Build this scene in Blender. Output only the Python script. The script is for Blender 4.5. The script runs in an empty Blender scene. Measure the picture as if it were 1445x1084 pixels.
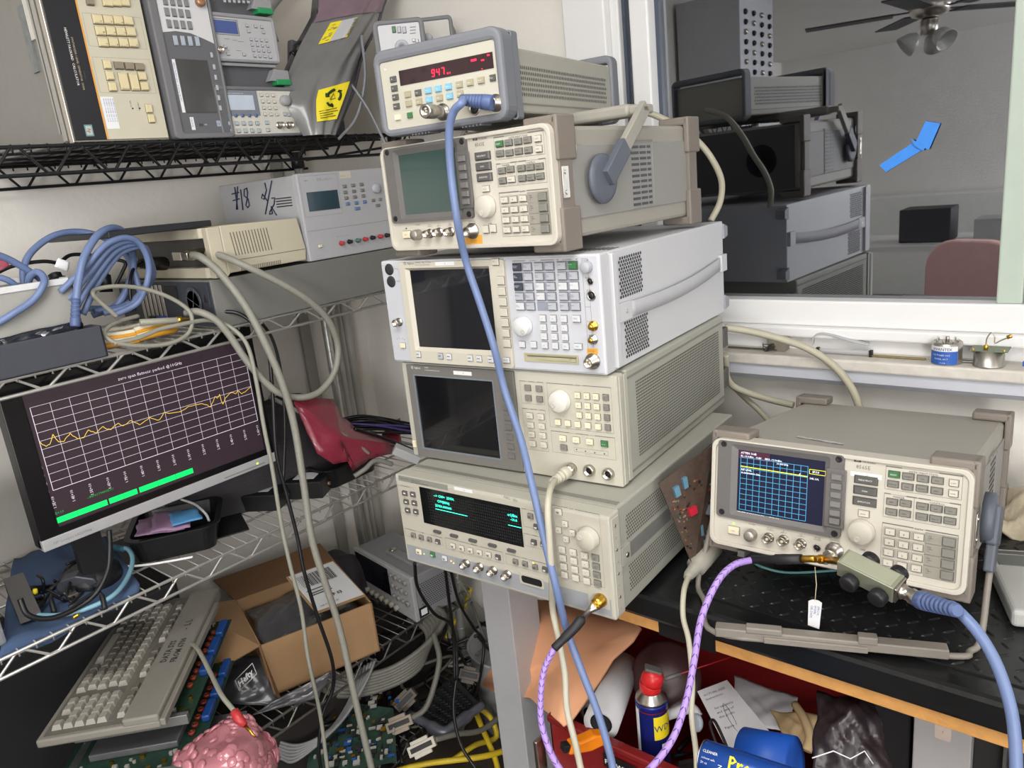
import bpy, bmesh, math, random
from math import sin, cos, pi, radians, hypot, atan2
from mathutils import Matrix, Vector, Euler
random.seed(7)
S = bpy.context.scene
COL = S.collection
# ------------------------------------------------------------------ camera
FPX, YAW, PITCH, ROLL = 1067.94, 0.71423, 0.263725, -0.106872
CX, CY = 722.5, 542.0
CAM = Vector((0, 0, 1.55))
RC = (Matrix.Rotation(YAW, 3, 'Z') @ Matrix.Rotation(pi/2-PITCH, 3, 'X') @ Matrix.Rotation(ROLL, 3, 'Z'))
cd = bpy.data.cameras.new('camera'); cd.sensor_width = 36; cd.lens = 36*FPX/1445; cd.clip_start = .02
cam = bpy.data.objects.new('camera', cd); COL.objects.link(cam)
cam.matrix_world = Matrix.Translation(CAM) @ RC.to_4x4()
S.camera = cam
S.view_settings.view_transform = 'Standard'
S.view_settings.look = 'None'

def ray(u, v): return RC @ Vector(((u-CX)/FPX, -(v-CY)/FPX, -1))
def at(u, v, x=None, y=None, z=None, d=None):
    """survey helper: a point seen in the photo, on a known plane of the room"""
    r = ray(u, v)
    if d is not None: t = d
    elif x is not None: t = (x-CAM.x)/r.x
    elif y is not None: t = (y-CAM.y)/r.y
    else: t = (z-CAM.z)/r.z
    return CAM + r*t

# ------------------------------------------------------------------ materials
def lin(c): return tuple(((v/255)/12.92 if v/255 <= .04045 else ((v/255+.055)/1.055)**2.4) for v in c)
_M = {}
def mat(name, c, rough=.5, metal=0, noise=.06, nscale=30, bump=0, bscale=200, emit=0, alpha=1, coat=0, trans=0, spec=.5):
    if name in _M: return _M[name]
    m = bpy.data.materials.new(name); m.use_nodes = True
    nt = m.node_tree; b = nt.nodes['Principled BSDF']; L = nt.links
    col = (*lin(c), 1)
    b.inputs['Base Color'].default_value = col
    b.inputs['Roughness'].default_value = rough; b.inputs['Metallic'].default_value = metal
    b.inputs['Specular IOR Level'].default_value = spec
    if coat: b.inputs['Coat Weight'].default_value = coat
    if trans: b.inputs['Transmission Weight'].default_value = trans
    if alpha < 1: b.inputs['Alpha'].default_value = alpha
    if emit:
        b.inputs['Emission Color'].default_value = col; b.inputs['Emission Strength'].default_value = emit
    if noise or bump:
        tc = nt.nodes.new('ShaderNodeTexCoord')
        n = nt.nodes.new('ShaderNodeTexNoise'); n.inputs['Scale'].default_value = nscale; n.inputs['Detail'].default_value = 4
        L.new(tc.outputs['Object'], n.inputs['Vector'])
        if noise:
            mx = nt.nodes.new('ShaderNodeMix'); mx.data_type = 'RGBA'
            mx.inputs[6].default_value = tuple(v*(1-noise*1.6) for v in col[:3])+(1,)
            mx.inputs[7].default_value = tuple(min(1, v*(1+noise)) for v in col[:3])+(1,)
            L.new(n.outputs['Fac'], mx.inputs[0]); L.new(mx.outputs[2], b.inputs['Base Color'])
        if bump:
            n2 = nt.nodes.new('ShaderNodeTexNoise'); n2.inputs['Scale'].default_value = bscale; n2.inputs['Detail'].default_value = 5
            L.new(tc.outputs['Object'], n2.inputs['Vector'])
            bp = nt.nodes.new('ShaderNodeBump'); bp.inputs['Strength'].default_value = bump; bp.inputs['Distance'].default_value = .004
            L.new(n2.outputs['Fac'], bp.inputs['Height']); L.new(bp.outputs['Normal'], b.inputs['Normal'])
    _M[name] = m
    return m

# ------------------------------------------------------------------ mesh builder
class MB:
    def __init__(s): s.bm = bmesh.new(); s.bm.faces.layers.int.new('m')
    def quad(s, pts, smooth=False):
        vs = [s.bm.verts.new(p) for p in pts]
        try: f = s.bm.faces.new(vs); f.smooth = smooth; return f
        except ValueError: return None
    def box(s, a, b, bev=0, seg=2, M=None):
        x0, y0, z0 = [min(a[i], b[i]) for i in range(3)]; x1, y1, z1 = [max(a[i], b[i]) for i in range(3)]
        P = [(x0,y0,z0),(x1,y0,z0),(x1,y1,z0),(x0,y1,z0),(x0,y0,z1),(x1,y0,z1),(x1,y1,z1),(x0,y1,z1)]
        vs = [s.bm.verts.new(M @ Vector(p) if M else p) for p in P]
        fs = [s.bm.faces.new([vs[i] for i in f]) for f in ((0,3,2,1),(4,5,6,7),(0,1,5,4),(1,2,6,5),(2,3,7,6),(3,0,4,7))]
        if bev:
            es = list({e for f in fs for e in f.edges})
            r = bmesh.ops.bevel(s.bm, geom=es, offset=bev, segments=seg, profile=.6, affect='EDGES')
            if seg > 1:
                for f in r['faces']: f.smooth = True
        return s
    def prism(s, pts, ax, t0, t1, M=None):
        """polygon pts (2D) extruded along ax: 'y' -> (x,z) polygon, 'z' -> (x,y), 'x' -> (y,z)"""
        def v3(p, t):
            q = {'y': (p[0], t, p[1]), 'z': (p[0], p[1], t), 'x': (t, p[0], p[1])}[ax]
            return M @ Vector(q) if M else Vector(q)
        A = [s.bm.verts.new(v3(p, t0)) for p in pts]; B = [s.bm.verts.new(v3(p, t1)) for p in pts]
        n = len(pts)
        s.bm.faces.new(A); s.bm.faces.new(B[::-1])
        for i in range(n): s.bm.faces.new((A[i], B[i], B[(i+1) % n], A[(i+1) % n]))
        return s
    def plate(s, pts, holes_M=None):
        s.quad(pts); return s
    def ring(s, outer, inner, y0, y1):
        """frame between two same-length xz loops, from y0 (front) to y1 (back)"""
        n = len(outer); V = lambda l, y: [s.bm.verts.new((p[0], y, p[1])) for p in l]
        a, b, c, d = V(outer, y0), V(inner, y0), V(outer, y1), V(inner, y1)
        for i in range(n):
            j = (i+1) % n
            for q in ((a[i], a[j], b[j], b[i]), (c[i], d[i], d[j], c[j]), (a[i], c[i], c[j], a[j]), (b[i], b[j], d[j], d[i])):
                s.bm.faces.new(q)
        return s
    def lathe(s, prof, O=(0,0,0), A=(0,0,1), n=20, smooth=True):
        """profile [(r,t)] turned about axis A from O"""
        A = Vector(A).normalized(); O = Vector(O)
        U = A.orthogonal().normalized(); W = A.cross(U)
        rings = []
        for r, t in prof:
            if r < 1e-6: rings.append([s.bm.verts.new(O+A*t)])
            else: rings.append([s.bm.verts.new(O+A*t+(U*cos(2*pi*k/n)+W*sin(2*pi*k/n))*r) for k in range(n)])
        for a, b in zip(rings, rings[1:]):
            for k in range(n):
                k2 = (k+1) % n
                if len(a) == 1 and len(b) == 1: continue
                if len(a) == 1: f = s.bm.faces.new((a[0], b[k], b[k2]))
                elif len(b) == 1: f = s.bm.faces.new((a[k], b[0], a[k2]))
                else: f = s.bm.faces.new((a[k], b[k], b[k2], a[k2]))
                f.smooth = smooth
        if len(rings[0]) > 1: s.bm.faces.new(rings[0][::-1])
        if len(rings[-1]) > 1: s.bm.faces.new(rings[-1])
        return s
    def cyl(s, O, E, r, n=16, r2=None):
        O = Vector(O); E = Vector(E); L = (E-O).length
        r2 = r if r2 is None else r2
        c = min(r, r2, L)*.12
        return s.lathe([(r-c, 0), (r, c), (r2, L-c), (r2-c, L)], O, E-O, n)
    def tube(s, pts, r, n=8, cap=True):
        pts = [Vector(p) for p in pts]
        T = []
        for i in range(len(pts)):
            a = pts[max(0, i-1)]; b = pts[min(len(pts)-1, i+1)]
            t = (b-a); T.append(t.normalized() if t.length > 1e-9 else Vector((0,0,1)))
        U = T[0].orthogonal().normalized(); prev = None
        for i, p in enumerate(pts):
            U = (U - T[i]*U.dot(T[i]))
            U = U.normalized() if U.length > 1e-6 else T[i].orthogonal().normalized()
            W = T[i].cross(U); rr = r[i] if isinstance(r, (list, tuple)) else r
            cur = [s.bm.verts.new(p+(U*cos(2*pi*k/n)+W*sin(2*pi*k/n))*rr) for k in range(n)]
            if prev:
                for k in range(n):
                    f = s.bm.faces.new((prev[k], prev[(k+1) % n], cur[(k+1) % n], cur[k])); f.smooth = True
            elif cap: s.bm.faces.new(cur[::-1])
            prev = cur
        if cap: s.bm.faces.new(prev)
        return s
    def text(s, body, O, X, Z, size, align='LEFT', depth=0, rot=0, shear=0, bold=0):
        """flat lettering: O origin, X reading direction, Z up direction (unit vectors)"""
        key = (body, shear, align, bold)
        if key not in _T:
            cu = bpy.data.curves.new('t', 'FONT'); cu.body = body; cu.size = 1; cu.resolution_u = 1; cu.align_x = align; cu.shear = shear
            cu.offset = bold
            o = bpy.data.objects.new('t', cu)
            me = bpy.data.meshes.new_from_object(o)
            _T[key] = ([v.co.copy() for v in me.vertices], [tuple(p.vertices) for p in me.polygons])
            bpy.data.objects.remove(o); bpy.data.meshes.remove(me); bpy.data.curves.remove(cu)
        V, F = _T[key]; O = Vector(O); X = Vector(X); Z = Vector(Z)
        if rot: X, Z = X*cos(rot)+Z*sin(rot), Z*cos(rot)-X*sin(rot)
        vs = [s.bm.verts.new(O+X*(v.x*size)+Z*(v.y*size)) for v in V]
        for f in F:
            try: s.bm.faces.new([vs[i] for i in f])
            except ValueError: pass
        return s
    def sheet(s, fn, nu, nv, smooth=True, thick=0):
        g = [[s.bm.verts.new(fn(i/nu, j/nv)) for j in range(nv+1)] for i in range(nu+1)]
        for i in range(nu):
            for j in range(nv):
                f = s.bm.faces.new((g[i][j], g[i+1][j], g[i+1][j+1], g[i][j+1])); f.smooth = smooth
        return s
    def mesh(s, name, fixn=True):
        if fixn: bmesh.ops.recalc_face_normals(s.bm, faces=s.bm.faces)
        me = bpy.data.meshes.new(name); s.bm.to_mesh(me); s.bm.free(); return me
_T = {}

def obj(name, mb, m, parent=None, bevel=0, loc=None, label=None, seg=2, solid=0):
    me = mb if isinstance(mb, bpy.types.Mesh) else mb.mesh(name)
    if m is not None and not len(me.materials): me.materials.append(m)
    o = bpy.data.objects.new(name, me); COL.objects.link(o)
    if parent is not None: o.parent = parent
    if loc is not None: o.location = loc
    if label: o['label'] = label
    if solid:
        md = o.modifiers.new('t', 'SOLIDIFY'); md.thickness = solid; md.offset = 0
    if bevel:
        md = o.modifiers.new('b', 'BEVEL'); md.width = bevel; md.segments = seg; md.limit_method = 'ANGLE'; md.angle_limit = radians(40)
        md.harden_normals = False
    return o
def tag(o, label, cat, group=None, kind=None):
    o['label'] = label; o['category'] = cat
    if group: o['group'] = group
    if kind: o['kind'] = kind
    return o
def thing(name, label, cat, M=None, group=None):
    o = bpy.data.objects.new(name, None); COL.objects.link(o); o.empty_display_size = .02
    if M is not None: o.matrix_world = M
    return tag(o, label, cat, group)
def struct(name, mb, m, parent=None, **k):
    o = obj(name, mb, m, parent, **k)
    if parent is None: o['kind'] = 'structure'
    return o
def dup(o, M, label=None):
    c = o.copy(); COL.objects.link(c); c.matrix_world = M
    if label: c['label'] = label
    for ch in list(o.children):
        k = ch.copy(); COL.objects.link(k); k.parent = c
        for g in list(ch.children):
            q = g.copy(); COL.objects.link(q); q.parent = k
    return c
def pose(loc, yaw=0, tilt=0, roll=0):
    return Matrix.Translation(Vector(loc)) @ Matrix.Rotation(yaw, 4, 'Z') @ Matrix.Rotation(tilt, 4, 'X') @ Matrix.Rotation(roll, 4, 'Y')

def zoom(ox, oy, s): return lambda p: (ox+p[0]/s, oy+p[1]/s)

class Panel:
    """a thing with a front panel: local x along the panel, y into it, z up"""
    def __init__(s, name, label, cat, M, Z=None, group=None):
        s.M = M; s.I = M.inverted(); s.root = thing(name, label, cat, M, group); s.Z = Z or (lambda p: p)
        s.ink = {}
    def l(s, p, off=0):
        u, v = s.Z(p); o = s.I @ CAM; r = s.I.to_3x3() @ ray(u, v)
        t = (-off-o.y)/r.y; q = o+r*t
        return (q.x, q.z)
    def add(s, name, mb, m, **k): return obj(name, mb, m, s.root, **k)
    def key(s, c, w, h, m, d=.004, name='key', y=0, rot=0, yd=None):
        k = (round(w, 4), round(h, 4), d, m.name, name)
        if k not in KEYS:
            b = MB(); f = .82
            # tapered key cap
            x0, z0 = w/2, h/2; x1, z1 = w/2*.86, h/2*.82
            P = [(-x0,0,-z0),(x0,0,-z0),(x0,0,z0),(-x0,0,z0),(-x0,-d*.6,-z0),(x0,-d*.6,-z0),(x0,-d*.6,z0),(-x0,-d*.6,z0),(-x1,-d,-z1),(x1,-d,-z1),(x1,-d,z1),(-x1,-d,z1)]
            vs = [b.bm.verts.new(p) for p in P]
            for i in range(4):
                j = (i+1) % 4
                b.bm.faces.new((vs[i], vs[j], vs[4+j], vs[4+i])); b.bm.faces.new((vs[4+i], vs[4+j], vs[8+j], vs[8+i]))
            b.bm.faces.new(vs[8:12]); b.bm.faces.new(vs[0:4][::-1])
            sk = b.quad([(-x0-.0007,-.0004,-z0-.0010),(x0+.0009,-.0004,-z0-.0010),(x0+.0009,-.0004,z0+.0006),(-x0-.0007,-.0004,z0+.0006)]); sk.material_index = 1  # dark rim paints the shadow and outline round each key
            me = b.mesh(name); me.materials.append(m); me.materials.append(KEYSHADE); KEYS[k] = me
        o = bpy.data.objects.new(name, KEYS[k]); COL.objects.link(o); o.parent = s.root
        o.location = (c[0], y, c[1])
        if rot: o.rotation_euler = (0, rot, 0)
        return o
    def keys(s, tl, tr, bl, nx, ny, w, h, m, name='key', txt=None, skip=(), ink=None, ts=.003, d=.004, y=0, zz=True):
        a, b, c = (s.l(tl, d), s.l(tr, d), s.l(bl, d)) if zz else (tl, tr, bl)
        out = []
        for j in range(ny):
            for i in range(nx):
                if (i, j) in skip: continue
                fx = i/(nx-1) if nx > 1 else 0; fy = j/(ny-1) if ny > 1 else 0
                p = (a[0]+(b[0]-a[0])*fx+(c[0]-a[0])*fy, a[1]+(b[1]-a[1])*fx+(c[1]-a[1])*fy)
                mm = m(i, j) if callable(m) else m
                out.append(s.key(p, w, h, mm, name=name, d=d, y=y))
                if txt:
                    t = txt[j*nx+i] if j*nx+i < len(txt) else ''
                    if t: s.write(t, (p[0], p[1]-ts*.35), ts, ink or INK, y=y-d-.0002, al='CENTER', zz=False)
        return out
    def write(s, body, p, size, m=None, y=-.0003, al='LEFT', zz=True, rot=0, shear=0, bold=0):
        m = m or INK
        q = s.l(p, -y) if zz else p
        if m.name not in s.ink: s.ink[m.name] = (MB(), m)
        s.ink[m.name][0].text(body, (q[0], y, q[1]), (1,0,0), (0,0,1), size, al, rot=rot, shear=shear, bold=bold)
    def rect(s, a, b, m, y=-.0003, zz=False):
        if zz: a, b = s.l(a), s.l(b)
        if m.name not in s.ink: s.ink[m.name] = (MB(), m)
        s.ink[m.name][0].quad([(a[0], y, a[1]), (b[0], y, a[1]), (b[0], y, b[1]), (a[0], y, b[1])])
    def frame(s, a, b, m=None, t=.0005, y=-.0003, zz=False):
        if zz: a, b = s.l(a), s.l(b)
        x0, x1 = sorted((a[0], b[0])); z0, z1 = sorted((a[1], b[1])); m = m or GREYINK
        for q in (((x0, z0), (x1, z0+t)), ((x0, z1-t), (x1, z1)), ((x0, z0), (x0+t, z1)), ((x1-t, z0), (x1, z1))): s.rect(q[0], q[1], m, y)
    def line(s, a, b, m=None, t=.0005, y=-.0003, zz=False):
        if zz: a, b = s.l(a), s.l(b)
        m = m or GREYINK
        d = Vector((b[0]-a[0], b[1]-a[1])); n = Vector((-d.y, d.x)).normalized()*t/2
        if m.name not in s.ink: s.ink[m.name] = (MB(), m)
        s.ink[m.name][0].quad([(a[0]+n.x, y, a[1]+n.y), (b[0]+n.x, y, b[1]+n.y), (b[0]-n.x, y, b[1]-n.y), (a[0]-n.x, y, a[1]-n.y)])
    def done(s, name='panel_lettering'):
        for mb, m in s.ink.values():
            me = mb.mesh(name, False); me.materials.append(m); obj(name, me, None, s.root)
    def knob(s, c, r, d, m, name='knob', dimple=None, y=0, zz=True):
        if zz: c = s.l(c, d/2)
        b = MB().lathe([(r, 0), (r, d*.25), (r*.95, d*.32), (r*.93, d*.9), (r*.85, d), (0, d)], (0,0,0), (0,-1,0), 28)
        o = obj(name, b, m, s.root, loc=(c[0], y, c[1]))
        if dimple:
            a = dimple; e = MB().lathe([(r*.25, 0), (r*.25, .0006), (r*.16, .0002), (0, .0001)], (0,0,0), (0,-1,0), 14)
            obj('finger_dimple', e, M_DIMPLE, o, loc=(cos(a)*r*.55, -d, sin(a)*r*.55))
        return o
    def conn(s, c, kind='bnc', y=0, zz=True, name=None, m=None):
        if zz: c = s.l(c, .008)
        m = m or STEEL
        D = {'bnc': [(.0075,0),(.0075,.002),(.0055,.002),(.0055,.009),(.0062,.009),(.0062,.013),(.005,.013),(.005,.004),(0,.004)],
             'n': [(.012,0),(.012,.003),(.0092,.003),(.0092,.006),(.0078,.006),(.0078,.016),(.0062,.016),(.0062,.004),(0,.004)],
             'sma': [(.005,0),(.005,.002),(.0032,.002),(.0032,.009),(.0022,.009),(.0022,.003),(0,.003)],
             'probe': [(.0095,0),(.0095,.006),(.0085,.008),(.0065,.008),(.0062,.002),(0,.002)],
             'jack': [(.0052,0),(.0052,.002),(.004,.002),(.0038,.0005),(0,.0005)]}[kind]
        o = obj(name or {'bnc':'bnc_connector','n':'n_connector','sma':'sma_connector','probe':'probe_socket','jack':'round_socket'}[kind], MB().lathe(D, (0,0,0), (0,-1,0), 20), m, s.root, loc=(c[0], y, c[1]))
        if kind == 'bnc':
            b = MB()
            for q in (-1, 1): b.cyl((q*.005, -.010, 0), (q*.0078, -.010, 0), .0013, 8)
            obj('bayonet_pin', b, m, o)
        if kind in ('probe', 'jack'):
            obj('socket_insert', MB().lathe([(.0058 if kind == 'probe' else .0034, 0), (.0054 if kind == 'probe' else .003, .0025), (0, .0025)], (0,0,0), (0,-1,0), 16), BLACKP, o, loc=(0, -.0006, 0))
        else: obj('centre_pin', MB().lathe([(.0026, 0), (.0022, .009), (.0009, .0095), (0, .0095)], (0,0,0), (0,-1,0), 10), TEFLON if kind != 'sma' else BRASS, o, loc=(0, -.002, 0))
        return o
    def screen(s, a, b, m, name='screen', y=-.0002, zz=True):
        pass
KEYS = {}
def rr(x0, z0, x1, z1, r, n=5):
    out = []
    for cx, cz, a0 in ((x1-r, z1-r, 0), (x0+r, z1-r, 90), (x0+r, z0+r, 180), (x1-r, z0+r, 270)):
        for k in range(n+1):
            a = radians(a0+90*k/n); out.append((cx+r*cos(a), cz+r*sin(a)))
    return out

KEYSHADE = mat('key_shade', (92,88,82), .7, noise=0)
INK = mat('ink_dark', (70,68,66), .6, noise=0)
GREYINK = mat('ink_grey', (128,124,118), .6, noise=0)
WINK = mat('ink_white', (235,235,230), .6, noise=0)
BLUEINK = mat('ink_blue', (60,90,170), .6, noise=0)
M_DIMPLE = mat('dimple', (190,186,176), .5)
STEEL = mat('nickel', (196,190,180), .28, 1, noise=.1)
BRASS = mat('brass_gold', (214,168,70), .28, 1, noise=.08)
TEFLON = mat('teflon', (215,205,185), .5)
BLACKP = mat('black_plastic', (26,26,28), .45)
WHITE = mat('white_label', (228,228,228), .6, noise=.03)
CREAM = mat('cream_panel', (190,185,172), .5, noise=.03, nscale=12)
CREAMK = mat('cream_key', (206,200,186), .5, noise=.03)
IVORY = mat('ivory_key', (228,218,190), .5, noise=.03)
GREYK = mat('grey_key', (128,126,118), .5, noise=.03)
DGREYK = mat('dark_grey_key', (88,86,84), .5, noise=.03)
GREENK = mat('green_key', (64,118,72), .5, noise=.03)
CHROME = mat('chrome_wire', (206,205,200), .3, .65, noise=.08)
BWIRE = mat('black_wire', (24,25,28), .4, 0, noise=.1)

def smooth_path(P, n=10):
    P = [Vector(p) for p in P]
    if len(P) < 3: return P
    Q = [P[0]*2-P[1]]+P+[P[-1]*2-P[-2]]; out = []
    for i in range(1, len(Q)-2):
        a, b, c, d = Q[i-1:i+3]
        for k in range(n):
            t = k/n
            out.append(.5*((2*b)+(c-a)*t+(2*a-5*b+4*c-d)*t*t+(3*b-a-3*c+d)*t**3))
    out.append(P[-1]); return out
def pt(q):
    """(u,v,'x',val) / (u,v,'y',val) / (u,v,'z',val) / (u,v,'d',val) or a world Vector"""
    if isinstance(q, Vector): return q
    if isinstance(q[2], Panel):
        p = q[2]; o = p.I @ CAM; r = p.I.to_3x3() @ ray(q[0], q[1]); t = (-q[3]-o.y)/r.y
        return p.M @ (o+r*t)
    return at(q[0], q[1], **{q[2]: q[3]})
def cable(name, pts, r, m, label=None, cat=None, parent=None, group=None, n=8, seg=10):
    P = smooth_path([pt(q) for q in pts], seg)
    o = obj(name, MB().tube(P, r, n), m, parent)
    if parent is None: tag(o, label, cat or 'cable', group)
    o['_p'] = 0; del o['_p']
    return o, P
# ================================================================== THE ROOM
WALL = mat('white_plaster', (232,227,219), .8, noise=.03, nscale=6, bump=.35, bscale=55)
STUCCO = mat('popcorn_stucco', (226,223,218), .85, noise=.05, nscale=8, bump=1.0, bscale=70)
TRIM = mat('white_trim', (232,231,230), .45, noise=.02, nscale=9)
def wb(name, a, b, m, bev=0):
    return struct(name, MB().box(a, b), m, bevel=bev)
wb('floor', (-3.35,-5.7,-.1), (2.6,1.75,0), mat('floor_brown', (74,62,54), .7, noise=.25, nscale=5, bump=.2))
wb('ceiling', (-3.35,-5.7,2.45), (2.6,1.75,2.55), STUCCO)
wb('wall_left', (-2.05,-1.6,0), (-1.95,1.55,2.45), WALL)
wb('wall_left_rear', (-3.35,-5.7,0), (-3.25,-1.5,2.45), WALL)
wb('wall_left_return', (-3.25,-1.6,0), (-2.05,-1.5,2.45), WALL)
wb('wall_right', (2.5,-5.7,0), (2.6,1.55,2.45), WALL)
wb('wall_rear', (-3.25,-5.7,0), (2.5,-5.6,2.45), STUCCO)
b = MB(); b.box((-2.05,1.55,0), (-1.066,1.70,2.45)); b.box((-1.066,1.55,0), (2.6,1.70,1.105)); b.box((-1.066,1.55,2.25), (2.6,1.70,2.45)); b.box((.55,1.55,1.105), (2.6,1.70,2.25))
struct('wall_back', b, WALL)
wb('night_backing', (-1.4,2.3,0), (.9,2.35,2.5), mat('night_outside', (30,32,37), .9, noise=.2, nscale=3))  # dark panel behind the glass standing in for the night outside
# window: casing, narrow dark side light, mullion, one large pane, pale frame on the right
b = MB()
b.box((-1.066,1.535,1.252), (-.955,1.60,2.25)); b.box((-.955,1.555,1.252), (-.932,1.61,2.25))
b.box((-.892,1.53,1.252), (-.847,1.60,2.25))
b.box((-1.066,1.535,1.2), (.55,1.60,1.252)); b.box((-1.066,1.520,1.178), (.55,1.60,1.2)); b.box((-1.066,1.545,1.135), (.55,1.60,1.178))
b.box((-1.066,1.535,2.22), (.55,1.60,2.25))
win = struct('window_1', b, TRIM, bevel=.004)
b = MB(); b.box((-.932,1.57,1.252), (-.924,1.60,2.22)); b.box((-.903,1.575,1.252), (-.892,1.60,2.22)); b.box((-.847,1.56,1.252), (-.838,1.60,2.22))
struct('window_gasket', b, mat('gasket_grey', (70,78,92), .4), win)
b = MB(); b.box((-.199,1.54,1.252), (-.160,1.60,2.22)); b.box((-.150,1.54,1.252), (-.09,1.60,2.22)); b.box((-.160,1.57,1.252), (-.150,1.60,2.22))
struct('window_frame', b, mat('pale_green_frame', (186,198,186), .35, noise=.04), win, bevel=.003)
def glass_mat():
    m = bpy.data.materials.new('window_glass'); m.use_nodes = True; nt = m.node_tree; nt.nodes.clear()
    o = nt.nodes.new('ShaderNodeOutputMaterial'); mx = nt.nodes.new('ShaderNodeMixShader'); g = nt.nodes.new('ShaderNodeBsdfGlossy'); t = nt.nodes.new('ShaderNodeBsdfTransparent')
    g.inputs['Roughness'].default_value = .012; g.inputs['Color'].default_value = (.93,.95,1,1); t.inputs['Color'].default_value = (.30,.33,.38,1)
    mx.inputs[0].default_value = .30
    nt.links.new(t.outputs[0], mx.inputs[1]); nt.links.new(g.outputs[0], mx.inputs[2]); nt.links.new(mx.outputs[0], o.inputs[0]); return m
GLASS = glass_mat()
struct('window_pane', MB().box((-.838,1.572,1.252), (-.199,1.576,2.22)), GLASS, win)
struct('window_pane', MB().box((-.924,1.584,1.252), (-.903,1.587,2.22)), GLASS, win)
struct('window_pane', MB().box((-.09,1.572,1.252), (.55,1.576,2.22)), GLASS, win)
# sill
SILLM = mat('dusty_sill', (214,208,198), .7, noise=.14, nscale=40, bump=.3, bscale=90)
b = MB(); b.box((-1.066,1.478,1.126), (2.4,1.55,1.149)); struct('trim_1', b, SILLM, bevel=.004)
b = MB(); b.prism([(1.55,1.126),(1.489,1.126),(1.487,1.103),(1.498,1.092),(1.55,1.084)], 'x', -1.066, 2.4); struct('trim_2', b, mat('sill_apron', (196,198,206), .5, noise=.03))
# corner cover strip, conduit pipes in the corner
b = MB()
for x, y, r in ((-1.925,1.462,.014), (-1.93,1.42,.009)): b.cyl((x,y,0), (x,y,1.5), r, 12)
struct('trim_3', b, mat('white_conduit', (176,172,165), .5, noise=.08))
wb('trim_4', (-1.95,1.30,0), (-1.938,1.335,2.45), mat('wall_batten', (168,165,158), .6), .002)
# ------------------------------------------------------------------ lights
def area(name, loc, rot, sx, sy, power, col=(1,1,1)):
    l = bpy.data.lights.new(name, 'AREA'); l.shape = 'RECTANGLE'; l.size = sx; l.size_y = sy; l.energy = power; l.color = col
    o = bpy.data.objects.new(name, l); COL.objects.link(o); o.location = loc; o.rotation_euler = rot; return o
area('ceiling_lamp', (-.2,-.15,2.42), (0,0,0), 1.1, 1.0, 31, (1,.985,.96))
area('side_daylight', (2.45,-.3,1.75), (0,radians(90),0), 1.2, 2.4, 34, (.97,.985,1))
area('rear_fill', (2.45,-4.2,1.5), (0,radians(90),0), 1.4, 2.2, 210, (.97,.985,1))  # added fill for the mirrored rear room, placed out of view
area('wall_fill', (.9,-1.3,2.3), Vector((-1.9,2.6,-.75)).to_track_quat('-Z','Y').to_euler(), .9, .9, 13, (1,.99,.97))  # added fill aimed at the back and left walls, no real fitting
w = bpy.data.worlds.new('world'); S.world = w; w.use_nodes = True
w.node_tree.nodes['Background'].inputs[0].default_value = (.9,.95,1,1); w.node_tree.nodes['Background'].inputs[1].default_value = .05

# ------------------------------------------------------------------ wire shelves
def wire_shelf(label, z, m, x0=-1.475, x1=-1.915, y0=-.55, y1=1.405, h=.032, pitch=.028, zig=.050, name='wire_shelf', back=True):
    r = thing(name, label, 'shelf', pose((x0, y0, z)), 'wire shelves along the left wall' if 0 else None)
    W = y1-y0; D = x1-x0
    def truss(x, nm):
        b = MB()
        b.tube([(x,0,0), (x,W,0)], .0035, 8); b.tube([(x,0,h), (x,W,h)], .0035, 8)
        P = []; n = int(W/zig)
        for i in range(n+1):
            y = i*W/n; up = i % 2
            zz = h-.002 if up else .002
            for dy in (-.008, .008): P.append((x, min(W, max(0, y+dy)), zz))
        b.tube(P, .0028, 6)
        o = obj(nm, b, m, r)
    truss(0, 'front_truss')
    if back: truss(D, 'rear_truss')
    b = MB(); n = int(W/pitch)
    for i in range(n+1):
        y = i*W/n; b.tube([(.002,y,h*.75), (.002,y,h+.003), (D,y,h+.003), (D,y,h*.8)], .0017, 5)
    obj('deck_wires', b, m, r)
    b = MB()
    for k in (.25, .5, .75): b.tube([(D*k,0,h-.002), (D*k,W,h-.002)], .0028, 6)
    for yy in (0, W): b.tube([(0,yy,h*.5), (D,yy,h*.5)], .0032, 6)
    obj('support_wires', b, m, r)
    for yy in (.04, W-.04):
        for xx in (-.012, D+.012):
            obj('corner_collar', MB().lathe([(.013,0),(.019,.004),(.0165,h-.002),(.013,h)], (xx, yy, 0), (0,0,1), 16), m, r)
    return r
wire_shelf('black wire shelf carrying the upright and sideways instruments at top left', 1.640, BWIRE, h=.046)
wire_shelf('chrome wire shelf holding the flat computer and blue cable coil', 1.280, CHROME, h=.029)
wire_shelf('chrome wire shelf under the monitor with blue cloth and black tray', .803, CHROME, h=.034)
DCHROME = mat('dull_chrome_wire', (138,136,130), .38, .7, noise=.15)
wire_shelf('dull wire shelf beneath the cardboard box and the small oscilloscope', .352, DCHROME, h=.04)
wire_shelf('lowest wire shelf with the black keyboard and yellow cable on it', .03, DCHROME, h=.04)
for k, (x, y) in enumerate(((-1.903,1.365), (-1.487,1.365), (-1.903,-.51), (-1.487,-.51))):
    b = MB(); b.cyl((0,0,0), (0,0,1.70), .0125, 16)
    for i in range(22): b.lathe([(.0126,0),(.0133,.001),(.0126,.002)], (0,0,.05+i*.075), (0,0,1), 14)
    if y < 0: continue
    o = obj('shelf_post', b, CHROME, loc=(x, y, 0)); tag(o, ['rear chrome post of the wire shelving in the corner', 'front chrome post of the wire shelving behind the instrument stack'][k], 'post')
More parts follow.
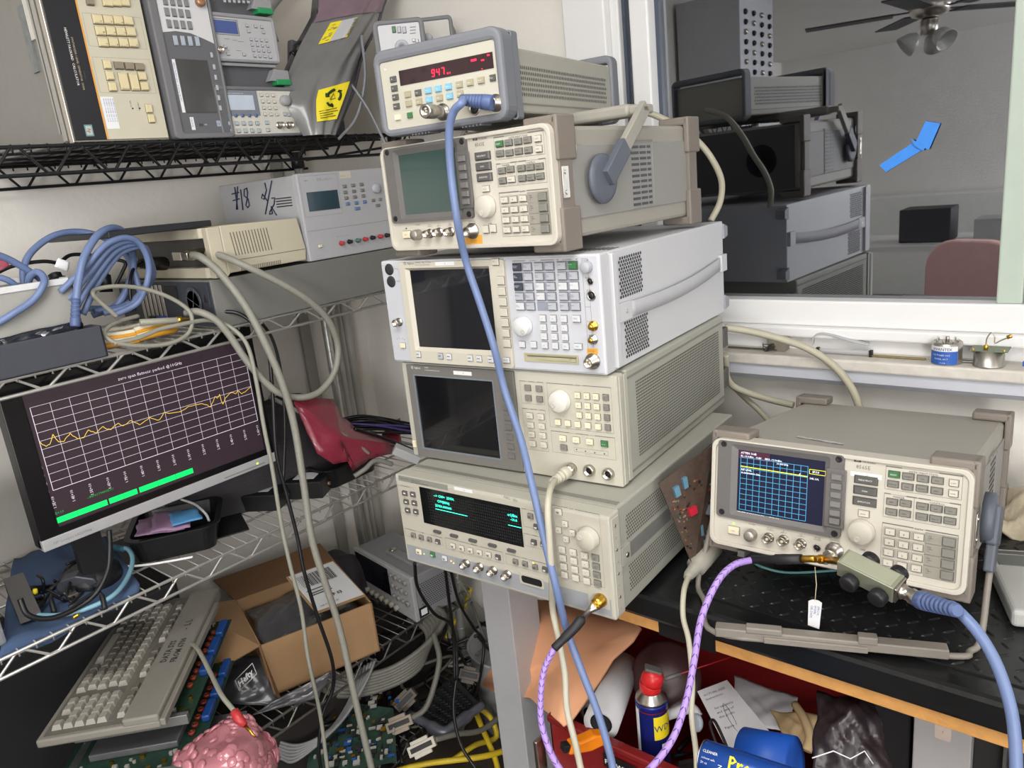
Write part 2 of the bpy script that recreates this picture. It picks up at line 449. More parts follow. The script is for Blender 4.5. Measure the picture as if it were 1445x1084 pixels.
# ================================================================== INSTRUMENTS ON THE BENCH
TAUPE = mat('taupe_bumper', (126,117,108), .55, noise=.04)
HPCREAM = mat('hp_cream', (198,192,179), .5, noise=.03, nscale=10)
HPTOP = mat('hp_cover', (156,151,141), .5, noise=.03, nscale=10)
HPSIDE = mat('hp_side_grey', (146,144,140), .55, noise=.03)
HANDM = mat('handle_beige', (158,154,144), .5, noise=.04)
HANDG = mat('handle_blue_grey', (90,95,105), .5, noise=.04)
BEZ = mat('grey_bezel', (104,101,99), .5, noise=.03)
BEZK = mat('bezel_key', (122,119,116), .5, noise=.02)
CRT_OFF = mat('crt_off', (58,78,74), .12, noise=.08, nscale=8, coat=.5)
CRT_ON = mat('crt_on', (22,26,48), .2, noise=0, emit=.5)
ORANGE = mat('orange_label', (222,160,60), .5, noise=.04)
Z10 = zoom(980,540,3.097)

def hp_logo(P, p, h, dark=True, zz=True):
    q = P.l(p) if zz else p
    w = h*1.35
    P.rect((q[0], q[1]), (q[0]+w, q[1]+h), INK)
    c = [(q[0]+w/2+h*.36*cos(a*pi/8), q[1]+h/2+h*.36*sin(a*pi/8)) for a in range(16)]
    if CREAM.name not in P.ink: P.ink[CREAM.name] = (MB(), CREAM)
    P.ink[CREAM.name][0].quad([(a, -.0005, b_) for a, b_ in c])
    P.write('hp', (q[0]+w/2, q[1]+h*.3), h*.62, INK, y=-.0007, al='CENTER', zz=False, shear=.35, bold=.02)

def hp_spectrum(label, M, on, ref):
    P = Panel('spectrum_analyzer', label, 'spectrum analyzer', M, Z10)
    R = ref or P                      # the sister unit's panel supplies the layout
    R.Z = Z10
    L = lambda p, off=0: R.l(p, off)
    W, H, D = .338, .163, .445
    # body
    b = MB(); b.box((.006,.012,.004), (W-.006,D-.01,H-.004)); P.add('cabinet', b, HPTOP, bevel=.006)
    b = MB(); b.box((W-.0085,.05,.030), (W-.0035,D-.03,H-.030)); P.add('side_panel', b, HPSIDE, bevel=.0015)
    b = MB(); b.box((.0035,.05,.030), (.0085,D-.03,H-.030)); P.add('side_panel', b, HPSIDE, bevel=.0015)
    # side vents
    for x in (W-.0034, .0034):
        b = MB(); s = 1 if x > .1 else -1
        for k in range(11):
            z = .036+k*.0088
            for y0, y1 in ((.215,.238), (.242,.262), (.266,.277)): b.box((x-.0002, y0, z), (x+.0004*s, y1, z+.0042))
        P.add('vent_slots', b, BLACKP)
    b = MB(); b.box((W-.004,.205,.032), (W-.0022,.285,.034)); b.box((W-.004,.205,.136), (W-.0022,.285,.138)); b.box((W-.004,.283,.032), (W-.0022,.285,.138)); P.add('vent_surround', b, HPSIDE)
    # front frame
    b = MB(); b.ring(rr(0,0,W,H,.014), rr(.006,.006,W-.006,H-.006,.011), -.004, .03); P.add('front_frame', b, HPCREAM, bevel=.0012)
    P.add('front_panel', MB().prism(rr(.005,.005,W-.005,H-.005,.011), 'y', .0, .014), HPCREAM)
    # rubber corner bumpers front and rear
    for yy, tag_ in ((.006, 0), (D-.045, 1)):
        for sx in (0, 1):
            for sz in (0, 1):
                b = MB(); x0, x1 = (-.004, .052) if not sx else (W-.052, W+.004)
                z0, z1 = (-.011, .004) if not sz else (H-.004, H+.010)
                y1 = yy+.045
                b.box((x0, yy, z0), (x1, y1, z1), .004)
                xs = (-.005, .005) if not sx else (W-.005, W+.005)
                za, zb = (-.011, .050) if not sz else (H-.050, H+.010)
                b.box((xs[0], yy, za), (xs[1], y1, zb), .003)
                P.add('corner_bumper', b, TAUPE)
        for sx in (0, 1):
            xs = (-.003, .004) if not sx else (W-.004, W+.003)
            P.add('side_rail', MB().box((xs[0], yy+.004, .045), (xs[1], yy+.034, H-.045)), TAUPE, bevel=.001)
    b = MB(); b.box((W+.003, .012, .062), (W+.0045, .028, .105), .0005)
    for z in (.07, .097): b.cyl((W+.004,.02,z), (W+.0058,.02,z), .0028, 8)
    P.add('latch_plate', b, STEEL)
    b = MB(); b.box((.02,D-.012,.01), (W-.02,D-.004,H-.01)); P.add('rear_panel', b, DGREYK)
    b = MB()
    for k in range(1, 7): b.lathe([(.006*k,0),(.006*k+.0016,0),(.006*k+.0016,.002),(.006*k,.002)], (.24,D-.005,.08), (0,1,0), 28)
    P.add('fan_grille', b, BLACKP)
    # bezel with the screen
    q = [L(p) for p in ((105,245), (660,318), (640,680), (105,580))]
    x0, x1 = (q[0][0]+q[3][0])/2, (q[1][0]+q[2][0])/2; z1, z0 = (q[0][1]+q[1][1])/2, (q[2][1]+q[3][1])/2
    s = [L(p) for p in ((193,292), (575,345), (557,625), (185,560))]
    sx0, sx1 = (s[0][0]+s[3][0])/2, (s[1][0]+s[2][0])/2; sz1, sz0 = (s[0][1]+s[1][1])/2, (s[2][1]+s[3][1])/2
    n = 6
    out, mid, inn = rr(x0,z0,x1,z1,.005), rr(sx0-.009,sz0-.007,sx1+.007,sz1+.008,.004), rr(sx0,sz0,sx1,sz1,.001)
    b = MB(); b.ring(out, mid, -.0045, .001); 
    V = lambda l, y: [b.bm.verts.new((p[0], y, p[1])) for p in l]
    A, Bv = V(mid, -.0042), V(inn, -.0008); k = len(A)
    for i in range(k): b.bm.faces.new((A[i], A[(i+1) % k], Bv[(i+1) % k], Bv[i]))
    P.add('screen_bezel', b, BEZ)
    P.add('screen', MB().box((sx0,-.0008,sz0), (sx1,-.0001,sz1)), CRT_ON if on else CRT_OFF)
    kz = [L(p, .006) for p in ((621,412), (619,452), (616,490), (612,530), (608,568), (604,603))]
    kx = sum(a[0] for a in kz)/6
    kx0 = kx-.009; b = MB(); b.box((kx0-.004,-.0062,kz[-1][1]-.010), (kx+.013,-.003,kz[0][1]+.010)); P.add('softkey_strip', b, BEZ, bevel=.001)
    for a in kz: P.key((kx+.001, a[1]), .014, .0085, BEZK, name='softkey', y=-.0058)
    for a in ((130,267), (632,335), (612,660), (120,563)):
        c = L(a, .004); o = P.add('bezel_screw', MB().lathe([(.0045,0),(.0042,.001),(.003,.0006),(0,.0004)], (0,0,0), (0,-1,0), 12), BLACKP, loc=(c[0], -.0046, c[1]))
    # keys
    for k_, (a, t) in enumerate((((747,428),'FREQUENCY'), ((743,475),'SPAN'), ((740,523),'AMPLITUDE'))):
        c = L(a, .004); P.key(c, .0285, .0105, DGREYK, name='menu_key'); P.write(t, (c[0], c[1]-.001), .0030, WINK, y=-.0044, al='CENTER', zz=False)
    c = L((737,575), .004); P.key(c, .013, .0085, CREAMK); P.write('HOLD', (c[0], c[1]-.001), .0024, y=-.0044, al='CENTER', zz=False)
    rows = [(((870,403),'PRESET'),((932,412),'CONFIG'),((996,422),'CAL'),((1060,430),'AUX'),((1132,441),'COPY')),
            (((865,445),'MODULE'),((928,457),'SAVE'),((992,465),'RECALL'),((1057,475),'MEAS'),((1130,487),'PWR')),
            (((861,523),'MKR'),((920,530),'MKR >'),((994,543),'SWEEP'),((1055,553),'BW'),((1117,563),'TRIG')),
            (((858,567),'FREQ'),((917,575),'PEAK'),((991,588),'AUTO'),((1051,598),'TRACE'),((1114,607),'DISPLAY'))]
    for j, row in enumerate(rows):
        for i, (a, t) in enumerate(row):
            c = L(a, .004)
            small = (i == 4 and j < 2)
            m_ = GREENK if (i, j) == (0, 0) else CREAMK if small or ((not on) and (i, j) == (1, 3)) else GREYK
            P.key(c, .0098 if small else .0128, .0080, m_)
            P.write(t, (c[0], c[1]-.0009), .0024, WINK if m_ is GREENK else INK, y=-.0044, al='CENTER', zz=False)
    cs = [L(p, .004) for p in ((853,655), (978,677), (843,790))]
    T = ['7','8','9','4','5','6','1','2','3','0','.','BK SP']
    for j in range(4):
        for i in range(3):
            c = (cs[0][0]+(cs[1][0]-cs[0][0])*i/2+(cs[2][0]-cs[0][0])*j/3, cs[0][1]+(cs[1][1]-cs[0][1])*i/2+(cs[2][1]-cs[0][1])*j/3)
            P.key(c, .0115, .0080, CREAMK); P.write(T[j*3+i], (c[0], c[1]-.0014), .0038 if len(T[j*3+i]) == 1 else .002, y=-.0044, al='CENTER', zz=False)
            P.frame((c[0]-.008, c[1]-.0058), (c[0]+.008, c[1]+.0058), GREYINK, .0004)
    ua, ub = L((1075,693), .003), L((1066,838), .003)
    UT = ('GHz','MHz','kHz','Hz')
    for j in range(4):
        c = (ua[0]+(ub[0]-ua[0])*j/3+.004, ua[1]+(ub[1]-ua[1])*j/3)
        P.rect((c[0]-.022, c[1]-.0078), (c[0]+.0155, c[1]+.0078), mat('unit_patch', (150,146,134), .6, noise=0), y=-.0002)
        P.key((c[0]+.005, c[1]), .014, .0105, GREYK, name='unit_key')
        P.write(UT[j]+'\n+dBm\nsec', (c[0]-.019, c[1]+.002), .0026, y=-.0004, zz=False)
    # section outlines and lettering
    def box_(a, c, t=.0006):
        a, c = L(a), L(c); P.frame(a, c, GREYINK, t); return a, c
    K = {(i, j): L(rows[j][i][0], .004) for j in range(4) for i in range(5)}
    def fbox(x0_, z0_, x1_, z1_, bars):
        P.frame((x0_, z0_), (x1_, z1_), GREYINK, .0005)
        for u0, u1 in bars: P.rect((x0_+(x1_-x0_)*u0, z1_-.0008), (x0_+(x1_-x0_)*u1, z1_+.0008), GREYINK)
    fx0, fx1 = K[0,1][0]-.0098, K[4,0][0]+.0095
    fbox(fx0, K[0,1][1]-.0085, fx1, K[2,0][1]+.0098, ((0,.22),(.70,1)))
    fbox(fx0, K[0,3][1]-.0085, fx1, K[2,2][1]+.0095, ((0,.09),(.30,.44),(.46,.62),(.86,1)))
    m1 = (K[1,2][0]+K[2,2][0])/2; P.line((m1, K[0,3][1]-.0085), (m1, K[2,2][1]+.0095), GREYINK, .0005)
    fbox(fx0, cs[2][1]-.0095, fx1, cs[0][1]+.0105, ((0,.42),(.58,1)))
    P.Z = Z10
    W2 = lambda t, p, s_, m_=None, al='CENTER', bold=0: P.write(t, L(p), s_, m_, al=al, zz=False, bold=bold)
    W2('INSTRUMENT STATE', (1000,402), .0036); W2('SPECTRUM ANALYZER', (836,356), .0046, al='LEFT'); W2('9 kHz - 50 GHz', (1092,388), .0028, al='LEFT')
    W2('MARKER', (893,506), .0036); W2('CONTROL', (1060,533), .0036); W2('DATA', (981,646), .0036); W2('8565E', (706,374), .0072, GREYINK, 'LEFT', bold=.01); W2('STEP', (735,735), .0034)
    hp_logo(P, L((697,345)), .0068, zz=False); W2('HEWLETT', (736,336), .0036, al='LEFT'); W2('PACKARD', (735,350), .0036, al='LEFT')
    if on:
        c = L((682,400)); d = L((820,400)); P.rect((c[0], c[1]-.002), (d[0], c[1]+.0045), WHITE, y=-.0005); P.write('15', ((c[0]+d[0])/2, c[1]), .003, zz=False, y=-.0008)
    for t, p in (('VOLUME', (250,622)), ('IF 10.7\nOUTPUT', (330,640)), ('IF\nINPUT', (390,652)), ('CAL\nOUTPUT', (465,668)), ('PROBE\nPOWER', (538,682)), ('INPUT 50\u03a9\n9kHz-50GHz', (614,694))): W2(t, p, .0027)
    # row of controls
    c = L((168,648), .004); P.key(c, .017, .0115, IVORY, name='line_key'); P.write('LINE', (c[0], c[1]-.001), .0028, mat('ink_brown', (150,120,70), noise=0), y=-.0044, al='CENTER', zz=False)
    c = L((172,617)); P.add('power_led', MB().lathe([(.0016,0),(.0012,.001),(0,.0014)], (0,0,0), (0,-1,0), 10), mat('led_green', (150,230,60), noise=0, emit=1.5) if on else DGREYK, loc=(c[0], 0, c[1]))
    P.knob(L((244,668), .006), .0085, .014, mat('metal_knob', (170,165,155), .4, .6), name='volume_knob', zz=False)
    for p in ((320,682), (385,692), (461,708)): P.conn(L(p, .006), 'bnc', zz=False)
    P.conn(L((534,723), .002), 'jack', zz=False)
    c = L((607,740), .006); P.conn(c, 'n', zz=False)
    if not on: P.rect((c[0]-.017, c[1]-.020), (c[0]+.017, c[1]-.006), ORANGE, y=-.0004); P.write('+30 dBm MAX\n1W  0 VDC', (c[0], c[1]-.015), .0024, y=-.0006, al='CENTER', zz=False)
    P.knob(L((727,655), .005), .0172, .012, HPCREAM, name='tuning_knob', dimple=radians(250), zz=False)
    if not on:
        for p in ((700,752), (750,760)): P.key(L(p, .004), .010, .011, CREAMK, name='step_key')
    if on:
        P.rect((sx0+.0005, sz1-.012), (sx0+.046, sz1-.0005), mat('crt_glow', (64,24,48), .4, noise=0, emit=.5), y=-.0009)
        gx0, gx1 = L((207,332))[0]-.001, L((488,560))[0]; gz0, gz1 = L((207,542))[1]-.004, L((207,325))[1]
        CY_ = mat('trace_cyan', (70,150,190), noise=0, emit=.75); YL = mat('trace_yellow', (215,215,60), noise=0, emit=.8); SW = mat('screen_white', (220,225,235), noise=0, emit=.8)
        for i in range(11):
            P.line((gx0+(gx1-gx0)*i/10, gz0), (gx0+(gx1-gx0)*i/10, gz1), CY_, .0006, y=-.0011)
            P.line((gx0, gz0+(gz1-gz0)*i/10), (gx1, gz0+(gz1-gz0)*i/10), CY_, .0006, y=-.0011)
        zt = gz1-(gz1-gz0)*.17
        P.line((gx0, zt), (gx1, zt-.001), YL, .0013, y=-.0013); P.line((gx1-.012, zt-.001), (gx1-.010, zt+.002), SW, .001, y=-.0014)
        t = .0042
        def w(s_, x, z, m_=SW, sz=t): P.write(s_, (x, z), sz, m_, y=-.0014, zz=False, bold=.012)
        w('ATTEN 10dB', gx0, sz1-.0050); w('RL -10.0dBm   10dB/     MKR -19.00dBm', gx0, sz1-.0095, sz=.0036); w('10.000GHz', gx0+.052, sz1-.0138, sz=.0036)
        w('SP/19', gx1+.006, gz1-.008); P.frame((gx1+.002, gz1-.010), (gx1+.024, gz1-.003), YL, .0007, y=-.0013)
        w('REF LEVEL', gx0+.001, zt-.006, sz=.0036); w('10.000000000 GHz', gx0+.001, zt-.0105, sz=.0036); w('DBL LVL', gx1+.003, zt-.004, sz=.0034)
        w('CENTER 25.950000000GHz      SPAN 0Hz', sx0+.001, gz0-.0058, sz=.0036); w('*RBW 1.0MHz   VBW 3.0MHz   SWP 50.0ms', sx0+.001, gz0-.0105, sz=.0036)
    P.done()
    return P

def hp_handle(P, ang, W=.338, zc=.083, yc=.085, arm=.17, label=''):
    """swing handle: pivot discs on both sides, arms and cross bar; ang = direction of arms in the side plane"""
    piv = MB()
    for s, x in ((1, W+.004), (-1, -.004)):
        o = P.add('handle_pivot', MB().lathe([(.036,0),(.036,.004),(.033,.007),(.028,.008),(0,.008)], (x, yc, zc), (s,0,0), 32), HANDG)
        a = Matrix.Translation((x+s*.011, yc, zc)) @ Matrix.Rotation(ang, 4, 'X')
        b = MB(); b.box((-.006*1,-.014,0), (.006,.014,.07), .002, M=a); P.add('handle_socket', b, HANDG)
        b = MB(); b.box((-.005,-.011,.05), (.005,.011,arm), .0015, M=a); P.add('handle_arm', b, HANDM)
    a = Matrix.Translation((0, yc, zc)) @ Matrix.Rotation(ang, 4, 'X')
    return a
Fp = None
MF = pose((-.4765,.9697,.9869), .0334, -.1575)
Fp = hp_spectrum('cream spectrum analyzer with a lit blue grid screen propped up on the bench at right', MF, True, None)
MBp = pose((-.9688,.8554,1.4545), .0151, -.013)
Bp = hp_spectrum('cream spectrum analyzer with a dark green screen, second from top of the stack', MBp, False, Fp)
# --- carrying handle of the upper unit, folded back over its lid
a = hp_handle(Bp, radians(-50), arm=.158, yc=.112)
p0 = a @ Vector((0,0,.154))
b = MB(); b.box((-.02,p0.y-.012,p0.z-.008), (.358,p0.y+.022,p0.z+.006), .004); Bp.add('handle_grip', b, HANDM)
b = MB(); b.box((.10,p0.y-.018,p0.z-.010), (.335,p0.y+.028,p0.z+.009), .006); Bp.add('grip_pad', b, HANDM)
c = Bp.l((800,213)); b = MB().lathe([(.010,0),(.0098,.0004),(0,.0005)], (.3385,.048,.128), (1,0,0), 20); Bp.add('round_sticker', b, WHITE)
# ================================================================== PSA style analyzer (third in the stack)
PSA = mat('pale_grey_case', (203,203,206), .45, noise=.02, nscale=9)
PSAP = mat('pale_grey_panel', (192,193,198), .5, noise=.02)
PSAB = mat('warm_bezel', (198,192,177), .5, noise=.02)
KEYP = mat('keypad_slate', (142,146,158), .55, noise=.02)
KEYW = mat('white_key', (206,207,208), .5, noise=.02)
KEYL = mat('light_grey_key', (176,178,184), .5, noise=.02)
KEYD = mat('slate_key', (62,66,78), .5, noise=.02)
DARKGLASS = mat('dark_screen', (14,16,24), .08, noise=0, coat=.6, spec=.6)
STRAP = mat('strap_grey', (186,186,190), .6, noise=.04, bump=.3, bscale=400)
def holes(P, name, x, y0, y1, z0, z1, py, pz, ry, rz, hexo=True, inside=None, face=1, m=None):
    b = MB(); n = int((y1-y0)/py); k = int((z1-z0)/pz)
    for j in range(k+1):
        for i in range(n+1):
            y = y0+i*py+(py/2 if hexo and j % 2 else 0); z = z0+j*pz
            if y > y1 or (inside and not inside(y, z)): continue
            b.quad([(x, y+ry*cos(a*pi/3), z+rz*sin(a*pi/3)) for a in range(6)])
    me = b.mesh(name, False); me.materials.append(m or BLACKP); return obj(name, me, None, P.root)

C = Panel('signal_analyzer', 'pale grey signal analyzer with a black screen and side strap, middle of the instrument stack', 'signal analyzer', pose((-1.0186,.8629,1.2585), .0841, -.012), zoom(530,330,4.014))
W, H, D = .426, .178, .505
b = MB(); b.box((.002,.030,0), (W-.002,D,H-.001)); C.add('case', b, PSA, bevel=.002)
b = MB(); b.box((0,0,0), (W,.028,H)); C.add('front_frame', b, PSA, bevel=.003)
b = MB(); b.box((W-.004,.031,.004), (W+.004,.045,H-.004), .001); C.add('flange', b, PSA)
# left narrow column, bezel, right panel
a, c = C.l((142,140)), C.l((210,715)); xl = (a[0]+c[0])/2
a, c = C.l((725,130)), C.l((797,750)); xr = (a[0]+c[0])/2
C.add('side_column', MB().box((.003,-.0025,.003), (xl-.001,.001,H-.003)), PSAP, bevel=.0015)
s = [C.l(p, -.001) for p in ((197,205), (648,197), (690,662), (252,637))]
sx0, sx1, sz0, sz1 = (s[0][0]+s[3][0])/2, (s[1][0]+s[2][0])/2, (s[2][1]+s[3][1])/2, (s[0][1]+s[1][1])/2
b = MB(); b.ring(rr(xl,.003,xr,H-.003,.004), rr(sx0-.006,sz0-.006,sx1+.004,sz1+.004,.002), -.006, .001)
o1, i1 = rr(sx0-.006,sz0-.006,sx1+.004,sz1+.004,.002), rr(sx0,sz0,sx1,sz1,.001)
A_ = [b.bm.verts.new((p[0],-.006,p[1])) for p in o1]; B_ = [b.bm.verts.new((p[0],.0,p[1])) for p in i1]
for k in range(len(A_)): b.bm.faces.new((A_[k], A_[(k+1) % len(A_)], B_[(k+1) % len(A_)], B_[k]))
C.add('screen_bezel', b, PSAB, bevel=.0008)
C.add('screen', MB().box((sx0,-.0004,sz0), (sx1,.0008,sz1)), DARKGLASS)
C.add('right_panel', MB().box((xr+.001,-.0012,.003), (W-.004,.001,H-.003)), PSAP, bevel=.001)
# softkeys right of the screen
ka, kb = C.l((706,266), .008), C.l((742,622), .008); kx = (ka[0]+kb[0])/2
for j in range(7):
    C.key((kx, ka[1]+(kb[1]-ka[1])*j/6), .0135, .0125, PSAB, name='softkey', d=.003, y=-.006)
c = C.l((676,160), .008); C.key(c, .012, .010, CREAMK, y=-.006, d=.003); C.write('Esc', (c[0]-.003, c[1]), .003, y=-.0093, zz=False)
for p, t in (((240,684),''), ((365,694),''), ((414,697),''), ((533,705),''), ((584,709),''), ((650,713),'')):
    c = C.l(p, .008); C.key(c, .0098, .0098, KEYW if p[0] != 365 else KEYL, y=-.006, d=.003)
    C.rect((c[0]-.003, c[1]), (c[0]+.003, c[1]+.0012), INK, y=-.0092)
c = C.l((738,717), .008); C.key(c, .0125, .0085, KEYW, y=-.006, d=.003); C.write('Return', c, .0026, y=-.0093, zz=False, al='CENTER')
# headings
def agilent(P, p, sz, m, y=-.0003):
    c = P.l(p, -y); r = sz*.55
    for k in range(12):
        a = 2*pi*k/12; P.line((c[0]+cos(a)*r*.35, c[1]+sin(a)*r*.35), (c[0]+cos(a)*r, c[1]+sin(a)*r), m, .0004, y=y)
    P.write('Agilent', (c[0]+sz*1.0, c[1]-sz*.35), sz, m, y=y, zz=False)
agilent(C, (165,168), .0055, INK, y=-.0062); C.write('E4448A   3Hz - 50 GHz', (225,168), .0035, y=-.0062); C.write('PSA Series Spectrum Analyzer', (225,180), .0026, y=-.0062)
c, d = C.l((352,176)), C.l((458,155)); C.rect((c[0], (c[1]+d[1])/2-.003), (d[0], (c[1]+d[1])/2+.003), WHITE, y=-.0064); C.write('5', ((c[0]+d[0])/2, (c[1]+d[1])/2-.001), .003, y=-.0067, zz=False)
# left column details
for p, t in (((79,202),'EXT VID'), ((90,271),'IF INPUT')):
    c = C.l(p, .002); C.add('blank_plug', MB().lathe([(.010,0),(.0095,.001),(.004,.0004),(0,.0004)], (0,0,0), (0,-1,0), 20), mat('rubber_grey', (44,44,46), .6), loc=(c[0], -.0025, c[1])); C.write(t, (c[0]+.012, c[1]), .0022, y=-.0028, zz=False)
C.conn((124,503), 'bnc', y=-.0025)
c = C.l((150,634), .006); C.key(c, .0105, .0085, IVORY, name='power_key', y=-.0025)
for p in ((128,594),(141,590),(158,592),(170,598)): c = C.l(p); C.rect((c[0]-.0006, c[1]-.0006), (c[0]+.0006, c[1]+.0006), INK, y=-.0028)
# slate keypad block
kcol = [795, 862, 0, 0]
X6 = [798, 862, 922, 984, 1046, 1112]; R5 = [(188,182), (244,240), (302,298), (357,357), (412,415)]
lab = ['Frequency\nChannel','Input/\nOutput','Measure','Mode','System','Preset','Span\nX Scale','Trig','Meas\nSetup','Mode\nSetup','File','Print\nSetup','Amplitude\nY Scale','Sweep','Trace/\nView','Display','Save','Print','BW/Avg','Det/\nDemod','Single','Marker','Marker >','Peak\nSearch','Auto\nCouple','Source','','Restart','Marker\nFctn','Next']
pos = {}
ca, cb, cc = C.l((795,190), .005), C.l((1112,180), .005), C.l((812,412), .005)
for j in range(5):
    for i in range(6):
        fx = (0, .2, .4, .6, .8, 1)[i] ; fy = j/4
        g = (0, .0003, .0015, .0018, .0038, .0040)[i]
        p = (ca[0]+(cb[0]-ca[0]-.004)*fx+g+(cc[0]-ca[0])*fy*.3, ca[1]+(cb[1]-ca[1])*fx+(cc[1]-ca[1])*fy)
        pos[i, j] = p
x0 = pos[0,0][0]-.0085
for i in (0, 2, 4):
    a_, c_ = pos[i,0], pos[i+1,4]
    for j in range(5):
        C.rect((pos[i,j][0]-.0085, pos[i,j][1]-.0070), (pos[i+1,j][0]+.0085, pos[i,j][1]+.0068), KEYP, y=-.0015)
for (i, j), p in pos.items():
    k = j*6+i
    if lab[k] == '': continue
    m_ = GREENK if k == 5 else KEYD if (i == 0 and j < 3) else KEYW if (k in (14, 16, 17, 20, 24)) else KEYL
    C.key(p, .0135 if i else .0145, .0108, m_, y=-.0015); C.write(lab[k], (p[0]-.0055, p[1]+.0012), .0021, WINK if m_ in (KEYD, GREENK) else INK, y=-.0058, zz=False)
for t, a_, c_ in (('CONTROL',0,3), ('SYSTEM MENU',4,5)):
    z = pos[0,0][1]+.0085; xa, xb = pos[a_,0][0]-.008, pos[c_,0][0]+.008; xm = (xa+xb)/2
    C.rect((xa, z), (xm-.014, z+.0012), GREYINK, y=-.0016); C.rect((xm+.014, z), (xb, z+.0012), GREYINK, y=-.0016); C.write(t, (xm, z-.0005), .0026, y=-.0016, al='CENTER', zz=False)
C.keys((945,480), (1064,483), (957,632), 3, 4, .0098, .0098, KEYW, txt=['7','8','9','4','5','6','1','2','3','0','.','+/-'], y=-.0015, ts=.003)
c = C.l((1133,483), .005); C.key(c, .0125, .0095, KEYW, y=-.0015); C.write('Bk Sp', c, .0024, y=-.0058, al='CENTER', zz=False)
c = C.l((1143,640), .005); C.key(c, .0125, .008, KEYW, y=-.0015); C.write('Enter', c, .0024, y=-.0058, al='CENTER', zz=False)
for p in ((826,628), (891,630)): C.key(C.l(p, .005), .0098, .0095, KEYW, y=-.0015, name='arrow_key')
C.knob((833,524), .0155, .012, mat('white_knob', (214,214,214), .45), name='tuning_knob', dimple=radians(-60), y=-.0012)
# floppy slot
a, c = C.l((843,680), .0015), C.l((1152,730), .0015); zc = (C.l((1000,705), .0015))[1]
b = MB(); b.ring([(a[0],zc-.0065),(c[0],zc-.0065),(c[0],zc+.0065),(a[0],zc+.0065)], [(a[0]+.002,zc-.0045),(c[0]-.002,zc-.0045),(c[0]-.002,zc+.0045),(a[0]+.002,zc+.0045)], -.003, -.001); b.box((a[0]+.002,-.0016,zc-.0045), (c[0]-.002,-.001,zc+.0045)); b.box((a[0]+.024,-.0028,zc-.003), (c[0]-.015,-.0012,zc+.0015)); b.box((c[0]-.012,-.0032,zc-.0035), (c[0]-.004,-.0012,zc-.0005))
C.add('floppy_drive', b, mat('floppy_beige', (176,170,140), .5))
a = C.l((866,688)); C.line((a[0], zc+.0022), (c[0]-.003, zc+.0022), INK, .0012, y=-.0031)
# right connector column
a, c = C.l((1162,140)), C.l((1250,770)); C.frame((a[0]+.002, .008), (c[0]-.001, H-.006), GREYINK, .0005, y=-.0015)
zz_ = C.l((1210,413))[1]; C.line((a[0]+.002, zz_), (c[0]-.001, zz_), GREYINK, .0006, y=-.0015)
C.knob((1192,190), .0088, .010, mat('grey_knob', (170,172,178), .45), name='volume_knob', y=-.0012)
C.conn((1204,273), 'jack', y=-.0012); o = C.conn((1211,354), 'jack', y=-.0012); o.scale = (1.4,1,1.4)
C.conn((1222,527), 'sma', y=-.0012, m=BRASS, name='gold_sma_connector').scale = (1.5,1,1.5); C.conn((1222,604), 'sma', y=-.0012).scale = (1.5,1,1.5)
c = C.l((1224,725), .006); C.conn(c, 'n', y=-.0012, zz=False, name='rf_input_connector'); C.rect((c[0]-.009, c[1]+.0105), (c[0]+.009, c[1]+.019), ORANGE, y=-.0016); C.write('50V DC MAX\n+30 dBm MAX', (c[0]-.008, c[1]+.0155), .002, y=-.0018, zz=False)
for t, p in (('VOLUME',(1190,152)), ('PHONES',(1202,252)), ('PROBE\nPOWER',(1208,322)), ('IF OUTPUT',(1218,500)), ('CAL OUT',(1222,578))): C.write(t, p, .0024, y=-.0014, al='CENTER')
for z in (.05, .035): pass
b = MB(); b.box((W-.003,.004,.006), (W-.0004,.006,H-.006)); C.add('door_seam', b, GREYK)
# ventilation, strap handle, feet
holes(C, 'side_perforation', W-.0015, .070, .150, .012, .066, .0078, .0052, .0031, .0027)
holes(C, 'side_perforation', W-.0015, .062, .138, .105, .164, .0078, .0052, .0031, .0027)
b = MB()
for i in range(46): b.box((.06+i*.0078,.052,H-.0012), (.0635+i*.0078,.085,H-.0006))
C.add('top_slots', b, BLACKP)
st = C.add('carry_strap', MB().sheet(lambda u, v: Vector((W+.001+.005*sin(pi*u)**.6, .085+.395*u, .083+(v-.5)*.024-0.008*sin(pi*u)+.016*u)), 24, 2), STRAP, solid=.002)
b = MB(); b.box((W-.002,.046,.069), (W+.003,.088,.097), .001); C.add('strap_end', b, PSA)
b = MB(); b.cyl((W+.003,.070,.083), (W+.0042,.070,.083), .003, 10); C.add('strap_screw', b, STEEL)
b = MB(); b.box((W-.002,.475,.083), (W+.006,.503,.115), .001); C.add('strap_end', b, PSA)
for z in (.006, H-.034):
    for x in (.0, W-.02):
        b = MB(); b.prism([(D-.004,z),(D+.016,z+.004),(D+.016,z+.022),(D-.004,z+.028)], 'x', x, x+.022); C.add('rear_foot', b, mat('foot_grey', (150,152,158), .5))
C.done()

# ================================================================== network analyzer (second from bottom)
NA = mat('warm_grey_case', (182,179,166), .5, noise=.025, nscale=10)
NASIDE = mat('warm_grey_side', (164,163,152), .55, noise=.025)
NAP = mat('warm_panel', (190,186,171), .5, noise=.02)
NABEZ = mat('slate_bezel', (112,109,104), .5, noise=.02)
D_ = Panel('network_analyzer', 'cream network analyzer with dark bezel screen and large knob, second from bottom of the stack', 'network analyzer', pose((-1.0091,.8681,1.0795), .0915, -.009), zoom(540,480,4.014))
W, H, D = .426, .1765, .462
b = MB(); b.box((.002,.034,.0), (W-.001,D,H)); D_.add('case', b, NASIDE, bevel=.003)
b = MB(); b.box((0,0,0), (W,.022,H)); D_.add('front_frame', b, NA, bevel=.0025)
b = MB(); b.box((W-.002,.022,.003), (W+.001,.033,H-.003)); b.box((W-.002,.006,.003),(W+.0015,.016,H-.003)); D_.add('flange', b, NA, bevel=.0008)
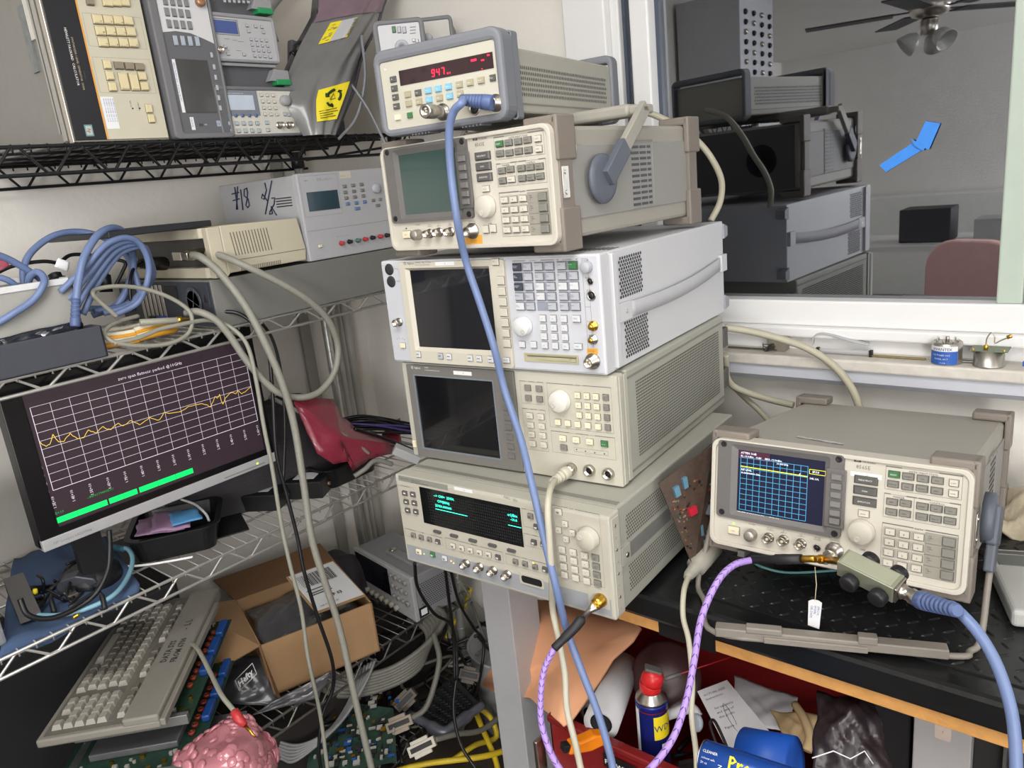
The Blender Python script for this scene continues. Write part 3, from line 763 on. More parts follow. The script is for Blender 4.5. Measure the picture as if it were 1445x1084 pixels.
b = MB(); b.box((W-.002,.036,H-.014), (W+.0004,D-.004,H-.011)); b.box((W-.002,.036,.012), (W+.0004,D-.004,.015)); D_.add('side_groove', b, GREYK)
q = [D_.l(p) for p in ((137,130), (745,180), (803,755), (212,660))]
bx0, bx1 = (q[0][0]+q[3][0])/2, (q[1][0]+q[2][0])/2
s = [D_.l(p, 0) for p in ((183,193), (628,235), (677,672), (243,602))]
sx0, sx1, sz0, sz1 = (s[0][0]+s[3][0])/2, (s[1][0]+s[2][0])/2, (s[2][1]+s[3][1])/2, (s[0][1]+s[1][1])/2
b = MB(); b.ring(rr(bx0,.002,bx1,H-.002,.002), rr(sx0,sz0,sx1,sz1,.001), -.004, .001); D_.add('screen_bezel', b, NABEZ, bevel=.001)
b = MB(); b.ring(rr(sx0-.002,sz0-.002,sx1+.002,sz1+.002,.001), rr(sx0,sz0,sx1,sz1,.001), -.0048, -.003); D_.add('screen_rim', b, mat('rim_blue_grey', (120,130,140), .3))
D_.add('screen', MB().box((sx0,-.0016,sz0), (sx1,.0002,sz1)), mat('black_screen', (10,10,13), .1, noise=0, coat=.6))
D_.add('right_panel', MB().box((bx1+.001,-.001,.002), (W-.002,.001,H-.002)), NAP, bevel=.0006)
ka, kb = D_.l((681,275), .006), D_.l((728,658), .006); kx = (ka[0]+kb[0])/2+.001
for j in range(8): D_.key((kx, ka[1]+(kb[1]-ka[1])*j/7), .0125, .0095, BEZ, name='softkey', d=.0025, y=-.004)
c = D_.l((185,590), .004); c = (min(c[0], bx0-.006), c[1]); D_.key((max(.006, c[0]), c[1]), .0068, .013, IVORY, name='power_key', d=.005)
agilent(D_, (167,155), .005, WINK, y=-.0043); D_.write('8722ES', (237,158), .003, WINK, y=-.0043); D_.write('50 MHz-40 GHz Network Analyzer', (237,172), .0024, WINK, y=-.0043)
c, d = D_.l((410,180)), D_.l((512,182)); D_.rect((c[0], c[1]-.0035), (d[0], c[1]+.0032), WHITE, y=-.0045); D_.write('14', ((c[0]+d[0])/2, c[1]-.001), .003, y=-.0048, zz=False)
D_.keys((817,272), (881,278), (821,330), 2, 2, .0108, .0088, GREYK, name='channel_key', txt=['1','2','3','4'], y=-.001, ts=.003)
rt = ['Meas','Format','Scale','Avg','Marker','Marker\nFctn','Cal','Sweep']
D_.keys((830,430), (893,436), (847,588), 2, 4, .0108, .0088, CREAMK, txt=rt, y=-.001, ts=.002)
D_.keys((1101,315), (1205,323), (1111,427), 3, 3, .0088, .0088, IVORY, txt=list('789456123'), y=-.001, ts=.0035)
D_.keys((1259,327), (1260,327), (1271,498), 1, 4, .009, .0088, GREYK, name='unit_key', txt=['G/n','M/\u00b5','k/m','x1'], y=-.001, ts=.0022)
D_.keys((990,467), (1218,493), (990,467), 5, 1, .0092, .0088, IVORY, txt=['<','>','0','.','-'], y=-.001, ts=.003, skip=())
D_.keys((1017,558), (1170,578), (1017,558), 3, 1, .0112, .0088, IVORY, txt=['Sys','Save','Recall'], y=-.001, ts=.0022)
D_.keys((1252,590), (1253,590), (1252,590), 1, 1, .0112, .0092, GREENK, txt=['Preset'], ink=WINK, y=-.001, ts=.0022)
D_.keys((1022,611), (1023,611), (1022,611), 1, 1, .0112, .0088, GREYK, txt=['Local'], y=-.001, ts=.0022)
D_.knob((1000,347), .0178, .013, mat('cream_knob', (214,212,202), .45), name='tuning_knob', dimple=radians(215), y=-.001)
def fr(P, a, c, y=-.0013, head=None, hx=(.3,.7)):
    a, c = P.l(a), P.l(c); x0, x1 = a[0], c[0]; z1, z0 = a[1], c[1]
    P.frame((x0, z0), (x1, z1), GREYINK, .0004, y)
    if head:
        w_ = x1-x0; P.rect((x0, z1-.0003), (x0+w_*hx[0], z1+.0007), GREYINK, y); P.rect((x0+w_*hx[1], z1-.0003), (x1, z1+.0007), GREYINK, y); P.write(head, (x0+w_*sum(hx)/2, z1-.0008), .0024, y=y, al='CENTER', zz=False)
fr(D_, (778,230), (922,368), head='CHANNEL', hx=(.25,.75)); fr(D_, (793,385), (944,632), head='RESPONSE', hx=(.22,.78)); fr(D_, (930,242), (1312,530), head='ENTRY', hx=(.42,.58)); fr(D_, (955,512), (1325,680), head='INSTRUMENT STATE', hx=(.3,.7))
a = D_.l((1085,605)); fr(D_, (1085,605), (1280,655)); 
for p in ((1101,618),(1151,628),(1204,637),(1258,643)): c = D_.l(p); D_.rect((c[0]-.001, c[1]-.001), (c[0]+.001, c[1]+.001), INK, y=-.0014)
D_.write('R  L  T  S', (1150,650), .0022, y=-.0014)
p1 = D_.conn((1060,735), 'probe', y=-.001); D_.conn((1163,745), 'probe', y=-.001); D_.conn((1271,765), 'probe', y=-.001)
holes(D_, 'side_perforation', W-.0005, .065, .435, .030, .150, .0046, .0050, .0017, .0018, hexo=False, m=mat('hole_grey', (74,73,68), .8, noise=0))
for z in (.03, .112): D_.add('rear_bracket', MB().box((W-.01,D-.002,z), (W+.001,D+.022,z+.038), .001), DGREYK)
D_.done()

# ================================================================== signal generator (bottom)
SG = mat('beige_panel', (184,179,165), .5, noise=.02, nscale=14)
E_ = Panel('signal_generator', 'cream signal generator with glowing teal text display, bottom of the instrument stack', 'signal generator', pose((-.9769,.7897,.911), .0553, -.004), zoom(540,630,4.014))
W, H, D = .425, .1665, .49
b = MB(); b.box((.004,.03,0), (W-.004,D,H)); E_.add('case', b, NASIDE, bevel=.003)
b = MB(); b.box((0,0,0), (W,.03,H-.0)); E_.add('front_frame', b, NA, bevel=.003)
b = MB(); b.box((W-.003,.005,.006), (W+.0012,.026,H-.006)); E_.add('side_flange', b, NA, bevel=.001)
b = MB()
for k in range(8): b.cyl((W+.001,.013,.015+k*.019), (W+.0022,.013,.015+k*.019), .0022 if k % 2 else .0012, 8)
E_.add('flange_screws', b, STEEL)
b = MB(); b.box((.01,.04,H-.001), (W-.01,.05,H+.001)); E_.add('top_groove', b, GREYK)
E_.add('front_panel', MB().box((.003,-.001,.004), (W-.003,.001,H-.004)), SG, bevel=.0008)
# strap bar
b = MB(); b.box((W-.005,.035,.075), (W-.0025,.20,.098)); E_.add('side_strap', b, mat('strap_dark', (120,119,116), .6)); b = MB(); b.box((W-.005,.032,.072), (W-.001,.058,.101), .001); E_.add('strap_end', b, NASIDE); E_.add('strap_screw', MB().lathe([(.004,0),(.004,.002),(.002,.002),(0,.001)], (W-.001,.046,.086), (1,0,0), 12), STEEL)
holes(E_, 'side_perforation', W-.0036, .055, .46, .022, .062, .0058, .0050, .0020, .0018, m=mat('hole_grey', (74,73,68), .8, noise=0)); holes(E_, 'side_perforation', W-.0036, .055, .46, .108, .146, .0058, .0050, .0020, .0018, m=mat('hole_grey', (74,73,68), .8, noise=0))
# display
s = [E_.l(p, 0) for p in ((210,228), (780,345), (803,568), (238,432))]
sx0, sx1, sz0, sz1 = (s[0][0]+s[3][0])/2, (s[1][0]+s[2][0])/2, (s[2][1]+s[3][1])/2, (s[0][1]+s[1][1])/2
E_.add('display', MB().box((sx0,-.0016,sz0), (sx1,0,sz1)), mat('display_black', (12,14,16), .1, noise=0, coat=.5))
b = MB(); nx = 44
for i in range(nx):
    for j in range(11): 
        xx = sx0+.018+(sx1-sx0-.020)*i/nx; zz_ = sz0+.006+(sz1-sz0-.010)*j/11; b.quad([(xx,-.0018,zz_),(xx+.0022,-.0018,zz_),(xx+.0022,-.0018,zz_+.0024),(xx,-.0018,zz_+.0024)])
E_.add('display_segments', b, mat('segment_off', (40,42,42), .4, noise=0))
TEAL = mat('vfd_teal', (60,235,200), noise=0, emit=1.6)
w = lambda t, p, sz=.0064: E_.write(t, p, sz, TEAL, y=-.0021, bold=.02)
w('--> CW=  25950.', (290,284)); w('  CW(MHz)', (300,314)); w('25950.000000', (298,340)); w('er(dBm', (706,392)); w('-10.0', (724,420))
a, c = E_.l((304,351)), E_.l((484,390)); E_.rect((a[0], a[1]-.0006), (c[0], a[1]+.0006), TEAL, y=-.0021); a, c = E_.l((716,442)), E_.l((790,458)); E_.rect((a[0], a[1]-.0006), (min(c[0], sx1), a[1]+.0006), TEAL, y=-.0021)
# plate with name
a, c = E_.l((90,165)), E_.l((372,240)); E_.rect((a[0], a[1]-.0085), (c[0], a[1]+.001), mat('name_plate', (136,136,128), .5, noise=0), y=-.0013)
E_.write('Agilent  83650L   10 MHz-50 GHz', (98,182), .0034, y=-.0015); E_.write('SERIES SWEPT CW GENERATOR', (160,205), .0028, y=-.0015)
a, c = E_.l((408,235)), E_.l((512,255)); E_.rect((a[0], (a[1]+c[1])/2-.003), (c[0], (a[1]+c[1])/2+.003), WHITE, y=-.0015); E_.write('13', ((a[0]+c[0])/2, (a[1]+c[1])/2-.001), .003, y=-.0018, zz=False)
E_.keys((121,268), (167,275), (138,365), 2, 3, .0098, .0085, DGREYK, y=-.001, name='menu_key')
for p in ((121,268),(167,275),(130,318),(175,325),(138,365),(184,374)):
    c = E_.l(p, .006); E_.rect((c[0]-.0025, c[1]-.0008), (c[0]+.0025, c[1]+.0014), WINK, y=-.0053)
for p in ((308,485), (403,508), (509,535), (620,562), (728,592)): 
    c = E_.l(p, .003); b = MB(); b.prism(rr(-.0085,-.0027,.0085,.0027,.0026), 'y', -.003, 0); E_.add('softkey', b, DGREYK, loc=(c[0],-.001,c[1]))
def krow(pts, m, w_=.0088, h_=.0082, nm='key'):
    for i, p in enumerate(pts):
        c = E_.l(p, .005); mm = m[i] if isinstance(m, (list, tuple)) else m
        E_.key(c, w_, h_, mm, y=-.001, name=nm); E_.rect((c[0]-.0025, c[1]-.0006), (c[0]+.0025, c[1]+.0008), WINK if mm in (DGREYK, GREENK) else INK, y=-.0053); E_.rect((c[0]-.002, c[1]-.002), (c[0]+.002, c[1]-.0012), WINK if mm in (DGREYK, GREENK) else INK, y=-.0053)
krow([(168,508), (212,520), (259,532), (306,545)], [GREYK]*3+[DGREYK])
krow([(393,567), (442,580), (492,594), (543,606), (594,618), (647,633)], [CREAMK]*5+[DGREYK])
krow([(746,658), (800,671), (857,688), (914,703)], [GREYK]*3+[DGREYK])
krow([(830,400), (885,408)], GREYK); krow([(865,461)], DGREYK); krow([(850,548), (905,560)], DGREYK)
krow([(990,374)], CREAMK, .0105, .0088)
for p in ((1028,443), (992,478), (1071,495), (1035,530)): 
    c = E_.l(p, .005); o = E_.key(c, .0082, .0082, CREAMK, y=-.001, name='arrow_key', rot=pi/4*0); E_.line((c[0]-.001, c[1]), (c[0]+.001, c[1]), INK, .001, y=-.0053)
T = list('789456123')+['0','.','-']
E_.keys((1013,587), (1140,620), (1028,730), 3, 4, .0105, .0092, CREAMK, txt=T, y=-.001, ts=.003)
E_.keys((1200,634), (1201,634), (1213,780), 1, 4, .0112, .0092, GREYK, name='unit_key', txt=['GHz','MHz','kHz','Hz'], y=-.001, ts=.0022)
E_.knob((1160,525), .0175, .014, mat('beige_knob', (190,185,170), .45), name='tuning_knob', dimple=radians(160), y=-.001)
# lower strip in grey, with keys, LEDs and BNCs
a = E_.l((135,545)); zt = E_.l((430,615))[1]; E_.rect((.006, .006), (W-.006, .034), mat('strip_grey', (150,152,156), .5, noise=0), y=-.0011)
krow([(200,600)], IVORY, .011, .0088, 'power_key'); krow([(277,617)], GREENK, .0095, .0088); krow([(346,638)], KEYW, .0088, .0082)
for p, g in (((238,607), 1), ((390,648), 0), ((405,660), 0), ((855,659), 0)):
    c = E_.l(p); E_.add('indicator_light', MB().lathe([(.0014,0),(.001,.001),(0,.0013)], (0,0,0), (0,-1,0), 10), mat('led_green', (150,230,60), noise=0, emit=1.5) if g else mat('led_amber', (250,190,40), noise=0, emit=1.5), loc=(c[0],-.001,c[1]))
for p in ((462,672), (539,692), (616,712), (697,735)): E_.conn(p, 'bnc', y=-.001)
a, c = E_.l((782,745)), E_.l((945,790)); zc = (E_.l((878,768)))[1]
b = MB(); b.ring(rr(a[0],zc-.009,a[0]+.046,zc+.009,.002), rr(a[0]+.003,zc-.0065,a[0]+.043,zc+.0065,.005), -.0028, -.001); E_.add('card_slot_frame', b, SG)
b = MB(); b.prism(rr(a[0]+.0035,zc-.006,a[0]+.0425,zc+.006,.004), 'y', -.0022, -.001); E_.add('parallel_port', b, BLACKP)
out = E_.l((1225,880), .008)
E_.add('output_plate', MB().box((out[0]-.022,-.0018,out[1]-.014), (out[0]+.014,-.0009,out[1]+.018)), NA)
o = E_.add('rf_output_connector', MB().lathe([(.0105,0),(.0105,.004),(.0095,.005),(.0095,.010),(.0085,.011),(.0085,.015),(0,.015)], (0,0,0), (0,-1,0), 24), BRASS, loc=(out[0], -.0018, out[1]))
ad = E_.M @ Vector((out[0], -.0168, out[1]))
fr(E_, (128,462), (345,560), head='MENU', hx=(.3,.7)); fr(E_, (355,515), (690,665), head='FREQUENCY', hx=(.42,.62)); fr(E_, (697,605), (935,725), head='POWER', hx=(.35,.62)); fr(E_, (790,350), (925,480), head='SWEEP', hx=(.2,.8)); fr(E_, (800,490), (935,590), head='SYSTEM', hx=(.25,.75)); fr(E_, (960,330), (1262,800), head='ENTRY', hx=(.35,.5)); fr(E_, (85,215), (200,395), head='INSTRUMENT STATE', hx=(.02,.98))
E_.write('KAC   050', (685,290), .006, GREYINK, y=-.0013, rot=radians(-8))
E_.done()

# ================================================================== microwave counter (top)
BUMP = mat('bumper_blue_grey', (118,120,126), .6, noise=.03)
A = Panel('frequency_counter', 'small frequency counter with red digits and grey rubber bumper, top of the stack', 'frequency counter', pose((-.918,.8265,1.6305), .172, -.006), zoom(530,40,6.568))
W, H, D = .216, .118, .435
b = MB(); b.box((.006,.03,.010), (W-.006,D-.02,H-.019)); A.add('case', b, mat('counter_case', (166,163,151), .5, noise=.03), bevel=.003)
b = MB(); b.ring(rr(-.004,-.001,W+.004,H+.004,.018), rr(.008,.010,W-.009,H-.014,.004), -.004, .030); A.add('front_bumper', b, BUMP, bevel=.005)
b = MB(); b.ring(rr(0,0,W,H,.014), rr(.008,.010,W-.009,H-.014,.004), D-.035, D-.005); A.add('rear_bumper', b, BUMP, bevel=.004)
b = MB(); b.ring(rr(W-.007,.0,W+.003,H,.004), rr(W-.006,.002,W+.001,H-.002,.003), .028, .045); A.add('bumper_lip', b, BUMP)
b = MB(); 
for k in range(6): b.box((.05+k*.006,.0,-.003), (.052+k*.006,.03,.001)); b.box((.14+k*.006,.0,-.003), (.142+k*.006,.03,.001))
A.add('bumper_ribs', b, BUMP)
A.add('front_panel', MB().box((.006,-.0005,.008), (W-.007,.02,H-.012)), NAP)
b = MB(); b.box((.015,.03,.0), (.19,.05,.008)); b.box((.015,D-.05,0), (.19,D-.03,.010)); A.add('underside_rail', b, DGREYK)
b = MB(); b.box((W-.006,.032,.022), (W-.0045,D-.04,.024)); A.add('side_seam', b, GREYK)
s = [A.l(p, 0) for p in ((217,402), (1085,210), (1098,362), (237,540))]
sx0, sx1, sz0, sz1 = (s[0][0]+s[3][0])/2, (s[1][0]+s[2][0])/2, (s[2][1]+s[3][1])/2, (s[0][1]+s[1][1])/2
A.add('display', MB().box((sx0,-.0012,sz0), (sx1,0,sz1)), mat('red_filter', (52,32,36), .15, noise=0, coat=.4))
RED = mat('led_red', (255,30,60), noise=0, emit=2.2)
def seg7(P, x, z, h, ch, y, m, slant=.12):
    w_ = h*.5; t = h*.16
    S7 = {'9':'abcdfg','4':'bcfg','7':'abc','0':'abcdef'}[ch]
    pts = {'a':((0,h),(w_,h)), 'b':((w_,h),(w_,h/2)), 'c':((w_,h/2),(w_,0)), 'd':((0,0),(w_,0)), 'e':((0,0),(0,h/2)), 'f':((0,h/2),(0,h)), 'g':((0,h/2),(w_,h/2))}
    for k in S7:
        (a0,b0),(a1,b1) = pts[k]; P.line((x+a0+b0*slant, z+b0), (x+a1+b1*slant, z+b1), m, t, y=y)
a = A.l((525,452), .001); hh = .0088
for i, ch in enumerate('947'): seg7(A, a[0]+i*.0085, a[1]+.0006, hh, ch, -.0016, RED)
for i, w_ in ((26.5, .0028), (31, .0012)): A.rect((a[0]+i*.001, a[1]), (a[0]+i*.001+w_, a[1]+.0022), RED, y=-.0016)
for p, w_, h_ in (((885,300),.009,.0028), ((980,298),.005,.0018), ((1035,250),.004,.002), ((985,376),.0014,.0014)):
    c = A.l(p, .001); A.rect((c[0], c[1]-h_/2), (c[0]+w_, c[1]+h_/2), RED, y=-.0016)
LBK = mat('sky_blue_key', (126,180,206), .5, noise=.02); OLV = mat('khaki_key', (166,158,132), .5, noise=.02)
for p, t in (((155,472),'A'), ((166,556),'B'), ((176,638),'A:B'), ((186,722),'Aux')):
    c = A.l(p, .004); A.key(c, .0108, .0085, DGREYK); A.write(t, (c[0]-.001, c[1]-.001), .003, WINK, y=-.0044, zz=False, al='CENTER')
for p, t, m_ in (((290,612),'',OLV), ((299,698),'',OLV), ((386,597),'Ref',DGREYK), ((480,577),'Freq',LBK), ((573,560),'Per',LBK), ((668,540),'Ratio',LBK), ((768,521),'Setup',OLV), ((868,502),'Run',OLV), ((970,481),'Enter',OLV), ((1078,458),'Stop',DGREYK), ((395,680),'Gate',OLV), ((488,663),'Hold',LBK), ((584,645),'Disp',OLV), ((680,627),'Avg',LBK), ((777,606),'Offset',OLV)):
    c = A.l(p, .004); A.key(c, .0108 if p[0] != 1078 else .009, .0088, m_); A.write(t, (c[0]-.0008, c[1]-.0008), .0026, WINK, y=-.0044, zz=False, al='CENTER')
c = A.l((198,826), .004); A.key(c, .0105, .0078, IVORY, name='power_key'); c = A.l((310,805), .004); A.key(c, .0088, .0082, GREENK)
a = A.l((80,405)); A.rect((a[0], a[1]), (a[0]+.006, a[1]+.006), mat('logo_blue', (70,120,180), .5, noise=0)); A.write('hp', (a[0]+.003, a[1]+.002), .0042, WINK, y=-.0006, al='CENTER', zz=False, shear=.3)
A.write('HEWLETT PACKARD', (a[0]+.0075, a[1]+.0035), .0026, zz=False); A.write('COUNTER', (a[0]+.0075, a[1]+.0005), .0026, zz=False)
A.write('FREQUENCY', (430,525), .002); A.write('OFFSET SELECTION', (840,440), .0022)
nA = A.conn((600,775), 'n'); nB = A.l((1088,690), .010); A.conn(nB, 'n', zz=False)
c = A.l((912,745), .002); A.conn(c, 'jack', zz=False).scale = (1.8,1,1.8)
holes(A, 'side_grille', W-.0055, .056, D-.055, .036, .078, .0058, .0074, .0015, .0030, hexo=True)
A.done()
cA = A.l((600,775), .010)
b = MB(); b.lathe([(.0085,0),(.009,.004),(.009,.010),(.0075,.011),(.0075,.016),(.010,.017),(.010,.036),(.0095,.038),(.0055,.038),(.0055,.030),(.0018,.030),(.0016,.037),(0,.037)], (0,0,0), (0,-1,0), 24)
o = obj('coaxial_adapter', b, STEEL); o.matrix_world = A.M @ Matrix.Translation((cA[0],-.010,cA[1])); tag(o, 'silver coaxial adapter screwed onto the left input of the top counter', 'adapter')
# ================================================================== BENCH
BLK = mat('black_liner', (24,25,26), .28, noise=.15, nscale=20, bump=.25, bscale=30)
WOOD = mat('raw_ply_edge', (206,150,84), .65, noise=.18, nscale=45, bump=.2)
bench = thing('workbench', 'workbench with black topped board, bare wood front edge and grey steel legs', 'workbench', pose((0,0,0)))
BX0 = -.985
obj('tabletop', MB().box((BX0,.915,.852), (1.3,1.545,.8975)), BLK, bench, bevel=.008)
obj('front_edge', MB().box((BX0,.925,.829), (1.3,.945,.853)), WOOD, bench, bevel=.001)
obj('under_board', MB().box((BX0,.945,.829), (1.3,1.545,.852)), mat('board_brown', (120,88,54), .8), bench)
obj('liner_flap', MB().box((-.548,.9235,.826), (-.452,.926,.853)), BLK, bench)
LEG = mat('grey_steel', (170,170,172), .45, noise=.04)
obj('leg', MB().box((-.962,.95,0), (-.89,1.035,.829)), LEG, bench, bevel=.002)
obj('leg', MB().box((1.15,.95,0), (1.22,1.035,.829)), LEG, bench, bevel=.002)
# tread-plate mat on top
matm = thing('rubber_mat', 'black diamond tread rubber mat on the bench top under the propped analyzer', 'mat', pose((0,0,.8975)))
RUB = mat('tread_rubber', (30,31,32), .38, noise=.1)
obj('mat_sheet', MB().box((-.53,.955,0), (1.25,1.52,.0025)), RUB, matm)
b = MB(); i = 0
for jy in range(25):
    for jx in range(52):
        x = -.515+jx*.022; y = .965+jy*.022; a = pi/4 if (jx+jy) % 2 else -pi/4
        c, s_ = cos(a), sin(a); P_ = []
        for t in range(6):
            ang = t*pi/3; lx, ly = .0095*cos(ang), .0026*sin(ang)*1.2; P_.append(b.bm.verts.new((x+lx*c-ly*s_, y+lx*s_+ly*c, .0026)))
        l0 = b.bm.verts.new((x-.0055*c, y-.0055*s_, .0042)); l1 = b.bm.verts.new((x+.0055*c, y+.0055*s_, .0042))
        for q in ((P_[0],P_[1],l1), (P_[1],P_[2],l0,l1), (P_[2],P_[3],l0), (P_[3],P_[4],l0), (P_[4],P_[5],l1,l0), (P_[5],P_[0],l1)): b.bm.faces.new(q)
obj('tread_pattern', b, RUB, matm)

# ---- stand handle of the propped analyzer
zc, yc = .083, .085
for s, x in ((1, .342), (-1, -.004)):
    Fp.add('handle_pivot', MB().lathe([(.034,0),(.034,.012),(.030,.015),(0,.015)], (x, yc, zc), (s,0,0), 28), HANDG)
def fl(v): return Fp.I @ v
wR = at(1382, 915, z=.905); wL = at(1003, 872, z=.905)
HB = mat('stand_grey', (134,127,118), .5, noise=.04)
for s, x, w_ in ((1, .356, wR), (-1, -.018, Vector((-.505,.955,.906)))):
    e = fl(w_); o_ = Vector((x, yc, zc)); d_ = (e-o_).normalized()
    r_ = Vector((0,0,1)).rotation_difference(d_).to_matrix().to_4x4(); a = Matrix.Translation(o_) @ r_
    b = MB(); b.box((-.007,-.016,-.018), (.007,.016,.035), .004, M=a); b.box((-.006,-.011,.03), (.006,.011,.070), .003, M=a); Fp.add('handle_socket', b, HANDG)
# continuous wire loop: down the arms, round the corners, along the front bar
wLf = at(1010, 893, z=.906)
pts = [Vector((.356,yc,zc))]
eR = fl(wR); eR2 = fl(at(1345, 926, z=.907)); eL = fl(wLf); eLc = fl(at(985, 822, z=.906))
def lerp(a, b, t): return a+(b-a)*t
P1 = [Vector((.357,yc,zc)), lerp(Vector((.357,yc,zc)), eR, .5), lerp(Vector((.357,yc,zc)), eR, .93), lerp(eR, eR2, .35), eR2, lerp(eR2, eL, .5), eL, lerp(eL, eLc, .6), eLc, lerp(eLc, Vector((-.018,yc,zc)), .4), Vector((-.018,yc,zc))]
Fp.add('stand_wire', MB().tube(smooth_path(P1, 6), .0042, 8), HB)
b = MB(); d_ = (eR2-eL); L_ = d_.length; d_.normalize(); up = (Fp.I.to_3x3() @ Vector((0,0,1))).normalized(); sd = d_.cross(up).normalized()
a = Matrix.Translation(eL); a.col[0][:3] = d_; a.col[1][:3] = sd*-1; a.col[2][:3] = up
b.box((.0,-.009,-.001), (L_*.98,.009,.013), .002, M=a); b.box((L_*.14,-.010,.010), (L_*.30,.004,.019), .002, M=a); b.box((L_*.62,-.010,.010), (L_*.70,.004,.021), .002, M=a); b.box((L_*.22,-.013,-.001), (L_*.66,.009,.008), .001, M=a)
Fp.add('stand_bar', b, HB)
b = MB(); b.box((.02,.02,-.010), (.32,.03,-.004)); b.box((.045,-.004,-.012), (.055,.04,-.003)); Fp.add('underside_rail', b, DGREYK)
# crumpled foil label on the lid
b = MB(); random.seed(3)
p0, p1 = Vector((.095,.09,.1600)), Vector((.165,.075,.1600))
for k in range(9):
    c0 = p0.lerp(p1, k/9); c1 = p0.lerp(p1, (k+1)/9); h_ = lambda: random.uniform(0,.0012)
    b.quad([(c0.x,c0.y-.005,.1594+h_()),(c1.x,c1.y-.005,.1594+h_()),(c1.x,c1.y+.004,.1594+h_()),(c0.x,c0.y+.004,.1594+h_())])
Fp.add('foil_label', b, mat('foil', (210,210,208), .35, .6))

# ---- attenuator box on the input, with cables
g = Fp.l(Z10((607,740)), .02) if 0 else None
Fp.Z = Z10; g = Fp.l((607,740), .006)
inp = Fp.M @ Vector((g[0], -.016, g[1]))
tee = thing('elbow_adapter', 'steel and gold tee adapter on the input of the propped analyzer', 'adapter', Matrix.Translation(inp))
dn = (Fp.M.to_3x3() @ Vector((0,-1,0))).normalized()
att0 = at(1189, 793, d=.925); att1 = at(1268, 832, d=.875)
b = MB(); b.cyl((0,0,0), dn*.030, .0062, 16); b.lathe([(.0090,0),(.0095,.003),(.0095,.010),(.0085,.011)], (0,0,0), dn, 6); obj('coupling_nut', b, STEEL, tee)
lft = at(1135, 789, d=.99)-inp; c_ = dn*.024
b = MB(); b.cyl(c_, c_+(lft-c_)*.55, .0048, 12); b.lathe([(.0062,0),(.0062,.008)], c_+(lft-c_)*.15, (lft-c_), 6); obj('gold_arm', b, BRASS, tee)
b = MB(); b.cyl(c_, (att0-inp)*1.0, .005, 12); obj('gold_arm', b, BRASS, tee)
ax = (att1-att0); AL = ax.length; ax.normalize(); upv = Vector((.25,-.35,1)); upv = (upv-ax*upv.dot(ax)).normalized(); sv = upv.cross(ax).normalized()
a = Matrix.Translation(att0); a.col[0][:3] = ax; a.col[1][:3] = sv; a.col[2][:3] = upv
att = thing('attenuator_box', 'small pale green metal attenuator box with four black thumb knobs', 'attenuator', a)
ATM = mat('pale_green_metal', (158,160,138), .35, .5, noise=.05)
obj('box_body', MB().box((.0,-.013,-.012), (AL,.013,.012)), ATM, att, bevel=.001)
obj('top_plate', MB().box((.003,-.011,.012), (AL-.004,.011,.0128)), mat('pale_green_plate', (168,170,148), .4, .3, noise=.08), att, bevel=.0004)
for x in (.022, AL-.012):
    for s in (-1, 1):
        b = MB(); b.lathe([(.0035,0),(.0035,.004),(.0098,.005),(.0105,.008),(.0105,.015),(.009,.017),(0,.017)], (x, s*.012, -.002), (0,s,0), 20); obj('thumb_knob', b, BLACKP, att)
b = MB(); b.box((AL,-.012,-.011), (AL+.003,.012,.011), .001); b.lathe([(.0095,0),(.0095,.003),(.0078,.004),(.0078,.010),(.0092,.011),(.0092,.022),(.0078,.024)], (AL+.003,0,0), (1,0,0), 20); obj('n_socket', b, STEEL, att)
nEnd = a @ Vector((AL+.024,0,0))
BLUE = mat('cable_blue', (108,126,166), .42, noise=.04)
BLUEB = mat('boot_blue', (84,101,143), .45, noise=.04)
def boot(parent, p, d, r0=.0098, r1=.006, L=.058, m=None, ribs=8, name='strain_relief'):
    d = Vector(d).normalized(); prof = [(r0*.9,0),(r0,.002)]
    for k in range(ribs):
        t = k/ribs; r = r0+(r1-r0)*t; z = .012+(L-.012)*t; prof += [(r, z), (r, z+(L-.012)/ribs*.55), (r*.86, z+(L-.012)/ribs*.6), (r*.86, z+(L-.012)/ribs*.95)]
    prof.append((r1*.8, L)); o = obj(name, MB().lathe(prof, p, d, 20), m or BLUEB, parent); return Vector(p)+d*L
def wired(name, label, pts, r, m, boots=(), group=None, seg=12, n=10):
    o, P = cable(name, pts, r, m, label, 'cable', group=group, n=n, seg=seg)
    return o, P
# blue cable leaving to the lower right
d0 = (at(1345, 860, d=.80)-nEnd).normalized()
cb, P_ = wired('coaxial_cable', 'thick blue coaxial cable running from the attenuator box down off the right edge', [nEnd+d0*.05, at(1347,858,d=.81), at(1378,890,d=.79), at(1405,935,d=.78), at(1424,990,d=.77), at(1432,1040,d=.765), at(1434,1100,d=.76), at(1432,1160,d=.76)], .0062, BLUE)
boot(cb, nEnd-d0*.002, d0, .0105, .0072, .068)
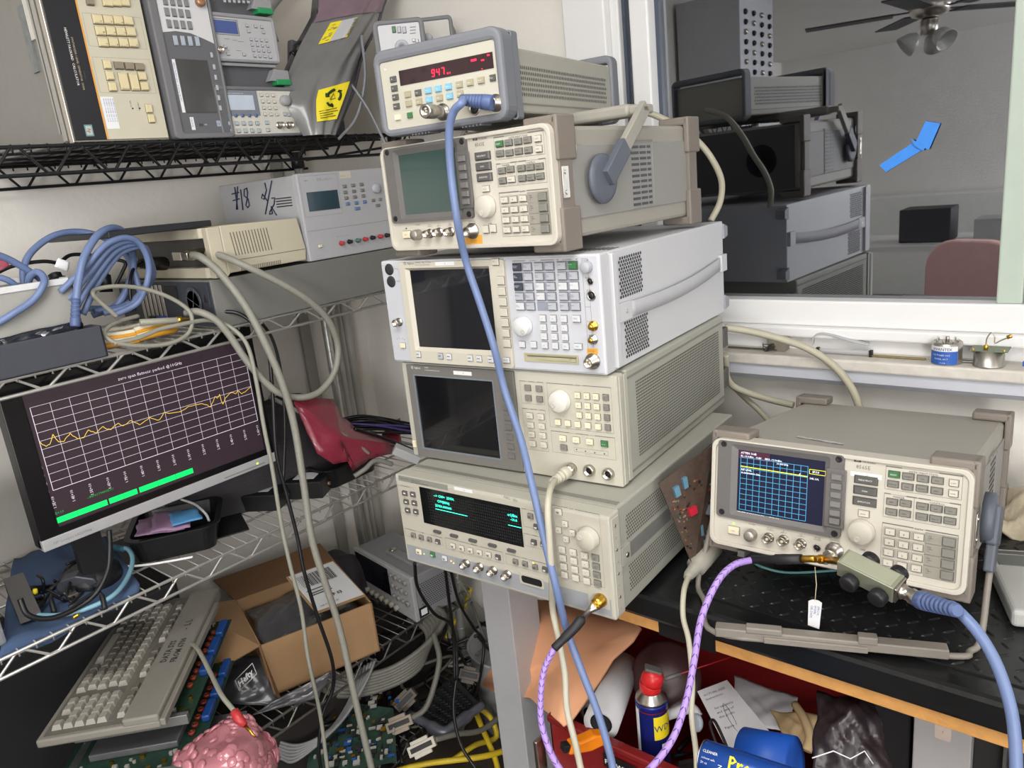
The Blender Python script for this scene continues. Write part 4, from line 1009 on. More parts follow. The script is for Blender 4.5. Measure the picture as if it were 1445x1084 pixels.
# purple cable loop from generator to analyzer
PUR = mat('cable_purple', (172,140,214), .5, noise=.12, nscale=160)
pl = at(1062, 790, d=1.05); sl = at(1135, 789, d=.99)
eo = (at(812, 885, d=1.10)-ad).normalized()
cp, P_ = wired('coaxial_cable', 'braided purple coaxial cable looping from the bottom generator to the propped analyzer', [(782,915,'d',1.10), (768,945,'d',1.10), (763,985,'d',1.09), (766,1030,'d',1.07), (790,1085,'d',1.04), (840,1130,'d',1.0), (900,1100,'d',.99), (945,1050,'d',.99), (968,990,'d',1.0), (980,930,'d',1.01), (990,872,'d',1.02), (1012,822,'d',1.03), (1035,798,'d',1.04), pl], .0046, PUR)
b = MB()
for k in range(4, len(P_)-4, 3):
    p = P_[k]; t = (P_[k+1]-P_[k-1]).normalized(); tc = (CAM-p).normalized(); s_ = t.cross(tc).normalized()
    for q in (-1, 1):
        e0 = p+tc*.0030+s_*.0035*q-t*.003; e1 = p+tc*.0045+s_*.001*q+t*.002
        b.tube([e0, e1], .0006, 5)
obj('woven_fleck', b, mat('fleck_dark', (74,58,110), .6, noise=0), cp)
BSL = mat('heat_shrink', (34,33,36), .55)
obj('heatshrink_sleeve', MB().tube(smooth_path([P_[0]+(P_[0]-P_[2])*-.02, (P_[0]+at(812,885,d=1.10))/2, at(812,885,d=1.10), at(822,872,d=1.105)], 6), [.0062]*6+[.0072]*7+[.0075]*5+[.005], 12), BSL, cp)
obj('cable_plug', MB().tube([at(820,875,d=1.104), at(832,862,d=1.105), ad], [.003,.0045,.009], 14), STEEL, cp)
obj('heatshrink_sleeve', MB().tube([pl, pl.lerp(sl,.45), pl.lerp(sl,.47), pl.lerp(sl,.95)], [.0058,.0060,.0072,.0066], 12), BSL, cp)
obj('cable_plug', MB().cyl(pl.lerp(sl,.95), sl+(sl-pl)*.2, .0048, 12), BRASS, cp)
# thin teal cable lying behind on the mat
TEALC = mat('cable_teal', (98,146,146), .45)
wired('thin_cable', 'thin teal cable lying on the mat under the propped analyzer', [(1058,790,'z',.94), (1075,800,'z',.915), (1110,808,'z',.903), (1165,806,'z',.903), (1230,800,'z',.903)], .0022, TEALC)
# paper tag on a string
tg = thing('hang_tag', 'small white paper tag with blue print hanging on a string', 'tag', Matrix.Translation(at(1150,848,y=.93)))
o_ = tg.matrix_world.translation
b = MB(); b.tube([at(1150,800,y=.945)-o_, at(1152,825,y=.935)-o_, Vector((0,0,0))], .0006, 5); obj('string', b, mat('string', (200,190,160), .8), tg)
c0 = at(1141,848,y=.93)-o_; c1 = at(1160,851,y=.93)-o_; c2 = at(1156,888,y=.93)-o_; c3 = at(1140,882,y=.93)-o_
b = MB(); b.quad([c3, c2, c1, lerp(c1,c0,.3)+Vector((0,0,.003)), lerp(c1,c0,.7)+Vector((0,0,.003)), c0]); obj('card', b, WHITE, tg, solid=.0006)
b = MB(); X_ = (c2-c1).normalized(); Z_ = (c1-c0).normalized()
for k, t in enumerate(('CAL DATE','09 JUN','S/N 214')): b.text(t, lerp(c0, c1, .22+.25*k)+Vector((0,-.0006,0))+X_*.006, X_, Z_, .0042)
obj('tag_print', b, BLUEINK, tg)

# circuit board leaning between the stack and the propped analyzer
def plane_pt(u, v, t): return at(u, v, y=.95+.10*t)
q0, q1, q2, q3 = plane_pt(929,682,.05), at(1006,628,y=1.045), at(1004,800,y=1.03), plane_pt(978,800,.3)
ctr = (q0+q1+q2+q3)/4
pcb = thing('circuit_board', 'bare brown circuit board standing between the stack and the propped analyzer', 'circuit board', Matrix.Translation(q3))
def PQ(s, t, off=0):
    p = (q0*(1-s)+q1*s)*t+(q3*(1-s)+q2*s)*(1-t)-q3; n_ = (q1-q0).cross(q3-q0).normalized(); n_ = n_ if n_.y < 0 else -n_; return p+n_*off
b = MB(); b.quad([PQ(0,0), PQ(1,0), PQ(1,1), PQ(0,1)]); obj('board', b, mat('pcb_brown', (78,62,52), .5, noise=.35, nscale=120), pcb, solid=.0022)
random.seed(11)
cols = [mat('part_tan', (150,120,90), .5), mat('part_blue', (90,130,150), .5), mat('part_dark', (36,32,32), .5), mat('part_green', (50,84,64), .5), mat('part_copper', (150,86,58), .4, .4), mat('part_grey', (120,116,110), .5)]
mbs = [MB() for _ in cols]
def comp(mb, s, t, w_, h_, d_):
    P_ = [PQ(s-w_, t-h_, 0), PQ(s+w_, t-h_, 0), PQ(s+w_, t+h_, 0), PQ(s-w_, t+h_, 0)]; Q_ = [PQ(s-w_, t-h_, d_), PQ(s+w_, t-h_, d_), PQ(s+w_, t+h_, d_), PQ(s-w_, t+h_, d_)]
    mb.quad(Q_)
    for i in range(4): mb.quad([P_[i], P_[(i+1)%4], Q_[(i+1)%4], Q_[i]])
for k in range(230):
    s, t = random.uniform(.06,.94), random.uniform(.05,.82); kk = random.choice((0,0,2,2,2,3,4,4,5))
    comp(mbs[kk], s, t, random.uniform(.008,.03), random.uniform(.004,.012), random.uniform(.002,.006))
comp(mbs[1], .22, .83, .05, .05, .008); comp(mbs[1], .40, .86, .04, .05, .008); comp(mbs[1], .6, .36, .04, .05, .008); comp(mbs[1], .68, .22, .05, .04, .008)
for mb, m_ in zip(mbs, cols): obj('board_components', mb, m_, pcb)
rd = MB(); comp(rd, .42, .58, .09, .035, .012); obj('red_component', rd, mat('part_red', (200,40,60), .4), pcb)
yb = MB(); 
for s, t in ((.48,.14),(.52,.09)): comp(yb, s, t, .05, .016, .006)
obj('yellow_capacitor', yb, mat('part_yellow', (214,160,50), .4), pcb)

# power plug under the analyzer with its pale cord
pp = thing('power_plug', 'beige power connector lying on the mat left of the propped analyzer', 'plug', pose((-.53,.955,.90)))
a = at(1000,775,z=.94); c = at(968,822,z=.915)
cc_, P_ = wired('mains_lead', 'pale power cord with grey strain relief hanging over the bench edge', [at(972,812,z=.925), at(965,835,d=1.15), (964,870,'d',1.13), (972,905,'d',1.12), (977,960,'d',1.11), (976,1010,'d',1.10), (982,1060,'d',1.09), (984,1110,'d',1.08)], .0042, mat('cord_pale', (186,180,162), .5, noise=.05))
b = MB(); ob = pp.matrix_world.translation
dd = (at(995,785,z=.935)-at(972,812,z=.925)); s0 = at(972,812,z=.925)-ob
b.tube([s0-dd*.15, s0, s0+dd*.4, s0+dd*.42, s0+dd*1.5], [.005,.0085,.0105,.016,.017], 12); obj('plug_body', b, mat('plug_beige', (150,146,134), .5), pp)
# handheld meter at the right edge, crumpled cloth behind it
m0, m1, m2 = at(1427,886,z=.903), at(1440,800,z=.903), at(1490,892,z=.903)
mm = thing('handheld_meter', 'light grey handheld meter lying on the mat at the right edge', 'meter', pose(m0, atan2((m2-m0).y, (m2-m0).x)))
ln = (m1-m0).length
obj('meter_body', MB().box((0,0,0), (.085,ln,.026)), mat('meter_grey', (178,178,174), .5), mm, bevel=.006, seg=3)
obj('display_window', MB().box((.010,ln-.055,.0255), (.075,ln-.022,.027)), mat('meter_panel', (100,104,98), .4), mm, bevel=.001)
obj('label_strip', MB().box((.014,ln-.018,.0255), (.070,ln-.010,.027)), DGREYK, mm)
b = MB(); random.seed(5)
cc = at(1440,705,d=1.3)
b.sheet(lambda u, v: Vector((.0,.0,.0))+Vector(((u-.2)*.24, (v-.5)*.14, .05*sin(pi*min(1,u*1.1))*sin(pi*v)+.014*sin(17*u+9*v)+.008*sin(31*v-12*u))), 22, 16)
o = obj('folded_cloth', b, mat('cream_cloth', (196,184,160), .9, bump=.4, bscale=120), loc=at(1432,725,z=.915)-Vector((0,0,.002)), solid=.004); tag(o, 'cream crumpled cloth lying on the mat behind the propped analyzer', 'cloth')

# ---- things on the sill
SZ = 1.149
def zs(u, v):
    p = at(u, v, z=SZ)
    if p.y > 1.512: q = at(u, v, y=1.512); p = Vector((q.x, 1.512, SZ))
    return p
sc = thing('transformer_block', 'small dusty metal block with wires standing on the window sill', 'component', pose(zs(1084,493)))
BLKM = mat('dusty_block', (140,132,118), .6, .3, noise=.25)
obj('block_body', MB().box((0,-.004,0), (.036,.024,.030)), BLKM, sc, bevel=.001)
obj('block_lid', MB().box((-.008,-.006,.030), (.042,.026,.032)), mat('dusty_lid', (160,152,138), .6, .2, noise=.2), sc)
b = MB(); random.seed(9)
for k in range(5): b.tube(smooth_path([Vector((random.uniform(-.012,.02), -.006+random.uniform(-.004,.002), random.uniform(.001,.02))) for _ in range(5)], 5), .0009, 5)
obj('wire_tangle', b, mat('dark_wire', (70,66,62), .5, .4), sc)
# short chain of small parts
def chain(label, pts, m_, sz=.003):
    b = MB(); random.seed(len(pts)); P_ = smooth_path([zs(*p)+Vector((0,0,sz)) for p in pts], 8)
    for i, p in enumerate(P_):
        t = (P_[min(i+1, len(P_)-1)]-P_[max(0, i-1)]).normalized(); n_ = Vector((0,0,1)) if i % 2 else Vector((0,1,0)).cross(t).normalized()
        s_ = t.cross(n_).normalized(); loop = [p+t*.0042*cos(a*pi/4)+s_*.0024*sin(a*pi/4) for a in range(9)]
        b.tube(loop, .0013, 5, cap=False)
    tag(obj('bead_chain', b, m_), label, 'chain')
chain('dark metal chain lying on the sill left of the dusty block', [(1030,486),(1045,483),(1060,481),(1080,484)], mat('chain_dark', (120,116,108), .4, .8))
chain('brass coloured chain lying between ribbon cable and blue label can', [(1232,492),(1245,491),(1262,491),(1280,493),(1303,494)], mat('chain_brass', (170,148,96), .4, .8))
chain('short silver chain lying between the two metal cans', [(1358,498),(1366,500),(1376,501)], mat('chain_silver', (170,168,160), .3, 1))
rb = thing('ribbon_cable', 'folded grey ribbon cable with black connectors on the window sill', 'ribbon cable', pose(zs(1155,494)))
o_ = rb.matrix_world.translation
A0, A1, A2, A3 = zs(1155,491), at(1146,474,y=1.514), at(1168,472,y=1.514), zs(1228,490)
def strip(P_, w_, m_, nm, par, th=.0009):
    P_ = smooth_path(P_, 8); b = MB(); b.sheet(lambda u, v: P_[min(len(P_)-1, int(round(u*(len(P_)-1))))]-o_+Vector(w_)*v, len(P_)-1, 1); obj(nm, b, m_, par, solid=th)
RIB = mat('ribbon_grey', (176,176,178), .5, noise=.05)
strip([zs(1155,492)+Vector((0,0,.002)), zs(1190,494)+Vector((0,0,.002)), zs(1228,491)+Vector((0,0,.002))], (0,0,.010), RIB, 'ribbon', rb)
strip([at(1146,488,y=1.510), at(1147,478,y=1.512), at(1155,472,y=1.514), at(1170,473,y=1.514), at(1200,482,y=1.512), at(1225,488,y=1.510)], (0,.012,.004), RIB, 'ribbon', rb)
for u in (1154, 1229): 
    p = zs(u, 492)-o_; obj('ribbon_plug', MB().box(p+Vector((-.003,-.003,0)), p+Vector((.003,.006,.013))), BLACKP, rb, bevel=.0005)
c1 = zs(1337,503); can = thing('metal_can', 'silver metal can with a blue and white label on the window sill', 'can', pose((c1.x, 1.505, SZ)))
rC = .0245; CH = mat('brushed_can', (176,172,164), .35, .9, noise=.08)
obj('can_body', MB().lathe([(rC-.001,0),(rC,.001),(rC,.039),(rC-.003,.041),(rC-.004,.0395),(0,.0395)], (0,0,0), (0,0,1), 36), CH, can)
b = MB()
a0, a1_ = radians(200), radians(322)
b.sheet(lambda u, v: Vector(((rC+.0004)*cos(a0+(a1_-a0)*u), (rC+.0004)*sin(a0+(a1_-a0)*u), .002+.024*v)), 16, 1); obj('blue_label', b, mat('label_blue', (44,92,176), .45, noise=0), can)
b = MB(); b.sheet(lambda u, v: Vector(((rC+.0004)*cos(a0+(a1_-a0)*u), (rC+.0004)*sin(a0+(a1_-a0)*u), .026+.009*v)), 16, 1); obj('white_label', b, WHITE, can)
def wrap_text(par, t, ang, z, size, r, m_, nm):
    key = MB(); key.text(t, (0,0,0), (1,0,0), (0,0,1), size, 'CENTER')
    for v in key.bm.verts:
        x, z_ = v.co.x, v.co.z; v.co = Vector((r*cos(ang+x/r), r*sin(ang+x/r), z+z_))
    me = key.mesh(nm, False); me.materials.append(m_); obj(nm, me, None, par)
wrap_text(can, 'AVANTEK', radians(262), .0275, .0075, rC+.0008, mat('ink_navy', (30,50,110), noise=0), 'can_lettering')
wrap_text(can, 'YIG TUNED OSC', radians(258), .018, .004, rC+.0008, WINK, 'can_lettering'); wrap_text(can, 'MODEL AV 7', radians(258), .011, .004, rC+.0008, WINK, 'can_lettering'); wrap_text(can, 'U.S.A.', radians(266), .004, .004, rC+.0008, WINK, 'can_lettering')
b = MB(); b.cyl((0,0,.039), (0,0,.049), .0032, 10)
for k in range(7): a = k*.9; b.cyl((.017*cos(a),.017*sin(a),.039), (.017*cos(a),.017*sin(a),.0455), .0012, 6)
obj('terminal_pins', b, CH, can)
c2 = at(1394,512,y=1.495); yc2 = thing('oscillator_can', 'steel can with a green circuit board lid and thin bent cable on the sill', 'component', pose((c2.x, 1.503, SZ)))
obj('can_body', MB().lathe([(.0235,0),(.0245,.0015),(.0245,.003),(.0235,.004),(.0235,.030),(0,.030)], (0,0,0), (0,0,1), 36), CH, yc2)
obj('circuit_lid', MB().box((-.027,-.022,.030), (.030,.024,.0315)), mat('lid_green', (112,124,100), .5, noise=.2, nscale=200), yc2)
b = MB()
for x, y in ((-.022,-.018),(.024,-.018),(-.022,.02),(.026,.02)): b.cyl((x,y,.028), (x,y,.034), .002, 8)
b.cyl((-.004,-.012,.0315), (-.004,-.012,.040), .0035, 10); obj('brass_stud', b, BRASS, yc2)
b = MB(); b.tube(smooth_path([Vector((-.004,-.012,.038)), Vector((-.003,-.012,.052)), Vector((.003,-.012,.062)), Vector((.008,-.012,.056)), Vector((.009,-.012,.044)), Vector((.016,-.012,.048)), Vector((.028,-.012,.055))], 6), .0011, 8); obj('bent_cable', b, STEEL, yc2)
b = MB(); b.cyl((.026,-.012,.0545), (.033,-.012,.058), .0036, 6); obj('cable_nut', b, BRASS, yc2)
o = obj('blue_part', MB().box((0,0,0), (.02,.012,.008)), mat('label_blue', (44,92,176), .45), loc=zs(1443,512), bevel=.001); tag(o, 'tiny blue part on the sill at the right edge of the photo', 'component')
# blue tape on the glass
q = [at(*p, y=1.568) for p in ((1241,233),(1290,200),(1301,212),(1250,243))]; r_ = [at(*p, y=1.566) for p in ((1290,205),(1306,171),(1327,174),(1311,211))]
b = MB(); b.quad(q); b.quad(r_); b.quad([at(*p, y=1.564) for p in ((1286,196),(1306,207),(1303,213),(1290,206))])
TAPE = mat('painters_tape', (60,140,232), .6, noise=.06, nscale=60)
o = obj('tape_strip', b, TAPE, solid=.0005); tag(o, 'bent strip of bright blue tape stuck on the window pane', 'tape')
# ================================================================== UNDER THE BENCH
REDM = mat('toolbox_red', (124,26,28), .35, noise=.08, coat=.2)
def flat(name, pts, m, solid=0, parent=None, smooth=False, o=None):
    b = MB(); b.quad([p-(o or Vector((0,0,0))) for p in pts]); ob = obj(name, b, m, parent, solid=solid); return ob
tz = .64
f0, f1 = at(775,1012,z=tz), at(1010,1098,z=tz); dx = (f1-f0); yaw_ = atan2(dx.y, dx.x)
TB = thing('toolbox', 'open red metal toolbox full of clutter under the bench', 'toolbox', pose((f0.x, f0.y, tz-.22), 0))
W_, D_2 = .44, .34
b = MB(); b.box((0,0,0), (W_,D_2,.004)); b.box((0,0,0), (W_,.004,.22)); b.box((0,0,0), (.004,D_2,.22)); b.box((W_-.004,0,0), (W_,D_2,.22)); b.box((0,D_2-.004,0), (W_,D_2,.235)); obj('box_shell', b, REDM, TB, bevel=.001)
b = MB(); b.box((-.003,-.004,.212), (W_,.014,.224), .003); b.box((-.004,0,.212),(.010,D_2,.224),.003); obj('rolled_rim', b, REDM, TB)
b = MB(); b.prism([(D_2-.002,.22),(D_2+.05,.40),(D_2+.054,.40),(D_2+.004,.22)], 'x', 0, W_-.01); b.prism([(D_2-.006,.24),(D_2-.002,.255),(D_2+.002,.25),(D_2-.002,.236)], 'x', .0, W_-.01); obj('lid', b, REDM, TB)
tf = TB.matrix_world.translation
sp0 = at(850,1042,y=tf.y-.002)-tf; sp1 = at(908,1062,y=tf.y-.002)-tf
b = MB(); b.quad([Vector((sp0.x,-.0045,.176)), Vector((sp0.x+.066,-.0045,.176)), Vector((sp0.x+.066,-.0045,.203)), Vector((sp0.x,-.0045,.203))]); obj('maker_label', b, mat('label_black', (24,22,24), .4, noise=0), TB)
b = MB(); b.text('FLOWMASTER', (sp0.x+.003,-.0052,.1835), (1,0,0), (0,0,1), .0125, bold=.015); obj('maker_lettering', b, WINK, TB)
b = MB()
for k in range(14): a = k*pi/7; b.quad([Vector((sp0.x+.10+.004*cos(a),-.0048,.175+.004*sin(a))), Vector((sp0.x+.10+.010*cos(a+.1),-.0048,.175+.010*sin(a+.1))), Vector((sp0.x+.10+.010*cos(a-.1),-.0048,.175+.010*sin(a-.1)))])
obj('starburst_sticker', b, WINK, TB)
b = MB(); b.box((-.02,-.03,.10), (.07,-.004,.112), .003); b.box((-.02,-.028,.112), (-.012,-.004,.18), .002); obj('latch_handle', b, STEEL, TB)
b = MB(); b.text('Kobalt', (.17,D_2+.030,.355), (1,0,0), (0,.26,.96), .03, bold=.02); obj('lid_lettering', b, WINK, TB)
FB = tz-.216     # toolbox floor
# foam / orange sheet
ORG = mat('orange_foam', (240,176,134), .85, noise=.06, nscale=4)
os_ = thing('orange_sheet', 'large curved sheet of orange foam leaning from the bench into the toolbox', 'foam sheet', pose(at(790,1015,d=1.28)))
oo = os_.matrix_world.translation
out_ = [(690,950,1.66),(742,846,1.62),(800,850,1.56),(870,868,1.46),(905,887,1.40),(893,905,1.38),(865,930,1.36),(848,958,1.34),(826,990,1.31),(806,1018,1.28),(795,1024,1.27),(786,1016,1.29),(770,1004,1.36),(748,985,1.50),(715,985,1.62),(680,966,1.68)]
b = MB(); cen = b.bm.verts.new(at(800,930,d=1.42)-oo); mid = [b.bm.verts.new((at(u*.5+400,v*.5+465,d=dd*.5+.71+.01)-oo)) for u, v, dd in out_]; rim = [b.bm.verts.new(at(u,v,d=dd)-oo) for u, v, dd in out_]
n = len(out_)
for i in range(n):
    j = (i+1) % n
    for q in ((cen, mid[i], mid[j]), (mid[i], rim[i], rim[j], mid[j])): f = b.bm.faces.new(q); f.smooth = True
obj('foam', b, ORG, os_, solid=.006)
# paper rolls
PAP = mat('paper_white', (196,194,196), .8, noise=.04)
def roll(label, p0, p1, r):
    p0, p1 = Vector(p0), Vector(p1); t = thing('paper_roll', label, 'paper roll', Matrix.Translation(p0)); L_ = p1-p0
    obj('roll_sheet', MB().lathe([(r*.62,.002),(r,0),(r*.985,L_.length),(r*.6,L_.length),(r*.6,L_.length*.5)], (0,0,0), L_, 24), PAP, t)
    obj('roll_core', MB().lathe([(r*.63,.001),(r*.55,.001),(r*.5,.02),(0,.02)], (0,0,0), L_, 20), mat('core_dark', (20,20,22), .9), t)
roll('long white paper roll with a dark open end in the toolbox', at(848,1022,d=1.27), at(880,940,d=1.42), .030)
roll('short white paper roll tucked behind the longer one', at(832,1008,d=1.36), at(862,965,d=1.44), .020)
# orange handle
b = MB()
ca_, cb_ = at(800,1053,d=1.16), at(857,1040,d=1.19); ax = (cb_-ca_).normalized(); up = (Vector((0,0,1))-ax*ax.z).normalized(); sd = ax.cross(up)
a = Matrix.Translation(ca_); a.col[0][:3] = ax; a.col[1][:3] = sd; a.col[2][:3] = up
L_ = (cb_-ca_).length
ok = thing('utility_knife', 'orange plastic handled cutter resting on the toolbox rim', 'knife', a)
b.prism([(0,-.010),(L_*.55,-.012),(L_,-.004),(L_*.98,.010),(L_*.6,.014),(L_*.45,.011),(.004,.006)], 'y', -.010, .010); obj('handle', b, mat('knife_orange', (236,132,20), .4), ok, bevel=.003)
obj('black_tip', MB().box((-.008,-.007,-.007), (.003,.007,.005)), BLACKP, ok, bevel=.001)
# spray can
sc0 = at(919,985,d=1.255); rr_ = .0262
wd = thing('spray_can', 'blue and yellow spray can with red nozzle cap standing in the toolbox', 'spray can', pose((sc0.x, sc0.y, FB)))
hb = sc0.z-FB
SB = mat('can_blue', (36,44,128), .3, .3, noise=.03)
obj('can_body', MB().lathe([(.024,0),(rr_,.003),(rr_,hb-.006),(rr_+.0008,hb-.004),(rr_+.0008,hb-.001),(rr_-.001,hb)], (0,0,0), (0,0,1), 40), SB, wd)
obj('can_shoulder', MB().lathe([(rr_,hb-.001),(rr_*.98,hb+.004),(rr_*.62,hb+.014),(rr_*.6,hb+.018),(0,hb+.018)], (0,0,0), (0,0,1), 40), STEEL, wd)
def wrap_patch(par, nm, a0, a1_, z0, z1, r, m_, round_=0):
    b = MB(); b.sheet(lambda u, v: Vector((r*cos(a0+(a1_-a0)*u), r*sin(a0+(a1_-a0)*u), z0+(z1-z0)*v)), 20, 1); me = b.mesh(nm); me.materials.append(m_); obj(nm, me, None, par)
va = atan2(CAM.y-sc0.y, CAM.x-sc0.x)
wrap_patch(wd, 'yellow_shield', va+.05, va+1.9, hb-.062, hb-.018, rr_+.0004, mat('shield_yellow', (238,214,40), .4, noise=0))
wrap_patch(wd, 'white_side_panel', va-1.5, va-.95, hb-.11, hb-.01, rr_+.0004, WHITE); wrap_patch(wd, 'red_stripe', va-.9, va+1.4, hb-.0125, hb-.0105, rr_+.0005, REDM)
wrap_text(wd, 'WD-40', va+1.0, hb-.046, .0165, rr_+.0009, mat('ink_navy', (30,50,110), noise=0), 'can_lettering')
wrap_patch(wd, 'small_emblem', va+.5, va+1.0, hb-.09, hb-.072, rr_+.0006, WHITE)
ct = Vector((0,0,hb+.016)); dv = Vector((cos(va+1.2), sin(va+1.2), 0))
dv = Vector((cos(va+1.35), sin(va+1.35), 0))
b = MB(); b.lathe([(.0172,0),(.0182,.004),(.0180,.012),(.0170,.018)], ct, (0,0,1), 28); b.lathe([(.0172,0),(.0185,.010),(.0160,.022),(.0100,.028),(0,.029)], ct+Vector((0,0,.012)), dv*.38+Vector((0,0,1)), 28); obj('spray_cap', b, mat('cap_red', (200,34,38), .35), wd)
b = MB(); b.box((-.0085,-.015,0), (.0085,.013,.006), .002, M=Matrix.Translation(ct+Vector((0,0,.036))+dv*.006) @ Matrix.Rotation(va, 4, 'Z') @ Matrix.Rotation(-.35, 4, 'X')); obj('spray_trigger', b, DGREYK, wd)
b = MB(); s0 = ct+dv*.024+Vector((0,0,.024)); s1 = at(1035,926,d=1.25)-wd.matrix_world.translation; b.tube([s0, s1], .0012, 6); obj('spray_straw', b, mat('straw_red', (170,30,40), .4), wd)
b = MB(); b.tube([s0, s0+(s1-s0).normalized()*.028], .0035, 8); obj('straw_holder', b, DGREYK, wd)
# dark translucent bowl
bw = at(940,955,d=1.36)
o = obj('plastic_bowl', MB().lathe([(.055,-.004),(.062,-.002),(.062,.001),(.056,.003),(.045,.010),(.02,.014),(0,.0145)], (0,0,0), (CAM-bw)+Vector((0,-.3,.5)), 36), mat('smoky_brown', (70,44,44), .35, noise=.1, alpha=1), loc=bw); tag(o, 'smoky brown plastic bowl standing on edge behind the spray can', 'bowl')
# printed leaflet
lf = [at(*p, d=dd) for *p, dd in ((1040,1086,1.10),(1092,1040,1.12),(1026,960,1.25),(984,976,1.25))]
t = thing('paper_leaflet', 'white printed leaflet with line drawing leaning in the toolbox', 'leaflet', Matrix.Translation(lf[3])); o_ = lf[3]
flat('paper', lf, PAP, .001, t, o=o_)
X_ = (lf[2]-lf[3]).normalized(); Y_ = (lf[0]-lf[3]); Yn = Y_.normalized(); nn = X_.cross(Yn).normalized(); nn = nn if nn.dot(CAM-o_) > 0 else -nn
b = MB(); random.seed(2)
for k, (s_, yy) in enumerate((('ACTUAL SIZE',.10),('Instructions',.16),('for assembly',.30),('and care of',.36),('this product',.42),('Figure 1',.56))): b.text(s_, X_*(.006 if k < 2 else .012)+Y_*yy+nn*.0012, X_, -Yn, .0062)
b.tube([X_*(.028+.004*cos(a*.6))+Y_*.45+Yn*(.03*sin(a*.6))+nn*.001 for a in range(12)], .0004, 4)
for k in range(14): p = X_*random.uniform(.02,.05)+Y_*random.uniform(.68,.9); b.tube([p+nn*.001, p+X_*.008+Yn*random.uniform(-.01,.01)+nn*.001], .0004, 4)
obj('leaflet_print', b, INK, t)
def crumple(name, label, cat, corners, m, amp=.01, seed=1, n=14, freq=9, solid=.002, bulge=0):
    """cloth or bag: four corner points (bl, br, tr, tl) with folds"""
    random.seed(seed); ph = [random.uniform(0, 6) for _ in range(8)]; c = [Vector(p) for p in corners]; o_ = c[0]
    nrm = (c[1]-c[0]).cross(c[3]-c[0]).normalized(); nrm = nrm if nrm.dot(CAM-o_) > 0 else -nrm
    def fn(u, v):
        p = (c[0]*(1-u)+c[1]*u)*(1-v)+(c[3]*(1-u)+c[2]*u)*v
        h_ = abs(sin(freq*u+3*v+ph[0]))*.5+sin(freq*.8*v-4*u+ph[1])*.4+abs(sin(freq*1.7*(u+v)+ph[2]))*.35+sin(freq*2.3*(u-v)+ph[3])*.2
        e = .3+.7*sin(pi*u)*sin(pi*v)
        return p-o_+nrm*(amp*h_*e+bulge*sin(pi*u)*sin(pi*v))+(c[1]-c[0])*(.02*sin(11*v+ph[4]))+(c[3]-c[0])*(.02*sin(9*u+ph[5]))
    b = MB(); b.sheet(fn, n, n); o = obj(name, b, m, loc=o_, solid=solid)
    if label: tag(o, label, cat)
    return o
crumple('paper_towel', 'crumpled white paper lying at the back of the toolbox', 'paper', [at(1045,1020,d=1.25), at(1110,1035,d=1.22), at(1125,985,d=1.27), at(1035,955,d=1.33)], PAP, .008, 3, freq=6)
o = crumple('work_glove', 'beige leather work glove lying in the toolbox behind the blue tape roll', 'glove', [at(1112,1052,d=1.16), at(1150,1058,d=1.14), at(1160,1010,d=1.17), at(1088,1004,d=1.21)], mat('glove_beige', (172,146,108), .8, noise=.1), .012, 4, freq=5)
b = MB(); g0 = at(1121,993,d=1.19)-o.location; g1 = at(1143,1040,d=1.14)-o.location; g2 = at(1138,1060,d=1.13)-o.location; b.tube(smooth_path([g0, (g0+g1)/2+Vector((.003,0,.004)), g1, g2], 5), [.006+.002*(k/15) for k in range(16)], 8); obj('glove_finger', b, _M['glove_beige'], o)
# roll of blue tape
bt = at(1085,1055,d=1.06); axd = (at(1046,1045,d=1.10)-at(1128,1065,d=1.03)).normalized()
tp = thing('tape_roll', 'wide roll of blue painters tape in the toolbox', 'tape roll', Matrix.Translation(at(1050,1050,d=1.09)))
L_ = (at(1128,1065,d=1.04)-at(1050,1050,d=1.09)); r_ = .040
LL = L_.length*.92
obj('tape_band', MB().lathe([(r_*.7,0),(r_,0),(r_,LL),(r_*.7,LL)], Vector((0,0,-.022)), L_, 40), mat('tape_deep_blue', (20,80,176), .5, noise=.03), tp)
obj('tape_core', MB().lathe([(r_*.7,.0005),(r_*.64,.0005),(r_*.64,LL-.0005),(r_*.7,LL-.0005)], Vector((0,0,-.022)), L_, 32), mat('core_card', (150,120,84), .8), tp)
# lying blue can
k0, k1 = at(993,1068,d=1.03), at(1075,1096,d=.98); L_ = k1-k0
bc = thing('cleaner_can', 'blue can with yellow and white lettering lying at the toolbox front', 'can', Matrix.Translation(k0))
obj('can_body', MB().lathe([(.016,0),(.0215,.001),(.0225,.003),(.0225,.12),(.02,.122)], (0,0,0), L_, 32), mat('can_blue2', (24,70,150), .3, .2), bc)
obj('can_rim', MB().lathe([(.017,-.0005),(.0228,.0002),(.0230,.002),(.0215,.0005),(.017,.0015),(0,.0015)], (0,0,0), L_, 32), STEEL, bc)
Ld = L_.normalized(); tv = (CAM-k0).normalized(); tv = (tv-Ld*tv.dot(Ld)).normalized(); upd = Ld.cross(tv); upd = upd if upd.z > 0 else -upd
b = MB()
for k, (s_, sz, off, z) in enumerate((('Pro',.022,.042,-.004),)): b.text(s_, Ld*off+tv*.0232+upd*z, Ld, upd, sz, bold=.02)
obj('can_lettering', b, mat('ink_yellow', (236,222,40), .5, noise=0), bc)
b = MB(); b.text('New!', Ld*.030+tv*.0233+upd*-.003, upd*-1, Ld, .008); b.text('CLEANER', Ld*.006+tv*.0233+upd*.006, Ld, upd, .005); b.text('solvent safe', Ld*.006+tv*.0233+upd*-.002, Ld, upd, .004); b.text('20 oz', Ld*.006+tv*.0233+upd*-.008, Ld, upd, .004); obj('can_small_print', b, WINK, bc)
